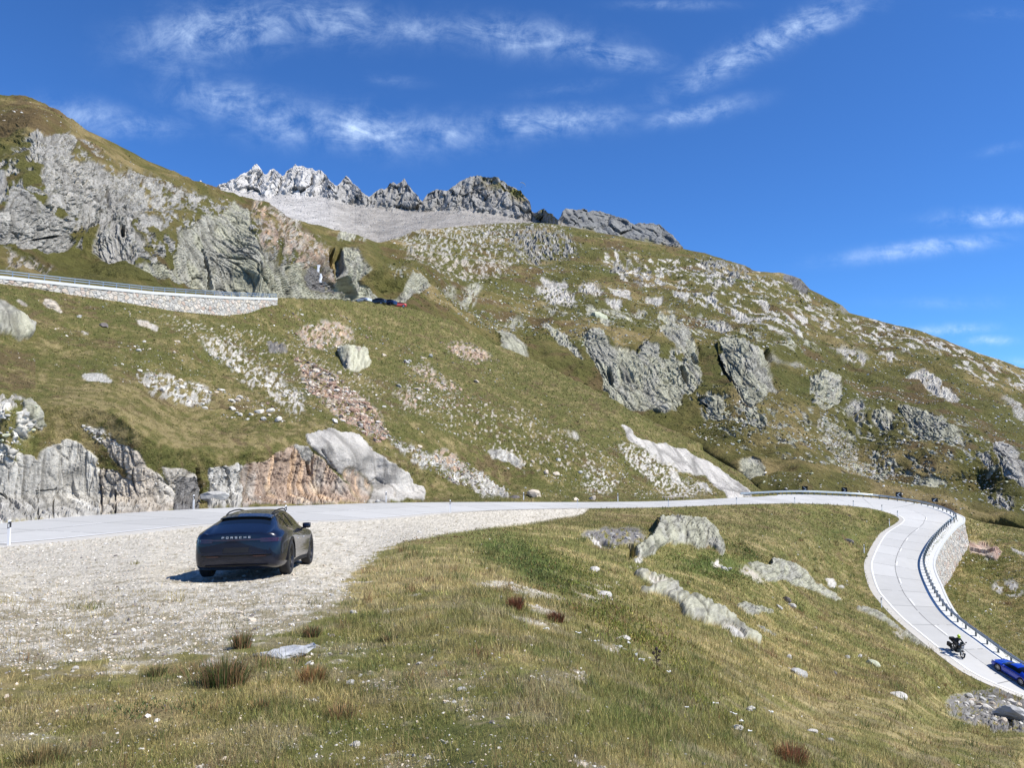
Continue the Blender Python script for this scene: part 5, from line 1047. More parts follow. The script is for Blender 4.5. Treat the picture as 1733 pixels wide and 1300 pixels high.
S1 = [scree([(210,615),(260,630),(340,655),(420,675),(490,700),(520,715),(470,722),(380,705),(290,680),(225,650)], 1300, 2.5, 12, ('pale','grey','warm','rust'), (.35,.4,.13,.12), dens=7),
 scree([(310,545),(390,575),(470,625),(560,690),(540,700),(440,650),(360,610)], 1500, 2, 9, ('pale','grey','warm'), (.5,.25,.25), dens=6),
 scree([(495,600),(560,630),(620,680),(660,742),(640,752),(580,715),(520,665)], 1700, 3, 15, ('rust','warm','pale','dark'), (.55,.2,.12,.13)),
 scree([(640,735),(720,765),(790,785),(860,835),(850,848),(780,825),(700,785)], 900, 2.5, 9, ('pale','grey','rust','dark'), (.45,.3,.15,.1)),
 scree([(360,500),(480,520),(620,540),(640,590),(560,600),(430,580)], 900, 2, 11, ('warm','rust','pale','dark'), (.3,.35,.25,.1), dens=8),
 scree([(740,580),(800,580),(850,615),(790,620)], 260, 2.5, 9, ('rust','warm','dark'), (.55,.3,.15)), scree([(680,610),(730,620),(800,670),(760,700),(690,670)], 420, 2, 10, ('rust','warm','pale'), (.4,.3,.3)),
 scree([(0,500),(460,515),(900,640),(1060,720),(1260,835),(860,845),(500,720),(0,600)], 5200, 1.4, 6.5, ('pale','warm','grey'), (.6,.25,.15), dens=13),
 scree([(1040,740),(1120,790),(1250,840),(1080,846),(1000,800)], 1700, 1.4, 6, ('pale','warm'), (.8,.2), dens=9), scree([(960,770),(1060,830),(960,846),(900,800)], 800, 1.4, 5, ('pale','warm'), (.8,.2), dens=7),
 scree([(0,665),(60,680),(90,740),(40,775),(0,770)], 220, 2.5, 8, ('grey','lich','warm','dark'), (.5,.2,.15,.15), dens=4), scree([(135,720),(165,725),(200,750),(215,765),(170,750)], 90, 3, 10, ('pale','grey','dark'), (.5,.4,.1)),
 scree([(0,720),(500,860),(740,860),(740,846),(300,846)], 160, 2, 7, ('grey','pale'), (.5,.5))]
emit('scree', S1)
S2 = [scree([(1620,870),(1733,905),(1800,940),(1800,1200),(1733,1150),(1640,1040),(1600,1000)], 1500, 1.4, 7, ('pale','grey','lich'), (.5,.3,.2), dens=6),
 scree([(1300,990),(1560,1100),(1640,1170),(1500,1250),(1300,1150),(1180,1080)], 260, 2, 9, ('pale','grey'), (.7,.3), dens=7), scree([(1310,860),(1500,880),(1470,980),(1420,1000),(1280,930)], 240, 1.5, 6, ('pale','grey'), (.7,.3), dens=6)]
emit('scree', S2)
S3 = [scree([(1060,820),(1300,640),(1500,560),(1733,640),(1800,900),(1330,834)], 9500, 1.3, 8, ('pale','grey','lich'), (.45,.25,.3), 2, dens=28), scree([(640,410),(900,378),(1150,423),(1300,465),(1450,540),(1300,640),(1000,620),(760,545)], 12000, 1.5, 7.5, ('pale','grey','lich','dark'), (.42,.25,.25,.08), 2, dens=40),
 scree([(1380,700),(1420,720),(1450,780),(1500,790),(1500,810),(1410,790)], 700, 1.8, 7, ('pale','lich','grey'), (.5,.3,.2), 2), scree([(700,430),(860,480),(960,540),(820,560),(740,520),(680,470)], 1600, 1.6, 7, ('pale','warm','grey'), (.5,.3,.2), 2, dens=18), scree([(450,370),(560,440),(620,500),(560,500),(480,430)], 900, 1.6, 7, ('pale','warm','rust'), (.4,.4,.2), 2, dens=14),
 scree([(1300,460),(1733,640),(1733,760),(1500,700),(1300,560)], 4500, 1.3, 5, ('pale','grey'), (.6,.4), 2, dens=24), scree([(0,170),(380,330),(520,480),(300,330),(0,240)], 700, 1.5, 7, ('pale','warm','grey'), (.5,.3,.2), 2, dens=20), scree([(850,470),(1200,480),(1300,600),(1100,600),(860,560)], 2600, 1.5, 7, ('lich','pale','grey'), (.45,.35,.2), 2, dens=20)]
emit('scree', S3)
def far_scree(n):
    px = RNG.uniform(375, 900, n); py = RNG.uniform(325, 412, n); k = (py > np.interp(px, PXS, cragbase) - 3) & (py < skyC(px) + 2); px, py = px[k], py[k]; q = surf(px, py, 4); w = fbm(q / 90, 3, 64); k = w > RNG.normal(0, .12, len(px)); q = q[k]; m_ = len(q); s_ = (1.2 + 3.4 * RNG.random(m_) ** 4) * q[:, 1] / F / 2
    c = np.array([(.46, .45, .42), (.34, .33, .31), (.22, .21, .20)])[RNG.choice(3, m_, p=(.4, .4, .2))]; return px, py, q, s_, c, .3
emit('scree', [far_scree(9000)])
def shrubs(poly, n, lo, hi, zone, dens):
    px, py = in_pts(n, poly, zone); q = surf(px, py, zone); w = fbm(q / dens, 4, 62, .65); k = (w > RNG.normal(.05, .10, len(px))) & (fieldat(ROCK, px, py, zone) < .4) & (zone == 2 or True)
    if zone == 0: k &= ~fieldat(inroad, px, py, 0) & (fieldat(GRAV, px, py, 0) < .2)
    px, py, q = px[k], py[k], q[k]; m_ = len(px); c = np.array([(.060, .075, .022), (.085, .085, .028), (.10, .075, .035), (.12, .12, .04)])[RNG.choice(4, m_, p=(.4, .3, .15, .15))] * np.exp(RNG.normal(0, .2, (m_, 1)))
    return px, py, q, (lo + (hi - lo) * RNG.random(m_) ** 3) * q[:, 1] / F / 2, c, .3
emit('shrubs', [shrubs([(640,410),(900,378),(1150,423),(1300,465),(1733,640),(1800,900),(1300,834),(850,590),(700,520)], 24000, 1.6, 6.5, 2, 30), shrubs([(0,165),(380,330),(560,500),(0,440)], 1500, 1.6, 6, 2, 20), shrubs([(0,480),(460,510),(900,610),(1290,835),(0,800)], 7000, 1.6, 6, 0, 9), shrubs([(1620,870),(1800,920),(1800,1200),(1700,1110),(1610,1000)], 1200, 1.6, 6, 0, 7), shrubs([(1000,868),(1500,870),(1470,1010),(1560,1100),(1600,1180),(1400,1250),(1000,1000)], 1800, 1.6, 7, 0, 5)])
# pebbles of the gravel pad and the worn patches in the grass
px = RNG.uniform(-60, 1790, 130000); py = 870 + 560 * RNG.random(130000) ** 1.1; gpr = fieldat(GRAV, px, py, 0); k = (RNG.random(130000) < np.where(gpr > .5, .5, gpr * .8 + .012 + .045 * (py > 1060) * (px < 1000))) & ~fieldat(inroad, px, py, 0)
px, py = px[k], py[k]; q = surf(px, py); s_ = np.clip(RNG.lognormal(0, .5, len(px)) * .0085, .004, .06) * np.interp(q[:, 1], [3, 10, 25, 60], [.75, 1.5, 2.6, 4.5]); k = q[:, 1] < 45
many_stones('gravel', q[k], s_[k], mixcol(int(k.sum()), ('pale','warm','grey','dark'), (.42,.36,.17,.05)), .25)
# single stones one can point at
PMESH = {}
def single_stone(px, py, w, names, label, group=None, zone=0, aspect=None, rot=None, name='stone', cat='stone', sinkf=.35):
    """w: width in photo px at that place"""
    q = surf(np.array([px]), np.array([py + .0]), zone)[0]; s = w * q[1] / F / 2
    k = int(RNG.integers(0, 10)); key = (k, names)
    if key not in PMESH:
        v, f = PROT2[k]; me = np_mesh(name, v, f, M_stone, cols=np.tile(np.float32(SCOL[names]), (len(v), 1)), smooth=False); PMESH[key] = me.data; bpy.data.objects.remove(me)
    o = bpy.data.objects.new(name, PMESH[key]); COL.objects.link(o)
    asp = aspect or (1, 1, float(RNG.uniform(.75, 1.25)))
    o.location = q + np.array([0, 0, s * .62 * asp[2] * (.5 - sinkf)]); o.scale = (s * asp[0], s * asp[1], s * asp[2]); o.rotation_euler = (float(RNG.normal(0, .12)), float(RNG.normal(0, .12)), float(RNG.uniform(0, 6.28)) if rot is None else rot)
    tag(o, label, cat, group); return o
UNIQ = [
 (600,1262,22,'pale','small white stone in the grass at the bottom, dark-spotted on one side'), (593,1157,24,'grey','dark grey angular stone beside the gravel patch below the flat stone plate'), (432,1066,13,'dark','small dark stone at the edge of the gravel pad'),
 (599,1038,17,'pale','small white rock where the gravel meets the grass'), (128,1134,16,'pale','pale stone at the grassy edge of the gravel at the far left'), (345,1129,18,'pale','light stone half hidden by the big green tussock'),
 (1054,1081,32,'pale','rounded whitish stone in the weeds below the long cracked slab'), (1025,1013,40,'pale','white jagged stone pair in the green weeds'), (1004,967,26,'pale','white thin stone on the weedy bank left of the big boulder'),
 (1270,1202,24,'pale','white stone among dry grass in the lower right meadow'), (1335,1114,16,'pale','small white rock in the middle of the lower right meadow'), (1477,1126,30,'lich','flat pale stone lying alone in the meadow below the ledge'), (1350,1143,36,'grey','low grey stone with lichen in the dry grass'), (1412,1142,12,'dark','little dark rock in the dry grass right of the low grey stone'),
 (1455,1113,12,'pale','small white stone of a pair above the flat pale stone'), (1432,1114,14,'grey','small grey stone of a pair above the flat pale stone'), (1520,1180,34,'pale','pale round boulder in the grass above the stream'), (1330,1017,22,'dark','dark upright stone on the small cairn of rocks in the meadow'), (1318,1030,20,'grey','grey block at the left of the small rock pile in the meadow'), (1340,1028,20,'pale','white block at the right of the small rock pile in the meadow'),
 (905,841,36,'warm','brown pointed rock at the far road edge right of a marker post'), (869,846,22,'dark','dark low rock at the far road edge left of a marker post'), (975,847,22,'warm','flat brownish stone at the far road edge'), (1003,846,18,'warm','second flat brownish stone at the far road edge'), (362,853,52,'grey','greyish low boulder lying at the foot of the roadside rock face'), (640,851,14,'grey','small grey stone at the right end of the smooth rock hump'),
 (1012,545,34,'lich','isolated rounded lichen boulder on the right slope'), (90,520,20,'warm','tan stone above the flat sandy slab on the left slope'), (175,552,24,'dark','dark brown stone on the left slope under the upper wall'),
 (1437,912,20,'dark','dark narrow block lying in the meadow inside the bend'), (848,1010,10,'grey','small grey stone in the grass near the reddish tussock'), (780,1170,22,'grey','low dark grey stone in the pebbly bare patch'), (1375,1240,20,'pale','white stone in the pebbly lower right corner'), (1245,1238,26,'pale','broken white stones beside the tall dry grass'), (1405,1255,14,'grey','bluish grey stone in the pebbly lower right corner')]
for (px, py, w, nm, lb) in UNIQ: single_stone(px, py, w, nm, lb, zone=2 if (px, py) == (1012, 545) else 0, name='boulder' if w > 30 else 'stone', cat='boulder' if w > 30 else 'stone', rot=0.2 if w > 30 else None)
# long flat plate near the tussock
v, f = stone_proto(77, 3, .12); q = surf(np.array([476.]), np.array([1112.]))[0]
o = np_mesh('stone_plate', v * np.float32([.44, .20, .55]), f, M_stone, cols=np.tile(np.float32([.40, .41, .42]), (len(v), 1)), smooth=False); o.location = q + np.array([0, 0, .02]); o.rotation_euler = (.05, -.05, .32); tag(o, 'long flat grey stone plate lying in the grass right of the big tussock', 'stone')
# stream bed
GRP = []
def bunch(poly, n, lo, hi, names, label, group, zone=0):
    px, py = in_pts(n, poly, zone)
    for a, b in zip(px, py): single_stone(float(a), float(b), float(lo + (hi - lo) * RNG.random() ** 2), names[int(RNG.integers(0, len(names)))], label, group, zone)
bunch([(1605,1195),(1640,1178),(1690,1178),(1733,1195),(1733,1228),(1690,1230),(1640,1220)], 60, 7, 26, ('pale','grey','warm','pale'), 'rock in the stony stream bed below the road at the right', 'rocks in the stream bed')
bunch([(990,905),(1060,895),(1105,905),(1080,925),(1030,935)], 24, 5, 16, ('dark','grey','pale'), 'loose rock in the dark hollow left of the lichen boulder', 'rocks in the hollow')
bunch([(1205,955),(1225,948),(1240,962),(1215,970)], 5, 8, 16, ('pale','grey'), 'white and dark rock at the right foot of the lichen boulder', 'rocks at the boulder foot')
bunch([(225,625),(300,640),(400,670),(500,705),(470,715),(330,690),(240,655)], 34, 10, 20, ('pale','grey','pale','warm'), 'block in the pale scree band across the left slope', 'blocks of the pale scree band')
bunch([(505,610),(570,640),(640,700),(650,740),(600,715),(530,665)], 34, 9, 20, ('rust','rust','warm'), 'reddish block in the rusty scree strip', 'blocks of the rusty scree strip')
bunch([(60,520),(460,520),(900,650),(1000,820),(860,830),(500,700),(200,600)], 46, 7, 17, ('pale','warm','grey'), 'lone stone on the grass slope between the two roads', 'stones on the grass slope')
bunch([(0,680),(60,690),(80,735),(30,770),(0,765)], 12, 8, 17, ('grey','lich','grey'), 'grey angular block in the scree above the left rock face', 'blocks above the left rock face')
# big block over the culvert
v, f = stone_proto(91, 3, .8); q = surf(np.array([1722.]), np.array([1222.]))[0]; s_ = q[1] / F
o = np_mesh('boulder', v * np.float32([30, 24, 26]) * s_, f, M_stone, cols=np.tile(np.float32([.46, .455, .43]), (len(v), 1)), smooth=False); o.location = q + np.array([0, .5, 6 * s_]); o.rotation_euler = (.2, .1, 2.2); tag(o, 'big pale block over the dark culvert at the right edge beside the stream', 'boulder')
print('stones', round(time.time() - T0, 1))

# ------------------------------------------------------------------ parts helpers
def mb_obj(name, bm, mat, parent=None, smooth=False):
    me = bpy.data.meshes.new(name); bm.normal_update(); bm.to_mesh(me); bm.free()
    for m in (mat if isinstance(mat, (list, tuple)) else [mat]): me.materials.append(m)
    if smooth: me.polygons.foreach_set('use_smooth', [True] * len(me.polygons))
    o = bpy.data.objects.new(name, me); COL.objects.link(o); o.parent = parent; return o
def empty(name, loc, rz=0.0):
    o = bpy.data.objects.new(name, None); COL.objects.link(o); o.location = loc; o.rotation_euler = (0, 0, rz); o.empty_display_size = .2; return o
def box(bm, c, s, rot=None, bev=0.0):
    r = bmesh.ops.create_cube(bm, size=1.0); vs = r['verts']; bmesh.ops.scale(bm, vec=s, verts=vs)
    if bev:
        e = list({e for v in vs for e in v.link_edges}); g = bmesh.ops.bevel(bm, geom=e, offset=bev, segments=2, affect='EDGES', profile=.7); vs = list({v for v in g['verts']} | {v for v in vs if v.is_valid})
    if rot is not None: bmesh.ops.rotate(bm, cent=(0, 0, 0), matrix=rot, verts=vs)
    bmesh.ops.translate(bm, vec=c, verts=vs); return vs
def tube(bm, a, b, r0, r1=None, seg=8):
    a, b = Vector(a), Vector(b); r1 = r0 if r1 is None else r1; d = b - a; q = d.to_track_quat('Z', 'Y').to_matrix()
    r = bmesh.ops.create_cone(bm, cap_ends=True, segments=seg, radius1=r0, radius2=r1, depth=d.length); vs = r['verts']
    bmesh.ops.rotate(bm, cent=(0, 0, 0), matrix=q, verts=vs); bmesh.ops.translate(bm, vec=(a + b) / 2, verts=vs); return vs
def lathe(bm, prof, seg=28, axis='Y', c=(0, 0, 0), closed=False):
    """prof: (radius, offset along axis)"""
    rings = []
    for k in range(seg):
        a = 2 * math.pi * k / seg; ring = []
        for (r, o) in prof:
            p = (r * math.cos(a), o, r * math.sin(a)); ring.append(bm.verts.new((p[0] + c[0], p[1] + c[1], p[2] + c[2])))
        rings.append(ring)
    n = len(prof)
    for k in range(seg):
        A_, B_ = rings[k], rings[(k + 1) % seg]
        for i in range(n if closed else n - 1):
            j = (i + 1) % n
            bm.faces.new((A_[i], B_[i], B_[j], A_[j]))
def sweep(name, path, nrm, prof, mat, parent=None, smooth=False):
    """prof: closed list of (offset along nrm, height)"""
    path = np.asarray(path, float); n, m = len(path), len(prof); pr = np.array(prof, float)
    v = path[:, None] + nrm[:, None] * pr[None, :, :1]; v[..., 2] += pr[None, :, 1]
    i = np.arange(n * m).reshape(n, m); j = np.roll(i, -1, 1); f = np.stack([i[:-1], i[1:], j[1:], j[:-1]], -1).reshape(-1, 4)
    me = np_mesh(name, v.reshape(-1, 3), f, mat, parent, smooth=smooth); bm = bmesh.new(); bm.from_mesh(me.data); bm.verts.ensure_lookup_table()
    bm.faces.new([bm.verts[k] for k in i[0]]); bm.faces.new([bm.verts[k] for k in i[-1][::-1]]); bmesh.ops.recalc_face_normals(bm, faces=bm.faces); bm.to_mesh(me.data); bm.free(); return me
def along(E, s):
    c = np.concatenate([[0], np.cumsum(np.linalg.norm(np.diff(E, axis=0), axis=1))]); return np.stack([np.interp(s, c, E[:, k]) for k in range(E.shape[1])], -1)
def length(E): return float(np.linalg.norm(np.diff(E[:, :3], axis=0), axis=1).sum())

M_galv = simple_mat('galvanised_steel', (.42, .46, .48), .42, .75, var=.1, vscale=3)
M_steel = simple_mat('dark_steel', (.10, .12, .13), .45, .6, var=.1)
def masonry(name, sc):
    m, nt, b = new_mat(name); ob = N(nt, 'ShaderNodeTexCoord').outputs['Object']; vo = N(nt, 'ShaderNodeTexVoronoi', feature='F1'); vo.inputs['Scale'].default_value = sc; nt.links.new(ob, vo.inputs['Vector'])
    ve = N(nt, 'ShaderNodeTexVoronoi', feature='DISTANCE_TO_EDGE'); ve.inputs['Scale'].default_value = sc; nt.links.new(ob, ve.inputs['Vector'])
    cr_ = N(nt, 'ShaderNodeValToRGB'); sp = N(nt, 'ShaderNodeSeparateColor'); nt.links.new(vo.outputs['Color'], sp.inputs[0]); nt.links.new(sp.outputs[0], cr_.inputs[0])
    e = cr_.color_ramp.elements; e[0].color = (.42, .40, .36, 1); e[1].color = (.62, .58, .50, 1)
    for ps, c in ((.3, (.50, .48, .43, 1)), (.55, (.56, .50, .40, 1)), (.78, (.44, .33, .26, 1))): x_ = e.new(ps); x_.color = c
    gap = MATH(nt, 'LESS_THAN', ve.outputs['Distance'], .055)
    col = scalec(nt, cr_.outputs[0], MATH(nt, 'MULTIPLY_ADD', noise(nt, ob, sc * 5, 6, .7), 1.0, .5)); nt.links.new(mixc(nt, gap, col, (.36, .34, .30)), b.inputs['Base Color']); b.inputs['Roughness'].default_value = .95
    h = MATH(nt, 'ADD', MATH(nt, 'MINIMUM', MATH(nt, 'MULTIPLY', ve.outputs['Distance'], 3.0), .35), MATH(nt, 'MULTIPLY', noise(nt, ob, sc * 4, 5, .7), .4)); bump(nt, b, h, 1.0, .25); return m
M_mason = masonry('rubble_masonry', 1.5)
M_coping = simple_mat('coping_concrete', (.60, .60, .57), .85, var=.15, vscale=1.0)

# ------------------------------------------------------------------ upper road: wall, surface, railing
xs = np.linspace(-160, 462, 130); cy_ = crestA(xs); yc = np.interp(xs, PXS, YWALL); UP = P(xs, cy_ + .5, yc)
un = hn(UP); un *= np.sign(-un[:, 1])[:, None]      # towards the camera
UPw = UP + un * .95
hgt = np.interp(xs, [-160, 0, 60, 138, 200, 300, 380, 420, 445, 462], [.6, .5, .7, 1.3, 1.6, 2.4, 2.9, 2.4, 1.2, .7])
wall = empty('retaining_wall', UPw[80]); tag(wall, 'long rubble stone retaining wall with white concrete edge under the upper road', 'wall')
def wallmesh(name, top, nrm, h, mat, parent, t0=.0, rough=.10):
    n = len(top); cols_ = []; rows = 14; ss = np.concatenate([[0], np.cumsum(np.linalg.norm(np.diff(top, axis=0), axis=1))])
    k = np.linspace(0, ss[-1], max(int(ss[-1] / .33), 4)); T = np.stack([np.interp(k, ss, top[:, i]) for i in range(3)], -1); Nn = np.stack([np.interp(k, ss, nrm[:, i]) for i in range(3)], -1); H_ = np.interp(k, ss, h)
    d = t0 + (H_[:, None] - t0) * np.linspace(0, 1, rows)[None]; V = np.repeat(T[:, None], rows, 1); V[..., 2] -= d; V += Nn[:, None] * (d * .12)[..., None]
    V += Nn[:, None] * (rough * facet(V.astype(np.float32) * 1.3, 17, .6, .8))[..., None]
    i = np.arange(len(k) * rows).reshape(len(k), rows); f = np.stack([i[:-1, :-1], i[:-1, 1:], i[1:, 1:], i[1:, :-1]], -1).reshape(-1, 4)
    o = np_mesh(name, V.reshape(-1, 3) - np.array(parent.location[:]), f, mat, parent, smooth=False); return o
wallmesh('stonework', UPw, un, hgt + .6, M_mason, wall, .35)
sweep('coping', UPw - np.array(wall.location[:]), un, [(.12, .02), (.12, -.42), (-.8, -.42), (-.8, .02)], M_coping, wall)
ribbon('upper_road', UPw + [0, 0, .03] - un * .8, UPw - un * 7.2 + [0, 0, .03], mR, 4, arc=np.linspace(0, length(UPw), len(UPw)))
gr = empty('guardrail', UPw[80]); tag(gr, 'two-rail steel guardrail along the edge of the upper road', 'guardrail'); L0 = np.array(gr.location[:])
GP_ = UPw - un * .15
for hh_ in (.78, .45): sweep('rail', GP_ - L0, un, [(.06, hh_), (.06, hh_ - .10), (-.02, hh_ - .10), (-.02, hh_)], M_galv, gr)
Lg = length(GP_); me0 = None
for s in np.arange(.5, Lg, 2.0):
    q = along(GP_, s)
    if me0 is None:
        bm = bmesh.new(); box(bm, (0, 0, .38), (.10, .10, .80), bev=.01); o = mb_obj('post', bm, M_galv, gr); me0 = o.data
    else: o = bpy.data.objects.new('post', me0); COL.objects.link(o); o.parent = gr
    o.location = q - L0

# ------------------------------------------------------------------ bend: verge slab, stone wall, guardrail
po = toP(R_out); sel_ = np.where((po[0] > 1255) & (R_out[:, 1] > 60))[0]; sel_ = sel_[(sel_ > 200)]
i0, i1 = sel_[0], len(R_out) - 1
for k in range(300, len(R_out)):
    if R_out[k, 0] > 40 and toP(R_out[k])[0] > 1850: i1 = k; break
BO = R_out[i0:i1]; BN = nO[i0:i1].copy(); kk_ = np.ones(15) / 15; BN = np.stack([np.convolve(np.pad(BN[:, j], 7, mode='edge'), kk_, 'valid') for j in range(3)], -1); BN /= np.linalg.norm(BN, axis=1, keepdims=True)
tt_ = np.arange(len(BO)) / (len(BO) - 1)
zz = BO[:, 2]
wid = np.where(zz < -14.2, 1.75, np.interp(-zz, [10.5, 12, 14.2], [.8, .9, 1.75]))
wid = np.where(zz < -18.2, np.interp(-zz, [18.2, 19.5], [1.75, 1.2]), wid)
a_ = BO + 0; b_ = BO + BN * wid[:, None]; b_[:, 2] += .02
ribbon('road_verge', a_, b_, M_coping, 3, dz=-.010)
bw = empty('retaining_wall', BO[len(BO) // 2]); tag(bw, 'curved rubble stone retaining wall below the guardrail on the outside of the hairpin bend', 'wall')
hw_ = np.interp(-zz, [10.5, 12.5, 13.6, 14.6, 16.4, 17.7, 18.8, 20, 26], [.8, 1.2, 2.6, 4.8, 6.2, 4.8, 2.0, 1.4, 1.2])
wallmesh('stonework', b_, BN, hw_ + .8, M_mason, bw, .3, .14)
sweep('coping', b_ - np.array(bw.location[:]), BN, [(.12, .03), (.12, -.35), (-.1, -.35), (-.1, .03)], M_coping, bw)
g2_ = empty('guardrail', BO[len(BO) // 2]); tag(g2_, 'long galvanised guardrail curving around the outside of the hairpin bend', 'guardrail'); L1 = np.array(g2_.location[:])
GPp = BO + BN * .55
sweep('rail', GPp - L1, BN, [(-.10, .80), (-.16, .74), (-.16, .68), (-.11, .63), (-.16, .58), (-.16, .52), (-.10, .46), (-.07, .46), (-.07, .80)], M_galv, g2_)
Lg = length(GPp); st = Lg / 96; st = max(st, 1.6); me0 = None
bm = bmesh.new(); box(bm, (0, 0, .35), (.12, .14, .86), bev=.01); box(bm, (0, 0, .62), (.2, .12, .12)); po_ = mb_obj('post', bm, M_steel, g2_); me0 = po_.data; first = True
for s in np.arange(.6, Lg, st):
    q = along(GPp, s); o = po_ if first else bpy.data.objects.new('post', me0)
    if not first: COL.objects.link(o); o.parent = g2_
    first = False; o.location = q - L1

# ------------------------------------------------------------------ marker posts
M_post = simple_mat('post_white', (.80, .80, .78), .5); M_blk = simple_mat('black_plastic', (.015, .015, .016), .45); M_refl = simple_mat('reflector', (.85, .85, .80), .15, spec=.8); M_refo = simple_mat('reflector_amber', (.8, .35, .05), .2, spec=.8)
def marker(loc, rz, label, h=1.05, group=None, proto=None):
    r = empty('marker_post', loc, rz); tag(r, label, 'marker post', group)
    if proto:
        for ch in proto.children:
            c = ch.copy(); COL.objects.link(c); c.parent = r
        return r
    bm = bmesh.new(); prof = [(-.06, -.045), (.06, -.045), (.05, .05), (0, .075), (-.05, .05)]
    lo = [bm.verts.new((x, y, -.15)) for x, y in prof]; hi = [bm.verts.new((x * .85, y * .85, h if y < 0 else h + .05)) for x, y in prof]
    bm.faces.new(hi); bm.faces.new(lo[::-1])
    for k in range(5): bm.faces.new((lo[k], lo[(k + 1) % 5], hi[(k + 1) % 5], hi[k]))
    bmesh.ops.recalc_face_normals(bm, faces=bm.faces); mb_obj('shaft', bm, M_post, r)
    bm = bmesh.new(); v0 = [bm.verts.new((x * 1.06, y * 1.06, h - .36 + (0 if x < 0 else .06))) for x, y in prof]; v1 = [bm.verts.new((x * 1.04, y * 1.04, h - .10 + (0 if x < 0 else .06))) for x, y in prof]
    for k in range(5): bm.faces.new((v0[k], v0[(k + 1) % 5], v1[(k + 1) % 5], v1[k]))
    bm.faces.new(v1); bm.faces.new(v0[::-1]); bmesh.ops.recalc_face_normals(bm, faces=bm.faces); mb_obj('black_band', bm, M_blk, r)
    bm = bmesh.new(); box(bm, (0, -.052, h - .22), (.05, .008, .16)); mb_obj('reflector', bm, M_refl, r); return r
pin = toP(R_in); pou = toP(R_out)
def edge_pt(px, side, off, lo=0, hi=None):
    E, pr, nn_ = (R_in, pin, nI) if side == 'in' else (R_out, pou, nO)
    hi = hi or len(E); k = lo + int(np.argmin(np.abs(pr[0][lo:hi] - px) + 0 * 1)); return E[k] + nn_[k] * off
bend_i = int(np.argmax(pin[0][:400])); 
MK = [(2,'in',.6,0,bend_i,'marker post at the left edge of the picture on the near side of the road'),(331,'out',.3,0,300,'tall white marker post in front of the dark roadside rock face'),(478,'in',.5,0,bend_i,'marker post just behind the roof of the parked black car'),(657,'out',.4,0,300,'marker post in front of the right end of the smooth rock hump'),
 (756,'in',.5,0,bend_i,'marker post on the near road side at the end of the gravel pad'),(889,'out',.5,0,300,'marker post beside the brown pointed rock'),(970,'in',.5,0,bend_i,'marker post on the near side above the tip of the gravel strip'),(1050,'out',.5,0,300,'marker post at the foot of the pale stone slope'),
 (1126,'in',.5,0,bend_i,'marker post behind the big lichen boulder'),(1243,'in',.4,0,bend_i,'marker post near the end of the long white slab'),(1340,'in',.4,0,bend_i,'first marker post of the bend on the meadow side'),(1442,'in',.4,0,bend_i,'marker post before the tightest part of the bend'),
 (1493,'in',.4,0,bend_i,'marker post at the upper inner corner of the bend'),(1524,'in',.5,0,bend_i,'marker post at the innermost point of the bend')]
proto = None
for (px, sd_, off, lo, hi, lb) in MK:
    q = edge_pt(px, sd_, off, lo, hi); m_ = marker(q, 0.0, lb, 1.08, 'road marker posts', proto); proto = proto or m_
for (px, lb, lo, hi) in ((1517, 'marker post just below the innermost point of the bend', bend_i, len(pin[0])),):
    m_ = marker(edge_pt(px, 'in', 1.0, lo, lo + 40), 0, lb, 1.08, 'road marker posts', proto)
k = bend_i + int(np.argmin(np.abs(pin[1][bend_i:] - 938))); marker(R_in[k] + nI[k] * 1.2, 0, 'marker post in the grass left of the descending road', 1.08, 'road marker posts', proto)
k = bend_i + int(np.argmin(np.abs(pin[1][bend_i:] - 1027))); marker(R_in[k] + nI[k] * 1.0, 0, 'lowest marker post beside the descending road above the narrow ledge', 1.08, 'road marker posts', proto)
# low rail at the far road side
q0 = edge_pt(1128, 'out', .5, 0, 300); q1 = edge_pt(1163, 'out', .5, 0, 300); r = empty('road_barrier', q0); tag(r, 'low wooden rail on two short posts at the far road side before the white slab', 'barrier')
M_wood = simple_mat('weathered_wood', (.30, .26, .21), .9, var=.2); d = Vector(q1) - Vector(q0)
bm = bmesh.new(); tube(bm, (0, 0, .5), d + Vector((0, 0, .5)), .07); mb_obj('rail', bm, M_wood, r)
for t_ in (.06, .94):
    bm = bmesh.new(); tube(bm, d * t_ + Vector((0, 0, -.2)), d * t_ + Vector((0, 0, .55)), .08); mb_obj('post', bm, M_wood, r)

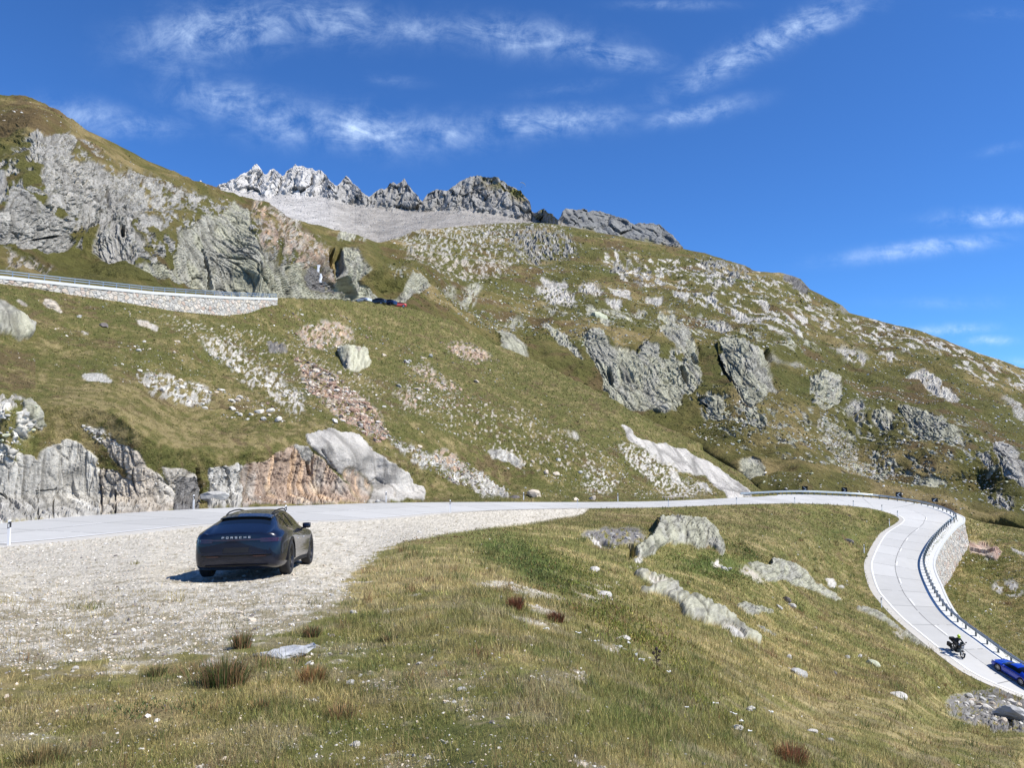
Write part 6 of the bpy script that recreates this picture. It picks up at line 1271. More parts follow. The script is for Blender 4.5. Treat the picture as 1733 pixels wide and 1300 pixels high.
# ------------------------------------------------------------------ chevron signs behind the guardrail
M_sgn = simple_mat('sign_black', (.02, .02, .022), .4); M_sgw = simple_mat('sign_white', (.82, .82, .80), .4)
def chevron(px, py, dirn, label, y, w=1.15, white=True):
    c = P(px, py, y)[()] if False else P(px, py, y); gz_ = float(surf(np.array([px]), np.array([min(py + 6, 846.)]), 2)[0, 2]); r = empty('chevron_sign', (c[0], c[1], c[2] - 1.3)); tag(r, label, 'sign')
    r.rotation_euler = (0, 0, math.atan2(-c[0], c[1]) * 1.0 + (.25 if dirn < 0 else -.35))
    bm = bmesh.new(); box(bm, (0, 0, 1.3), (w, .03, w), bev=.008); mb_obj('panel', bm, M_sgn, r)
    bm = bmesh.new(); h = w * .36
    for s_ in (1, -1):
        pts = [(-dirn * .10 * w, h), (-dirn * .30 * w, h), (dirn * .12 * w, 0), (dirn * .32 * w, 0)]; vs = [bm.verts.new((x, -.018, 1.3 + z * s_)) for x, z in pts]; f_ = bm.faces.new((vs[0], vs[1], vs[2], vs[3]))
    bmesh.ops.recalc_face_normals(bm, faces=bm.faces)
    g = bmesh.ops.extrude_face_region(bm, geom=bm.faces[:]); bmesh.ops.translate(bm, vec=(0, -.006, 0), verts=[v for v in g['geom'] if isinstance(v, bmesh.types.BMVert)]); mb_obj('arrow', bm, M_sgw, r)
    for sx_ in (-.28, .28):
        bm = bmesh.new(); tube(bm, (sx_ * w, .03, -.6), (sx_ * w, .03, 1.3 + w * .4), .03); mb_obj('post', bm, M_galv, r)
chevron(1362, 828, 1, 'black chevron sign pointing right, the leftmost of the four behind the guardrail', 152.5)
chevron(1429, 830, 1, 'black chevron sign pointing right above the middle of the upper bend', 156)
chevron(1521, 838, -1, 'black sign with bright white arrow pointing left behind the bend guardrail', 157)
chevron(1582, 848, -1, 'black chevron sign pointing left, the rightmost of the four behind the guardrail', 153)
# ------------------------------------------------------------------ vehicles
M_tyre = simple_mat('tyre_rubber', (.018, .018, .019), .75, var=.1); M_rimd = simple_mat('rim_dark', (.06, .06, .065), .3, .8); M_rims = simple_mat('rim_silver', (.5, .5, .52), .3, .9)
M_glass = simple_mat('car_glass', (.004, .005, .006), .03, spec=.45, coat=0); M_plast = simple_mat('car_plastic', (.010, .010, .011), .65, spec=.25); M_lampr = simple_mat('lamp_red', (.030, .004, .005), .12, spec=.7, coat=.5); M_chrome = simple_mat('chrome', (.70, .70, .70), .35, .6)
M_lampw = simple_mat('headlamp', (.55, .57, .6), .08, spec=.9, coat=.5); M_plate = simple_mat('plate_dark', (.006, .006, .007), .6)
def build_car(name, label, cat, paint, st, L_, wx, wr, rim, wagon=True, group=None, detail=True):
    """st rows: x, half width, bottom z, shoulder z, belt half width, belt z, roof half width, roof z, glass side?, glass top?   (x forward from the tail, y left)"""
    root = empty(name, (0, 0, 0)); tag(root, label, cat, group)
    X = np.array([r[0] for r in st]); rows = []
    def sect(r):
        x, w, zb, zs, wb, zl, wr_, zr = r[:8]
        return [(0, zb), (w * .86, zb), (w * .97, zb + .07), (w, zb + .42 * (zs - zb)), (w * .995, zs - .14), (w * .965, zs), (wb, zl), (wb * .5 + wr_ * .5 + .015, zl * .5 + zr * .5 + .01), (wr_ + .0, zr - .055), (wr_ * .82, zr - .005), (0, zr + .015)]
    bm = bmesh.new(); G_ = []
    for r in st:
        sec = sect(r); G_.append(([bm.verts.new((r[0], y, z)) for y, z in sec[1:-1]], [bm.verts.new((r[0], -y, z)) for y, z in sec[1:-1]], bm.verts.new((r[0], 0, sec[0][1])), bm.verts.new((r[0], 0, sec[-1][1]))))
    m = len(sec) - 2
    for a in range(len(st) - 1):
        A0, B0, c0, t0 = G_[a]; A1, B1, c1, t1 = G_[a + 1]; gs, gt = st[a][8], st[a][9]
        for i in range(m - 1):
            mi = 1 if (gs and i in (5, 6)) or (gt and i == 7) else 0
            f = bm.faces.new((A0[i], A1[i], A1[i + 1], A0[i + 1])); f.material_index = mi; f = bm.faces.new((B0[i], B0[i + 1], B1[i + 1], B1[i])); f.material_index = mi
        for (p, q, u, v, mi) in ((A0[0], c0, c1, A1[0], 0), (c0, B0[0], B1[0], c1, 0), (A0[-1], A1[-1], t1, t0, 1 if gt else 0), (t0, t1, B1[-1], B0[-1], 1 if gt else 0)):
            f = bm.faces.new((p, q, u, v)); f.material_index = mi
    for (A0, B0, c0, t0), sgn in ((G_[0], -1), (G_[-1], 1)):
        mids = []
        for i in range(m):
            row = [A0[i]]
            for t in (.5, 0, -.5):
                if t == 0 and i == 0: row.append(c0); continue
                if t == 0 and i == m - 1: row.append(t0); continue
                b_ = .07 * (1 - t * t) * min(1, i * .6 + .2) * (1 if i < m - 2 else .4)
                row.append(bm.verts.new((A0[i].co.x + sgn * b_, A0[i].co.y * t, A0[i].co.z)))
            row.append(B0[i]); mids.append(row)
        for i in range(m - 1):
            for j in range(4):
                try: f = bm.faces.new((mids[i][j], mids[i + 1][j], mids[i + 1][j + 1], mids[i][j + 1]))
                except ValueError: pass
        # close the sliver at the bottom and at the top
        for row, cc in ((mids[0], c0), (mids[-1], t0)):
            try: bm.faces.new((row[0], row[1], row[2]))
            except Exception: pass
            try: bm.faces.new((row[2], row[3], row[4]))
            except Exception: pass
    bmesh.ops.recalc_face_normals(bm, faces=bm.faces)
    me = bpy.data.meshes.new('body'); bm.to_mesh(me); bm.free(); me.materials.append(paint); me.materials.append(M_glass); me.materials.append(M_plast)
    o = bpy.data.objects.new('body', me); COL.objects.link(o); md = o.modifiers.new('s', 'SUBSURF'); md.levels = 3 if detail else 2; md.render_levels = md.levels
    cutters = []
    cb = bmesh.new()
    for ax in wx:
        for s_ in (1, -1):
            r_ = bmesh.ops.create_cone(cb, cap_ends=True, segments=40, radius1=wr * 1.13, radius2=wr * 1.13, depth=.52)['verts']; bmesh.ops.rotate(cb, cent=(0, 0, 0), matrix=Matrix.Rotation(math.pi / 2, 3, 'X'), verts=r_); bmesh.ops.translate(cb, vec=(ax, s_ * (st[4][1] - .02), wr * .98), verts=r_)
    cme = bpy.data.meshes.new('cut'); cb.to_mesh(cme); cb.free(); cme.materials.append(M_plast); co = bpy.data.objects.new('cut', cme); COL.objects.link(co)
    md = o.modifiers.new('b', 'BOOLEAN'); md.operation = 'DIFFERENCE'; md.object = co; md.solver = 'EXACT'
    try: md.material_mode = 'TRANSFER'
    except Exception: pass
    bpy.context.view_layer.update(); ev = o.evaluated_get(bpy.context.evaluated_depsgraph_get()); fin = bpy.data.meshes.new_from_object(ev)
    bpy.data.objects.remove(o); bpy.data.objects.remove(co)
    bm = bmesh.new(); bm.from_mesh(fin); parts = {0: [], 1: [], 2: []}
    def sub(idx, nm, mats):
        b2 = bm.copy(); kill = [f for f in b2.faces if (f.material_index == 1) != (idx == 1)]; bmesh.ops.delete(b2, geom=kill, context='FACES')
        ob_ = mb_obj(nm, b2, mats, root, True)
        return ob_
    body = sub(0, 'body', [paint, M_glass, M_plast]); body.data.materials.clear()
    for m_ in (paint, M_glass, M_plast): body.data.materials.append(m_)
    gl = sub(1, 'windows', [M_glass]); bm.free()
    for me_ in (body.data, gl.data): me_.update()
    gl.data.polygons.foreach_set('material_index', [0] * len(gl.data.polygons))
    # wheels
    tw = .24 if detail else .2; proto = None
    for ax in wx:
        for s_ in (1, -1):
            yw = s_ * (st[4][1] - tw / 2 - .015)
            if proto is None:
                w_ = empty('wheel', (ax, yw, wr)); w_.parent = root; bm = bmesh.new(); h = tw / 2
                lathe(bm, [(wr * .70, -h * .9), (wr * .90, -h), (wr * .985, -h * .82), (wr, -h * .5), (wr, h * .5), (wr * .985, h * .82), (wr * .90, h), (wr * .70, h * .9)], 36, closed=True); t_ = mb_obj('tyre', bm, M_tyre, w_, True)
                bm = bmesh.new(); lathe(bm, [(wr * .71, -h * .8), (wr * .71, h * .86), (wr * .66, h * .9), (wr * .63, h * .55), (wr * .62, -h * .2), (.02, -h * .2)], 36)
                for k in range(10):
                    a = k * math.pi / 5; c, s2 = math.cos(a), math.sin(a); vs = box(bm, (wr * .36, h * .55, 0), (wr * .60, .03, wr * .085)); bmesh.ops.rotate(bm, cent=(0, 0, 0), matrix=Matrix.Rotation(a, 3, 'Y'), verts=vs)
                lathe(bm, [(.001, h * .62), (wr * .14, h * .62), (wr * .15, h * .4)], 16); bmesh.ops.recalc_face_normals(bm, faces=bm.faces); mb_obj('rim', bm, rim, w_); proto = w_
                if s_ < 0: w_.rotation_euler = (0, 0, math.pi)
            else:
                w_ = proto.copy(); COL.objects.link(w_); w_.parent = root; w_.location = (ax, yw, wr); w_.rotation_euler = (0, 0, 0 if s_ > 0 else math.pi)
                for ch in proto.children: c_ = ch.copy(); COL.objects.link(c_); c_.parent = w_
    return root
def arc_strip(bm, cx, y, zc, r0, r1, a0, a1, t, n=24):
    ring = []
    for k in range(n + 1):
        a = a0 + (a1 - a0) * k / n; c, s_ = math.cos(a), math.sin(a); ring.append([bm.verts.new((cx + r * c, yy, zc + r * s_)) for (r, yy) in ((r0, y - t), (r1, y - t), (r1, y + t), (r0, y + t))])
    for k in range(n):
        for i in range(4): bm.faces.new((ring[k][i], ring[k + 1][i], ring[k + 1][(i + 1) % 4], ring[k][(i + 1) % 4]))
    bm.faces.new(ring[0]); bm.faces.new(ring[-1][::-1])
WAG = [(.06, .83, .27, .84, .74, .91, .60, .945, 0, 0), (.20, .91, .19, .90, .80, .965, .62, 1.005, 0, 0), (.50, .975, .17, .945, .82, 1.01, .60, 1.12, 0, 1), (.86, 1.0, .17, .955, .815, 1.02, .57, 1.26, 1, 1), (1.30, 1.0, .17, .945, .81, 1.01, .555, 1.36, 1, 0), (1.85, .97, .17, .90, .82, 1.0, .555, 1.41, 1, 0), (2.45, .955, .17, .89, .82, .985, .56, 1.42, 1, 0), (2.90, .955, .17, .89, .82, .975, .55, 1.38, 1, 1), (3.30, .965, .17, .89, .80, .965, .53, 1.24, 1, 1), (3.66, .985, .17, .895, .76, .945, .54, 1.05, 0, 1), (3.95, 1.0, .17, .895, .70, .91, .50, .935, 0, 0), (4.40, .96, .19, .83, .64, .835, .42, .85, 0, 0), (4.76, .87, .21, .72, .56, .735, .32, .75, 0, 0), (4.93, .72, .29, .58, .46, .60, .25, .62, 0, 0)]
mpt, nt, b = new_mat('paint_black_blue'); b.inputs['Base Color'].default_value = (.006, .009, .022, 1); b.inputs['Roughness'].default_value = .25; b.inputs['Metallic'].default_value = .25; b.inputs['Coat Weight'].default_value = .6; b.inputs['Coat Roughness'].default_value = .02; b.inputs['Specular IOR Level'].default_value = .35; M_black = mpt
car = build_car('parked_car', 'black low wagon parked on the gravel pad with its rear to the viewer', 'car', M_black, WAG, 4.97, (1.06, 3.96), .365, M_rimd)
def add(nm, fn, mat, parent=None, smooth=False):
    bm = bmesh.new(); fn(bm); bmesh.ops.recalc_face_normals(bm, faces=bm.faces); return mb_obj(nm, bm, mat, parent or car, smooth)
from mathutils.bvhtree import BVHTree
_bb = [c for c in car.children if c.name.startswith('body')][0]; _bg = [c for c in car.children if c.name.startswith('windows')][0]
def tree_of(obs):
    V, Fq = [], []
    for o_ in obs:
        k = len(V); V += [v.co.copy() for v in o_.data.vertices]; Fq += [[i + k for i in p.vertices] for p in o_.data.polygons]
    return BVHTree.FromPolygons(V, Fq)
BT = tree_of([_bb, _bg])
def rx(y, z):
    h_ = BT.ray_cast(Vector((-3, y, z)), Vector((1, 0, 0)))[0]; return h_.x if h_ and h_.x < 1.2 else rx_old(y, z)
def top_z(x, y):
    h_ = BT.ray_cast(Vector((x, y, 3)), Vector((0, 0, -1)))[0]; return h_.z if h_ else 1.3
def side_y(x, z, s_):
    h_ = BT.ray_cast(Vector((x, 3 * s_, z)), Vector((0, -s_, 0)))[0]; return h_.y if h_ else .95 * s_
def rx_old(y, z):   # tail surface of the wagon (subdivided shape lies a little inside the cage)
    return -.005 + .20 * (abs(y) / .88) ** 3 + (.0 if z < .84 else (z - .84) * 1.0) + (.07 * max(0, (.40 - z) / .15) if z < .40 else 0)
def bent(bm, y0, y1, z0, z1, out=.012, n=16, zc=0):
    V = []
    for k in range(n + 1):
        y = y0 + (y1 - y0) * k / n; V.append([bm.verts.new((rx(y, z) - o, y, z + zc * abs(y / .9) ** 2)) for (z, o) in ((z0, out), (z1, out), (z1, -.04), (z0, -.04))])
    for k in range(n):
        for i in range(4): bm.faces.new((V[k][i], V[k + 1][i], V[k + 1][(i + 1) % 4], V[k][(i + 1) % 4]))
    bm.faces.new(V[0]); bm.faces.new(V[-1][::-1])
add('light_bar', lambda bm: bent(bm, -.86, .86, .792, .822, .022, zc=.0), M_lampr)
for s_ in (1, -1): add('tail_lamp', lambda bm: bent(bm, s_ * .50, s_ * .90, .755, .835, .016, 8), M_lampr)
add('diffuser', lambda bm: bent(bm, -.74, .74, .19, .50, .022), M_plate)
add('bumper_trim', lambda bm: bent(bm, -.74, .74, .505, .53, .035), M_black)
add('lower_trim', lambda bm: bent(bm, -.66, .66, .275, .30, .035), M_plast)
for s_ in (1, -1): add('reflector', lambda bm: bent(bm, s_ * .36, s_ * .62, .465, .485, .03, 6), M_lampr)
add('number_plate', lambda bm: bent(bm, -.26, .26, .545, .655, .012, 4), M_plate)
# lettering on the tail, same word as in the photograph
def letters(word, h, w, gap):
    """block letters from strokes on a 0..1 grid"""
    S_ = {'P': [((0,0),(0,1)),((0,1),(1,1)),((1,1),(1,.45)),((1,.45),(0,.45))], 'O': [((0,0),(0,1)),((0,1),(1,1)),((1,1),(1,0)),((1,0),(0,0))], 'R': [((0,0),(0,1)),((0,1),(1,1)),((1,1),(1,.5)),((1,.5),(0,.5)),((.5,.5),(1,0))], 'S': [((1,1),(0,1)),((0,1),(0,.5)),((0,.5),(1,.5)),((1,.5),(1,0)),((1,0),(0,0))], 'C': [((1,1),(0,1)),((0,1),(0,0)),((0,0),(1,0))], 'H': [((0,0),(0,1)),((1,0),(1,1)),((0,.5),(1,.5))], 'E': [((0,0),(0,1)),((0,1),(1,1)),((0,.5),(.9,.5)),((0,0),(1,0))]}
    out = []; x = 0
    for ch in word: out += [((x + a[0] * w, a[1] * h), (x + b_[0] * w, b_[1] * h)) for a, b_ in S_[ch]]; x += w + gap
    return out, x - gap
def lett(bm):
    st_, W_ = letters('PORSCHE', .030, .040, .052); t = .006
    for (a, b_) in st_:
        y0, y1 = W_ / 2 - a[0], W_ / 2 - b_[0]; z0, z1 = .842 + a[1], .842 + b_[1]; ym, zm = (y0 + y1) / 2, (z0 + z1) / 2; L = math.hypot(y1 - y0, z1 - z0)
        vs = box(bm, (0, 0, 0), (.010, L + t, t * 1.3)); bmesh.ops.rotate(bm, cent=(0, 0, 0), matrix=Matrix.Rotation(math.atan2(z1 - z0, y1 - y0), 3, 'X'), verts=vs); bmesh.ops.translate(bm, vec=(rx(ym, zm) - .028, ym, zm), verts=vs)
add('lettering', lett, M_chrome)
def spo(bm):
    V = []
    for k in range(13):
        y = -.56 + 1.12 * k / 12; V.append([bm.verts.new((x, y, top_z(x, y * .97) + o)) for (x, o) in ((.80, .045), (1.05, .030), (1.30, .012), (1.30, -.02), (1.05, -.02), (.80, .025))])
    for k in range(12):
        for i in range(6): bm.faces.new((V[k][i], V[k + 1][i], V[k + 1][(i + 1) % 6], V[k][(i + 1) % 6]))
    bm.faces.new(V[0]); bm.faces.new(V[-1][::-1])
add('spoiler', spo, M_black)
for s_ in (1, -1):
    def rail_(bm):
        pts = [(x, y, top_z(x, y) + o) for (x, y, o) in ((1.0, .50, 0), (1.15, .51, .035), (1.4, .515, .05), (1.8, .52, .05), (2.3, .515, .05), (2.7, .50, .04), (2.9, .49, 0))]
        for a, b_ in zip(pts[:-1], pts[1:]): tube(bm, (a[0], s_ * a[1], a[2]), (b_[0], s_ * b_[1], b_[2]), .016)
    add('roof_rail', rail_, M_plast)
    mir = add('door_mirror', lambda bm: [box(bm, (3.12, s_ * .98, 1.0), (.16, .20, .13), bev=.045), box(bm, (3.16, s_ * .87, .94), (.06, .18, .03))], M_black, smooth=True)
    for xp in (2.02, 1.38): add('window_pillar', lambda bm: [box(bm, (xp - .25 * (z - .98), side_y(xp - .25 * (z - .98), z, s_), z), (.07, .016, .045)) for z in np.linspace(1.03, 1.30, 9)], M_plast)
    add('sill', lambda bm: box(bm, (2.5, side_y(2.5, .27, s_), .25), (2.0, .06, .08), bev=.02), M_plast)
    add('door_handle', lambda bm: [box(bm, (1.95, side_y(1.95, .74, s_), .74), (.18, .03, .022), bev=.006), box(bm, (2.85, side_y(2.85, .74, s_), .74), (.18, .03, .022), bev=.006)], M_chrome)
    for ax in (1.06, 3.96): add('wheel_arch', lambda bm: arc_strip(bm, ax, side_y(ax, .86, s_), .365, .405, .45, -.1, math.pi + .1, .015), M_plast)
# stand the car on the gravel
def stand(root, rr, rf, wb_, hw, ax0, scale=1.0, side=-1, zfun=None):
    """rr, rf: ground points of rear and front wheel on one side (side -1: right-hand wheels, +1: left-hand)"""
    rr = Vector(rr); rf = Vector(rf); f = (rf - rr).normalized(); up0 = Vector((0, 0, 1)); left = up0.cross(f).normalized()
    if zfun:
        p = rr + left * (-side) * hw * 2; z = zfun(p.x, p.y); left = Vector((p.x, p.y, z)) - rr; left = (left * (-side)).normalized(); f = (f - left * f.dot(left)).normalized()
    up = f.cross(left).normalized(); o = rr - f * ax0 * scale + left * (-side) * hw * scale
    root.matrix_world = Matrix.Translation(o) @ Matrix((f, left, up)).transposed().to_4x4() @ Matrix.Scale(scale, 4)
GVv = G[:nA].reshape(-1, 3); GVn = GVv[(GVv[:, 1] < 40) & (GVv[:, 1] > 5)]
def ground_z(x, y):
    d = (GVn[:, 0] - x) ** 2 + (GVn[:, 1] - y) ** 2; k = np.argpartition(d, 12)[:12]; return float(GVn[k, 2].mean())
rr = surf(np.array([484.]), np.array([972.]))[0]; dirv = np.array([-.165, 2.9]); dirv = dirv / np.linalg.norm(dirv) * 2.9
dirv = np.array([-.30, 2.75]); rfx, rfy = rr[0] + dirv[0], rr[1] + dirv[1]; gz0 = ground_z(rr[0], rr[1]); gz1 = ground_z(rfx, rfy); rf = (rfx, rfy, gz1)
print('ground', gz0, gz1, ground_z(rr[0] - 1.7, rr[1]), ground_z(rfx - 1.7, rfy))
stand(car, (rr[0], rr[1], gz0), rf, 2.9, .82, 1.06, .95, zfun=lambda x, y: gz0 + (gz1 - gz0) * ((x - rr[0]) * dirv[0] + (y - rr[1]) * dirv[1]) / (dirv @ dirv) + (ground_z(rr[0] - 1.6, rr[1] - .2) - gz0) * .5 * (abs(x - rr[0]) > 1))
car.matrix_world = car.matrix_world @ Matrix.Diagonal((1, .955, 1, 1))
print('car', rr, rf, car.matrix_world)

# blue coupe on the descending road
CPE = [(.05, .80, .32, .78, .72, .84, .60, .87, 0, 0), (.20, .87, .22, .80, .78, .87, .62, .91, 0, 0), (.50, .91, .19, .82, .80, .89, .60, .97, 0, 0), (.85, .925, .18, .83, .80, .91, .56, 1.08, 0, 1), (1.25, .925, .18, .82, .79, .91, .54, 1.19, 1, 1), (1.7, .90, .17, .79, .78, .90, .535, 1.255, 1, 0), (2.1, .885, .17, .78, .775, .885, .53, 1.26, 1, 0), (2.5, .885, .17, .78, .77, .87, .51, 1.18, 1, 1), (2.85, .89, .17, .775, .75, .85, .49, 1.02, 1, 1), (3.15, .90, .17, .77, .70, .82, .48, .86, 0, 0), (3.5, .905, .17, .745, .64, .77, .42, .79, 0, 0), (3.9, .87, .19, .69, .56, .71, .36, .72, 0, 0), (4.2, .78, .22, .58, .46, .60, .28, .62, 0, 0), (4.33, .62, .28, .46, .38, .48, .22, .50, 0, 0)]
mb_, nt, b = new_mat('paint_blue'); b.inputs['Base Color'].default_value = (.006, .035, .42, 1); b.inputs['Roughness'].default_value = .25; b.inputs['Metallic'].default_value = .3; b.inputs['Coat Weight'].default_value = 1.0; b.inputs['Coat Roughness'].default_value = .03
def road_pt(px, py):
    t = np.linspace(0, 1, 41)[:, None, None]; g_ = (R_in[None] * (1 - t) + R_out[None] * t)[:, 250:].reshape(-1, 3); u, v_ = toP(g_); k = np.argmin((u - px) ** 2 + (v_ - py) ** 2); return g_[k]
blue = build_car('sports_car', 'blue sports coupe driving up the road at the right edge beside the guardrail', 'car', mb_, CPE, 4.33, (.95, 3.35), .335, M_rims, detail=True)
fw = road_pt(1687.5, 1134); rw_ = road_pt(1722, 1156); print('blue wheelbase', np.linalg.norm(fw - rw_), fw, rw_)
d = (fw - rw_); d *= 2.4 / np.linalg.norm(d); stand(blue, fw - d, fw, 2.4, .80, .95, side=1)
add('tail_lamp', lambda bm: [box(bm, (.10, y, .70), (.08, .44, .09), bev=.02) for y in (.62, -.62)], M_lampr, blue)
for s_ in (1, -1):
    add('headlight', lambda bm: [box(bm, (4.02, s_ * .66, .63), (.34, .17, .10), bev=.03)], M_lampw, blue, True)
    add('door_mirror', lambda bm: [box(bm, (2.72, s_ * .97, .90), (.12, .20, .11), bev=.03)], mb_, blue, True)
    for ax in (.95, 3.35): add('wheel_arch', lambda bm: arc_strip(bm, ax, s_ * .915, .335, .375, .392, 0, math.pi, .01), M_plast, blue)

# cars at the upper parking place
def lotcar(px, label, colr, st, wx, y_, rz, z_=None):
    r = build_car('parked_car', label, 'car', simple_mat('paint_' + label.split()[0], colr, .3, .2, coat=1.0), st, 4.5, wx, .34, M_rims, detail=False, group=None)
    c = P(px, float(crestA(px)) + 1.3, y_); r.matrix_world = Matrix.Translation(Vector(c) + Vector((0, 0, .05))) @ Matrix.Rotation(rz, 4, 'Z') @ Matrix.Translation((-2.3, 0, 0)); return r
SUV = [(a, b_, c, d_ + .16, e, f_ + .2, g_ + .06, (h - 1.0) * 1.25 + 1.30 if h > 1.0 else h + .2, i, j) for (a, b_, c, d_, e, f_, g_, h, i, j) in WAG]
ybase = lambda px: float(np.interp(px, PXS, GA[-1, :, 1]))
lotcar(615, 'white car half hidden behind the crest, leftmost at the upper parking place', (.75, .76, .78), WAG, (1.06, 3.96), ybase(615) + 5, 2.6)
lotcar(640, 'black car parked between the white and the dark blue one at the upper parking place', (.012, .012, .014), SUV, (1.06, 3.96), ybase(640) + 5, 2.9)
lotcar(658, 'dark blue car parked left of the red one at the upper parking place', (.012, .02, .06), SUV, (1.06, 3.96), ybase(658) + 5, 2.7)
lotcar(674, 'red car, rightmost at the upper parking place under the rock bluff', (.45, .05, .03), WAG, (1.06, 3.96), ybase(674) + 5, 3.5)

# ------------------------------------------------------------------ motorcycle and rider
def skin_mesh(name, verts, edges, radii, mat, parent=None, sub=2, root=0):
    me = bpy.data.meshes.new(name); me.from_pydata(verts, edges, []); o = bpy.data.objects.new(name, me); COL.objects.link(o)
    bpy.context.view_layer.update(); md = o.modifiers.new('k', 'SKIN'); md.use_smooth_shade = True; m2 = o.modifiers.new('s', 'SUBSURF'); m2.levels = sub
    if not me.skin_vertices: me.attributes.new if False else None
    for k, r in enumerate(radii): me.skin_vertices[0].data[k].radius = (r, r) if not isinstance(r, tuple) else r
    me.skin_vertices[0].data[root].use_root = True
    bpy.context.view_layer.update(); ev = o.evaluated_get(bpy.context.evaluated_depsgraph_get()); fin = bpy.data.meshes.new_from_object(ev); bpy.data.objects.remove(o)
    fin.materials.clear(); fin.materials.append(mat); fin.polygons.foreach_set('use_smooth', [True] * len(fin.polygons)); fin.name = name
    o = bpy.data.objects.new(name, fin); COL.objects.link(o); o.parent = parent; return o
M_bike = simple_mat('bike_black', (.012, .012, .013), .35, coat=.4); M_jack = simple_mat('jacket_black', (.016, .016, .018), .7); M_neon = simple_mat('helmet_neon', (.55, .75, .03), .35); M_vis = simple_mat('visor', (.01, .01, .012), .08); M_skin = simple_mat('skin', (.45, .29, .21), .6)
f_ = road_pt(1626, 1112.5); r_ = road_pt(1612.5, 1101.5); d = f_ - r_; print('moto base', np.linalg.norm(d)); dl = d / np.linalg.norm(d)
moto = empty('motorcycle', (0, 0, 0)); tag(moto, 'black touring motorcycle coming down the road towards the viewer', 'motorcycle')
mid = (f_ + r_) / 2
fwd = Vector(dl); left = Vector((0, 0, 1)).cross(fwd).normalized(); up = fwd.cross(left).normalized(); MM = Matrix.Translation(mid) @ Matrix((fwd, left, up)).transposed().to_4x4() @ Matrix.Scale(1.08, 4); moto.matrix_world = MM
for x, nm in ((.74, 'w'), (-.74, 'w')):
    w_ = empty('wheel', (x, 0, .32)); w_.parent = moto
    bm = bmesh.new(); lathe(bm, [(.25, -.05), (.30, -.06), (.325, -.03), (.325, .03), (.30, .06), (.25, .05)], 28, closed=True); mb_obj('tyre', bm, M_tyre, w_, True)
    bm = bmesh.new(); lathe(bm, [(.26, -.04), (.26, .04), (.23, .035), (.23, -.035)], 24, closed=True)
    for k in range(6): vs = box(bm, (.125, 0, 0), (.23, .02, .025)); bmesh.ops.rotate(bm, cent=(0, 0, 0), matrix=Matrix.Rotation(k * math.pi / 3, 3, 'Y'), verts=vs)
    mb_obj('rim', bm, M_rimd, w_)
def A2(nm, fn, mat, sm=False): return add(nm, fn, mat, moto, sm)
A2('fork', lambda bm: [tube(bm, (.74, s * .10, .32), (.46, s * .09, .98), .028) for s in (1, -1)], M_galv)
A2('fuel_tank', lambda bm: box(bm, (.16, 0, .84), (.50, .34, .26), bev=.09), M_bike, True); A2('seat', lambda bm: [box(bm, (-.28, 0, .80), (.56, .28, .10), bev=.04), box(bm, (-.62, 0, .88), (.36, .26, .10), bev=.04)], M_plast, True)
A2('engine', lambda bm: [box(bm, (.05, 0, .45), (.50, .36, .36), bev=.06), tube(bm, (.05, -.2, .28), (-.72, -.22, .42), .05)], M_steel); A2('frame', lambda bm: [tube(bm, (.44, 0, .9), (-.1, 0, .5), .04), tube(bm, (-.1, 0, .5), (-.74, .08, .32), .035), tube(bm, (-.1, 0, .5), (-.74, -.08, .32), .035), tube(bm, (-.2, 0, .75), (-.7, 0, .85), .03)], M_bike)
A2('fairing', lambda bm: [box(bm, (.56, 0, .98), (.20, .34, .34), bev=.09)], M_bike, True); A2('windscreen', lambda bm: [box(bm, (.52, 0, 1.24), (.03, .30, .26), rot=Matrix.Rotation(-.25, 3, 'Y'), bev=.01)], M_vis); A2('headlight', lambda bm: [box(bm, (.67, 0, .97), (.05, .20, .12), bev=.02)], M_lampw)
A2('handlebar', lambda bm: [tube(bm, (.42, -.40, 1.08), (.46, 0, 1.04), .018), tube(bm, (.42, .40, 1.08), (.46, 0, 1.04), .018)], M_steel)
for s_ in (1, -1): A2('mirror', lambda bm: [tube(bm, (.44, s_ * .30, 1.08), (.46, s_ * .40, 1.27), .01), box(bm, (.46, s_ * .42, 1.29), (.03, .15, .09), bev=.01)], M_bike); A2('pannier', lambda bm: box(bm, (-.66, s_ * .34, .62), (.46, .22, .36), bev=.04), M_plast)
A2('fender', lambda bm: arc_strip(bm, .74, 0, .32, .35, .365, .3, 2.4, .07), M_bike); A2('top_case', lambda bm: box(bm, (-.86, 0, 1.04), (.32, .40, .26), bev=.05), M_plast)
rider = empty('person', (0, 0, 0)); tag(rider, 'motorcycle rider in black clothes with a neon yellow helmet on the black motorcycle', 'person'); rider.matrix_world = MM
V_ = [(-.22,0,.92),(-.20,0,1.08),(-.12,0,1.26),(-.05,0,1.42),(-.01,0,1.50),(.03,0,1.60),
      (-.06,.19,1.41),(.06,.33,1.20),(.30,.36,1.11),(.41,.34,1.09), (-.06,-.19,1.41),(.06,-.33,1.20),(.30,-.36,1.11),(.41,-.34,1.09),
      (-.18,.12,.90),(.22,.25,.80),(.02,.24,.42),(.14,.24,.36), (-.18,-.12,.90),(.22,-.25,.80),(.02,-.24,.42),(.14,-.24,.36)]
E_ = [(0,1),(1,2),(2,3),(3,4),(4,5),(3,6),(6,7),(7,8),(8,9),(3,10),(10,11),(11,12),(12,13),(0,14),(14,15),(15,16),(16,17),(0,18),(18,19),(19,20),(20,21)]
Rr = [(.17,.14),(.16,.13),(.19,.13),(.19,.12),.07,.06, .085,.065,.05,.045, .085,.065,.05,.045, .11,.085,.06,.05, .11,.085,.06,.05]
skin_mesh('body', V_, E_, Rr, M_jack, rider)
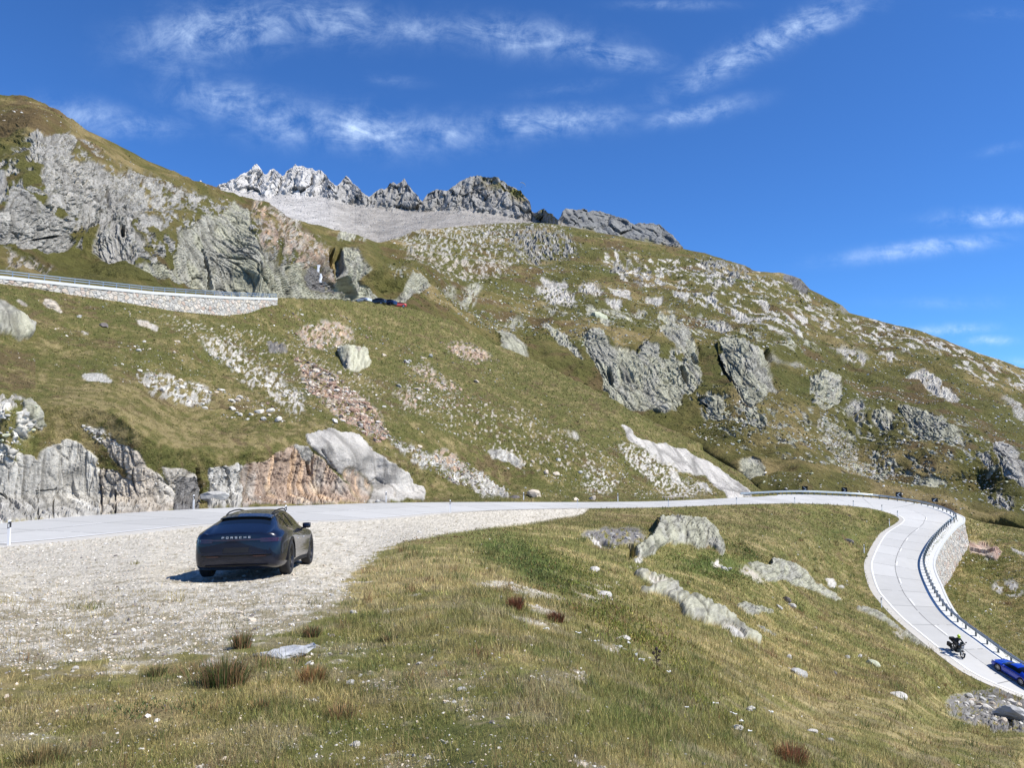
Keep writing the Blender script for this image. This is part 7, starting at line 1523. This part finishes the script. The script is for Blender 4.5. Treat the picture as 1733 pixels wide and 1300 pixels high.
def ell(bm, c, r, sub=3):
    vs = bmesh.ops.create_icosphere(bm, subdivisions=sub, radius=1)['verts']; bmesh.ops.scale(bm, vec=r, verts=vs); bmesh.ops.translate(bm, vec=c, verts=vs)
add('helmet', lambda bm: [ell(bm, (.04, 0, 1.68), (.155, .13, .15)), box(bm, (.15, 0, 1.62), (.12, .17, .12), bev=.04)], M_neon, rider, True); add('visor', lambda bm: ell(bm, (.075, 0, 1.69), (.135, .118, .065)), M_vis, rider, True)
for s_ in (1, -1): add('glove', lambda bm: [ell(bm, (.42, s_ * .345, 1.095), (.05, .055, .04), 2)] + [tube(bm, (.44, s_ * (.31 + .022 * k), 1.11), (.47, s_ * (.31 + .022 * k), 1.075), .011, .009, 6) for k in range(4)] + [tube(bm, (.41, s_ * .30, 1.09), (.44, s_ * .285, 1.07), .011, .009, 6)], M_plast, rider)
for s_ in (1, -1): add('boot', lambda bm: box(bm, (.10, s_ * .24, .33), (.28, .10, .11), bev=.04), M_plast, rider, True)

# ------------------------------------------------------------------ paraglider above the range
pc_ = P(885.0, 311.0, 1000.); pg = empty('paraglider', pc_); tag(pg, 'tiny white paraglider in the sky right of the rounded peak', 'paraglider'); pg.rotation_euler = (0, .45, .2)
bm = bmesh.new(); rows_ = []
for k in range(17):
    a = math.radians(-62 + 124 * k / 16); ch = 2.2 * math.sqrt(max(.12, 1 - (a / 1.2) ** 2)); R_ = 5.0
    rows_.append([bm.verts.new((R_ * math.sin(a), y * ch, R_ * math.cos(a) - R_ + 1.4 + z * .35)) for (y, z) in ((-.5, 0), (-.3, .5), (.1, .6), (.5, 0), (.1, -.15), (-.3, -.2))])
for a_, b_ in zip(rows_[:-1], rows_[1:]):
    for i in range(6): bm.faces.new((a_[i], b_[i], b_[(i + 1) % 6], a_[(i + 1) % 6]))
bm.faces.new(rows_[0]); bm.faces.new(rows_[-1][::-1]); bmesh.ops.recalc_face_normals(bm, faces=bm.faces); mb_obj('canopy', bm, simple_mat('canopy_white', (.8, .85, .88), .6), pg, True)
add('lines', lambda bm: [tube(bm, (x, 0, 1.0 - abs(x) * .35), (x * .05, 0, -5.2), .015, seg=4) for x in (-4, -2.4, -.8, .8, 2.4, 4)], M_steel, pg); add('harness', lambda bm: ell(bm, (0, .1, -5.6), (.35, .6, .45), 2), M_plast, pg)
pp = empty('person', pc_); tag(pp, 'paraglider pilot hanging under the tiny white canopy', 'person'); pp.rotation_euler = (0, .45, .2)
skin_mesh('body', [(0, 0, -5.7), (0, 0, -5.3), (0, 0, -5.0), (0, 0, -4.85), (.3, 0, -4.9), (-.3, 0, -4.9), (.12, -.5, -5.7), (-.12, -.5, -5.7)], [(0, 1), (1, 2), (2, 3), (2, 4), (2, 5), (0, 6), (0, 7)], [.16, .17, .13, .1, .05, .05, .07, .07], M_jack, pp, 1)

# ------------------------------------------------------------------ waterfall in the cleft
wl = z2((545,575),(548,600),(560,625),(575,655),(600,675),(625,690)); wpx = np.interp(np.linspace(0, 5, 26), range(6), [a for a, b_ in wl]); wpy = np.interp(np.linspace(0, 5, 26), range(6), [b_ for a, b_ in wl]); wq = surf(wpx, wpy, 2)
wv_ = []; rg = np.random.default_rng(3)
for k in range(26):
    w = (.5 + .5 * rg.random()) * .55; wv_ += [wq[k] + [-w, -.7, .1], wq[k] + [0, -1.0, .1], wq[k] + [w, -.7, .1]]
wf_ = [[3 * k + j, 3 * k + j + 1, 3 * k + j + 4, 3 * k + j + 3] for k in range(25) for j in range(2)]
tag(np_mesh('stream_water', np.array(wv_), wf_, simple_mat('falling_water', (.50, .53, .56), .3, var=.15, vscale=2), smooth=True), kind='structure')

# ------------------------------------------------------------------ tussocks, weeds, flowers
def tussock(px, py, wpx, hpx, label, tips=(.30, .17, .09), base=(.10, .13, .045), n=420, lean=.55, name='grass_tussock', az=None):
    q = surf(np.array([float(px)]), np.array([float(py)]))[0]; D = q[1]; r = wpx * D / F / 2; h = hpx * D / F; root = np.stack([RNG.normal(0, r * .27, n), RNG.normal(0, r * .27, n), np.zeros(n)], -1)
    out = np.arctan2(root[:, 1], root[:, 0]) if az is None else RNG.normal(az, .8, n); hh = h * RNG.uniform(.5, 1.1, n); c = np.where(RNG.random((n, 1)) < .55, np.float32(tips), np.float32(base)) * np.exp(RNG.normal(0, .3, (n, 1)))
    o = blades(name, root, hh, np.full(n, max(.0035, D * .0008)), c.astype(np.float32), lean, five=True, kind=None, az=out); o.location = q - np.array([0, 0, .03]); tag(o, label, 'grass tussock'); return o
for a in [(378,1160,110,55,'biggest green-brown grass tussock beside the flat stone plate',(.26,.16,.08),(.075,.11,.03),1100), (408,1100,40,34,'reddish leaning grass tuft just above the biggest tussock'), (528,1078,36,24,'rusty rush tuft at the gravel edge above the flat stone plate'), (530,1152,62,34,'orange-brown rush tuft below the right end of the stone plate',(.40,.22,.10),(.16,.15,.05),700), (265,1142,48,24,'dry brown tuft left of the biggest tussock',(.33,.24,.12)),
          (655,1083,34,18,'small straw-brown tuft right of the flat stone plate',(.36,.25,.13)), (873,1030,34,26,'dark reddish tuft on the meadow left of the weeds',(.24,.09,.05),(.16,.08,.04)), (440,1205,34,24,'small rusty tuft below the biggest tussock',(.36,.20,.10)), (575,1215,80,28,'wide thin rusty tuft in the lower middle of the meadow',(.36,.22,.11),(.16,.15,.06),500), (1340,1290,70,34,'red-brown tuft at the bottom right among pebbles',(.30,.13,.07),(.20,.14,.06),600), (70,1290,110,34,'brown tuft in the bottom left corner',(.28,.20,.09),(.12,.12,.045),900), (940,1050,36,20,'dark red tuft among the yellow-green weeds',(.22,.09,.05),(.14,.09,.04))]:
    tussock(*a[:5], **({'tips': a[5]} if len(a) > 5 else {}), **({'base': a[6]} if len(a) > 6 else {}), **({'n': a[7]} if len(a) > 7 else {}))
# leafy weeds on the bank
def leaves(name, cx, cy, rx_, ry_, ang, n, hlo, hhi, colA, colB, lw, spread=1.0):
    u = RNG.normal(0, .55, n); v = RNG.normal(0, .55, n); c_, s_ = math.cos(math.radians(ang)), math.sin(math.radians(ang)); px = cx + u * rx_ * c_ - v * ry_ * s_; py = cy + u * rx_ * s_ + v * ry_ * c_
    k = (py > 880) & (py < 1400); px, py = px[k], py[k]; k = ok_grass(px, py, 0); px, py = px[k], py[k]
    q = surf(px, py); D = q[:, 1]; w = fbm(q * 1.1, 4, 55, .7); k = w > RNG.normal(.02, .08, len(px)); q, D, w = q[k], D[k], w[k]; n_ = len(q)
    hs_ = hhi * np.clip(.35 + 2.2 * w, .3, 1.1); z = RNG.random(n_)
    base = q + np.stack([0 * z, 0 * z, z * hs_], -1); t = RNG.random((n_, 1)); c = (np.float32(colA) * (1 - t) + np.float32(colB) * t) * np.exp(RNG.normal(0, .35, (n_, 1)))
    br = RNG.random((n_, 1)) < .12; c = np.where(br, np.float32([.20, .12, .05]), c)
    return blades(name, base, RNG.uniform(hlo, hhi, n_) * .6, np.maximum(lw, D * .0012) * RNG.uniform(.6, 1.4, n_), c, .98, five=True)
leaves('weeds', 900, 960, 130, 36, 32, 11000, .05, .15, (.085, .115, .035), (.19, .19, .065), .012)
leaves('weeds', 1010, 1020, 150, 38, 40, 13000, .05, .14, (.12, .15, .03), (.26, .26, .06), .012)
leaves('weeds', 1130, 1120, 130, 40, 45, 7000, .04, .12, (.15, .17, .04), (.34, .31, .07), .009)
leaves('weeds', 1262, 935, 34, 14, 40, 1800, .10, .25, (.07, .11, .025), (.13, .15, .045), .02)
leaves('weeds', 1225, 978, 70, 14, 8, 2200, .10, .22, (.10, .13, .03), (.18, .18, .05), .02)
leaves('weeds', 1190, 945, 60, 12, 0, 1500, .10, .2, (.10, .14, .03), (.17, .19, .05), .02)
leaves('weeds', 270, 1210, 90, 30, 0, 1400, .02, .05, (.07, .11, .035), (.13, .16, .06), .007)
leaves('heather', 760, 912, 110, 7, -6, 2600, .05, .12, (.13, .07, .035), (.20, .13, .06), .01)
leaves('heather', 1300, 866, 200, 5, 0, 2600, .15, .35, (.10, .07, .03), (.17, .12, .05), .05)
fl = [(1048,1105),(1075,1120),(1085,1128),(1064,1098),(1010,1092),(1160,1212),(1240,1225),(1252,1236),(1270,1250),(1206,1205),(980,1080),(1305,1215),(925,1075),(1130,1150)]
for k, (px, py) in enumerate(fl):
    q = surf(np.array([float(px)]), np.array([float(py) + 6]))[0]; s_ = q[1] / F; r = empty('wildflower', q); tag(r, 'white-flowered weed on a thin stalk in the tall grass of the bank', 'flower', 'white wildflowers on the bank')
    hgt_ = 10 * s_ + .05
    add('stem', lambda bm: [tube(bm, (0, 0, -.02), (.01, 0, hgt_), .003, .002, 5)], M_grass_s if 'M_grass_s' in globals() else simple_mat('stem_green', (.10, .14, .04), .8), r)
    add('blossom', lambda bm: [ell(bm, (.01 + RNG.normal(0, 2.2 * s_), RNG.normal(0, 2.2 * s_), hgt_ + RNG.normal(0, .7 * s_)), (1.7 * s_, 1.7 * s_, .7 * s_), 1) for _ in range(5)], bpy.data.materials.get('petal_white') or simple_mat('petal_white', (.75, .75, .70), .8), r)
q = surf(np.array([1112.]), np.array([1128.]))[0]; th = empty('thistle', q); tag(th, 'dark brown dried thistle standing above the yellow weeds', 'plant'); s_ = q[1] / F; Md = simple_mat('thistle_brown', (.05, .035, .025), .9)
add('stem', lambda bm: [tube(bm, (0, 0, 0), (0, 0, 28 * s_), .008, .005, 6), tube(bm, (0, 0, 14 * s_), (5 * s_, 0, 24 * s_), .006, .004, 6), tube(bm, (0, 0, 12 * s_), (-5 * s_, 0, 21 * s_), .006, .004, 6)], Md, th); add('head', lambda bm: [ell(bm, c, (3 * s_, 3 * s_, 3.4 * s_), 1) for c in ((0, 0, 30 * s_), (5 * s_, 0, 26 * s_), (-5 * s_, 0, 23 * s_))], Md, th)
add('leaf', lambda bm: [bm.faces.new([bm.verts.new(v) for v in ((0, 0, z), (c * 4 * s_, sn * 4 * s_, z + 3 * s_), (c * 9 * s_, sn * 9 * s_, z + 1 * s_), (c * 4 * s_ + sn * 2 * s_, sn * 4 * s_ - c * 2 * s_, z))]) for k_ in range(9) for (c, sn, z) in [(math.cos(k_ * 2.4), math.sin(k_ * 2.4), (2 + k_ * 2) * s_)]], Md, th)
print('all', round(time.time() - T0, 1))
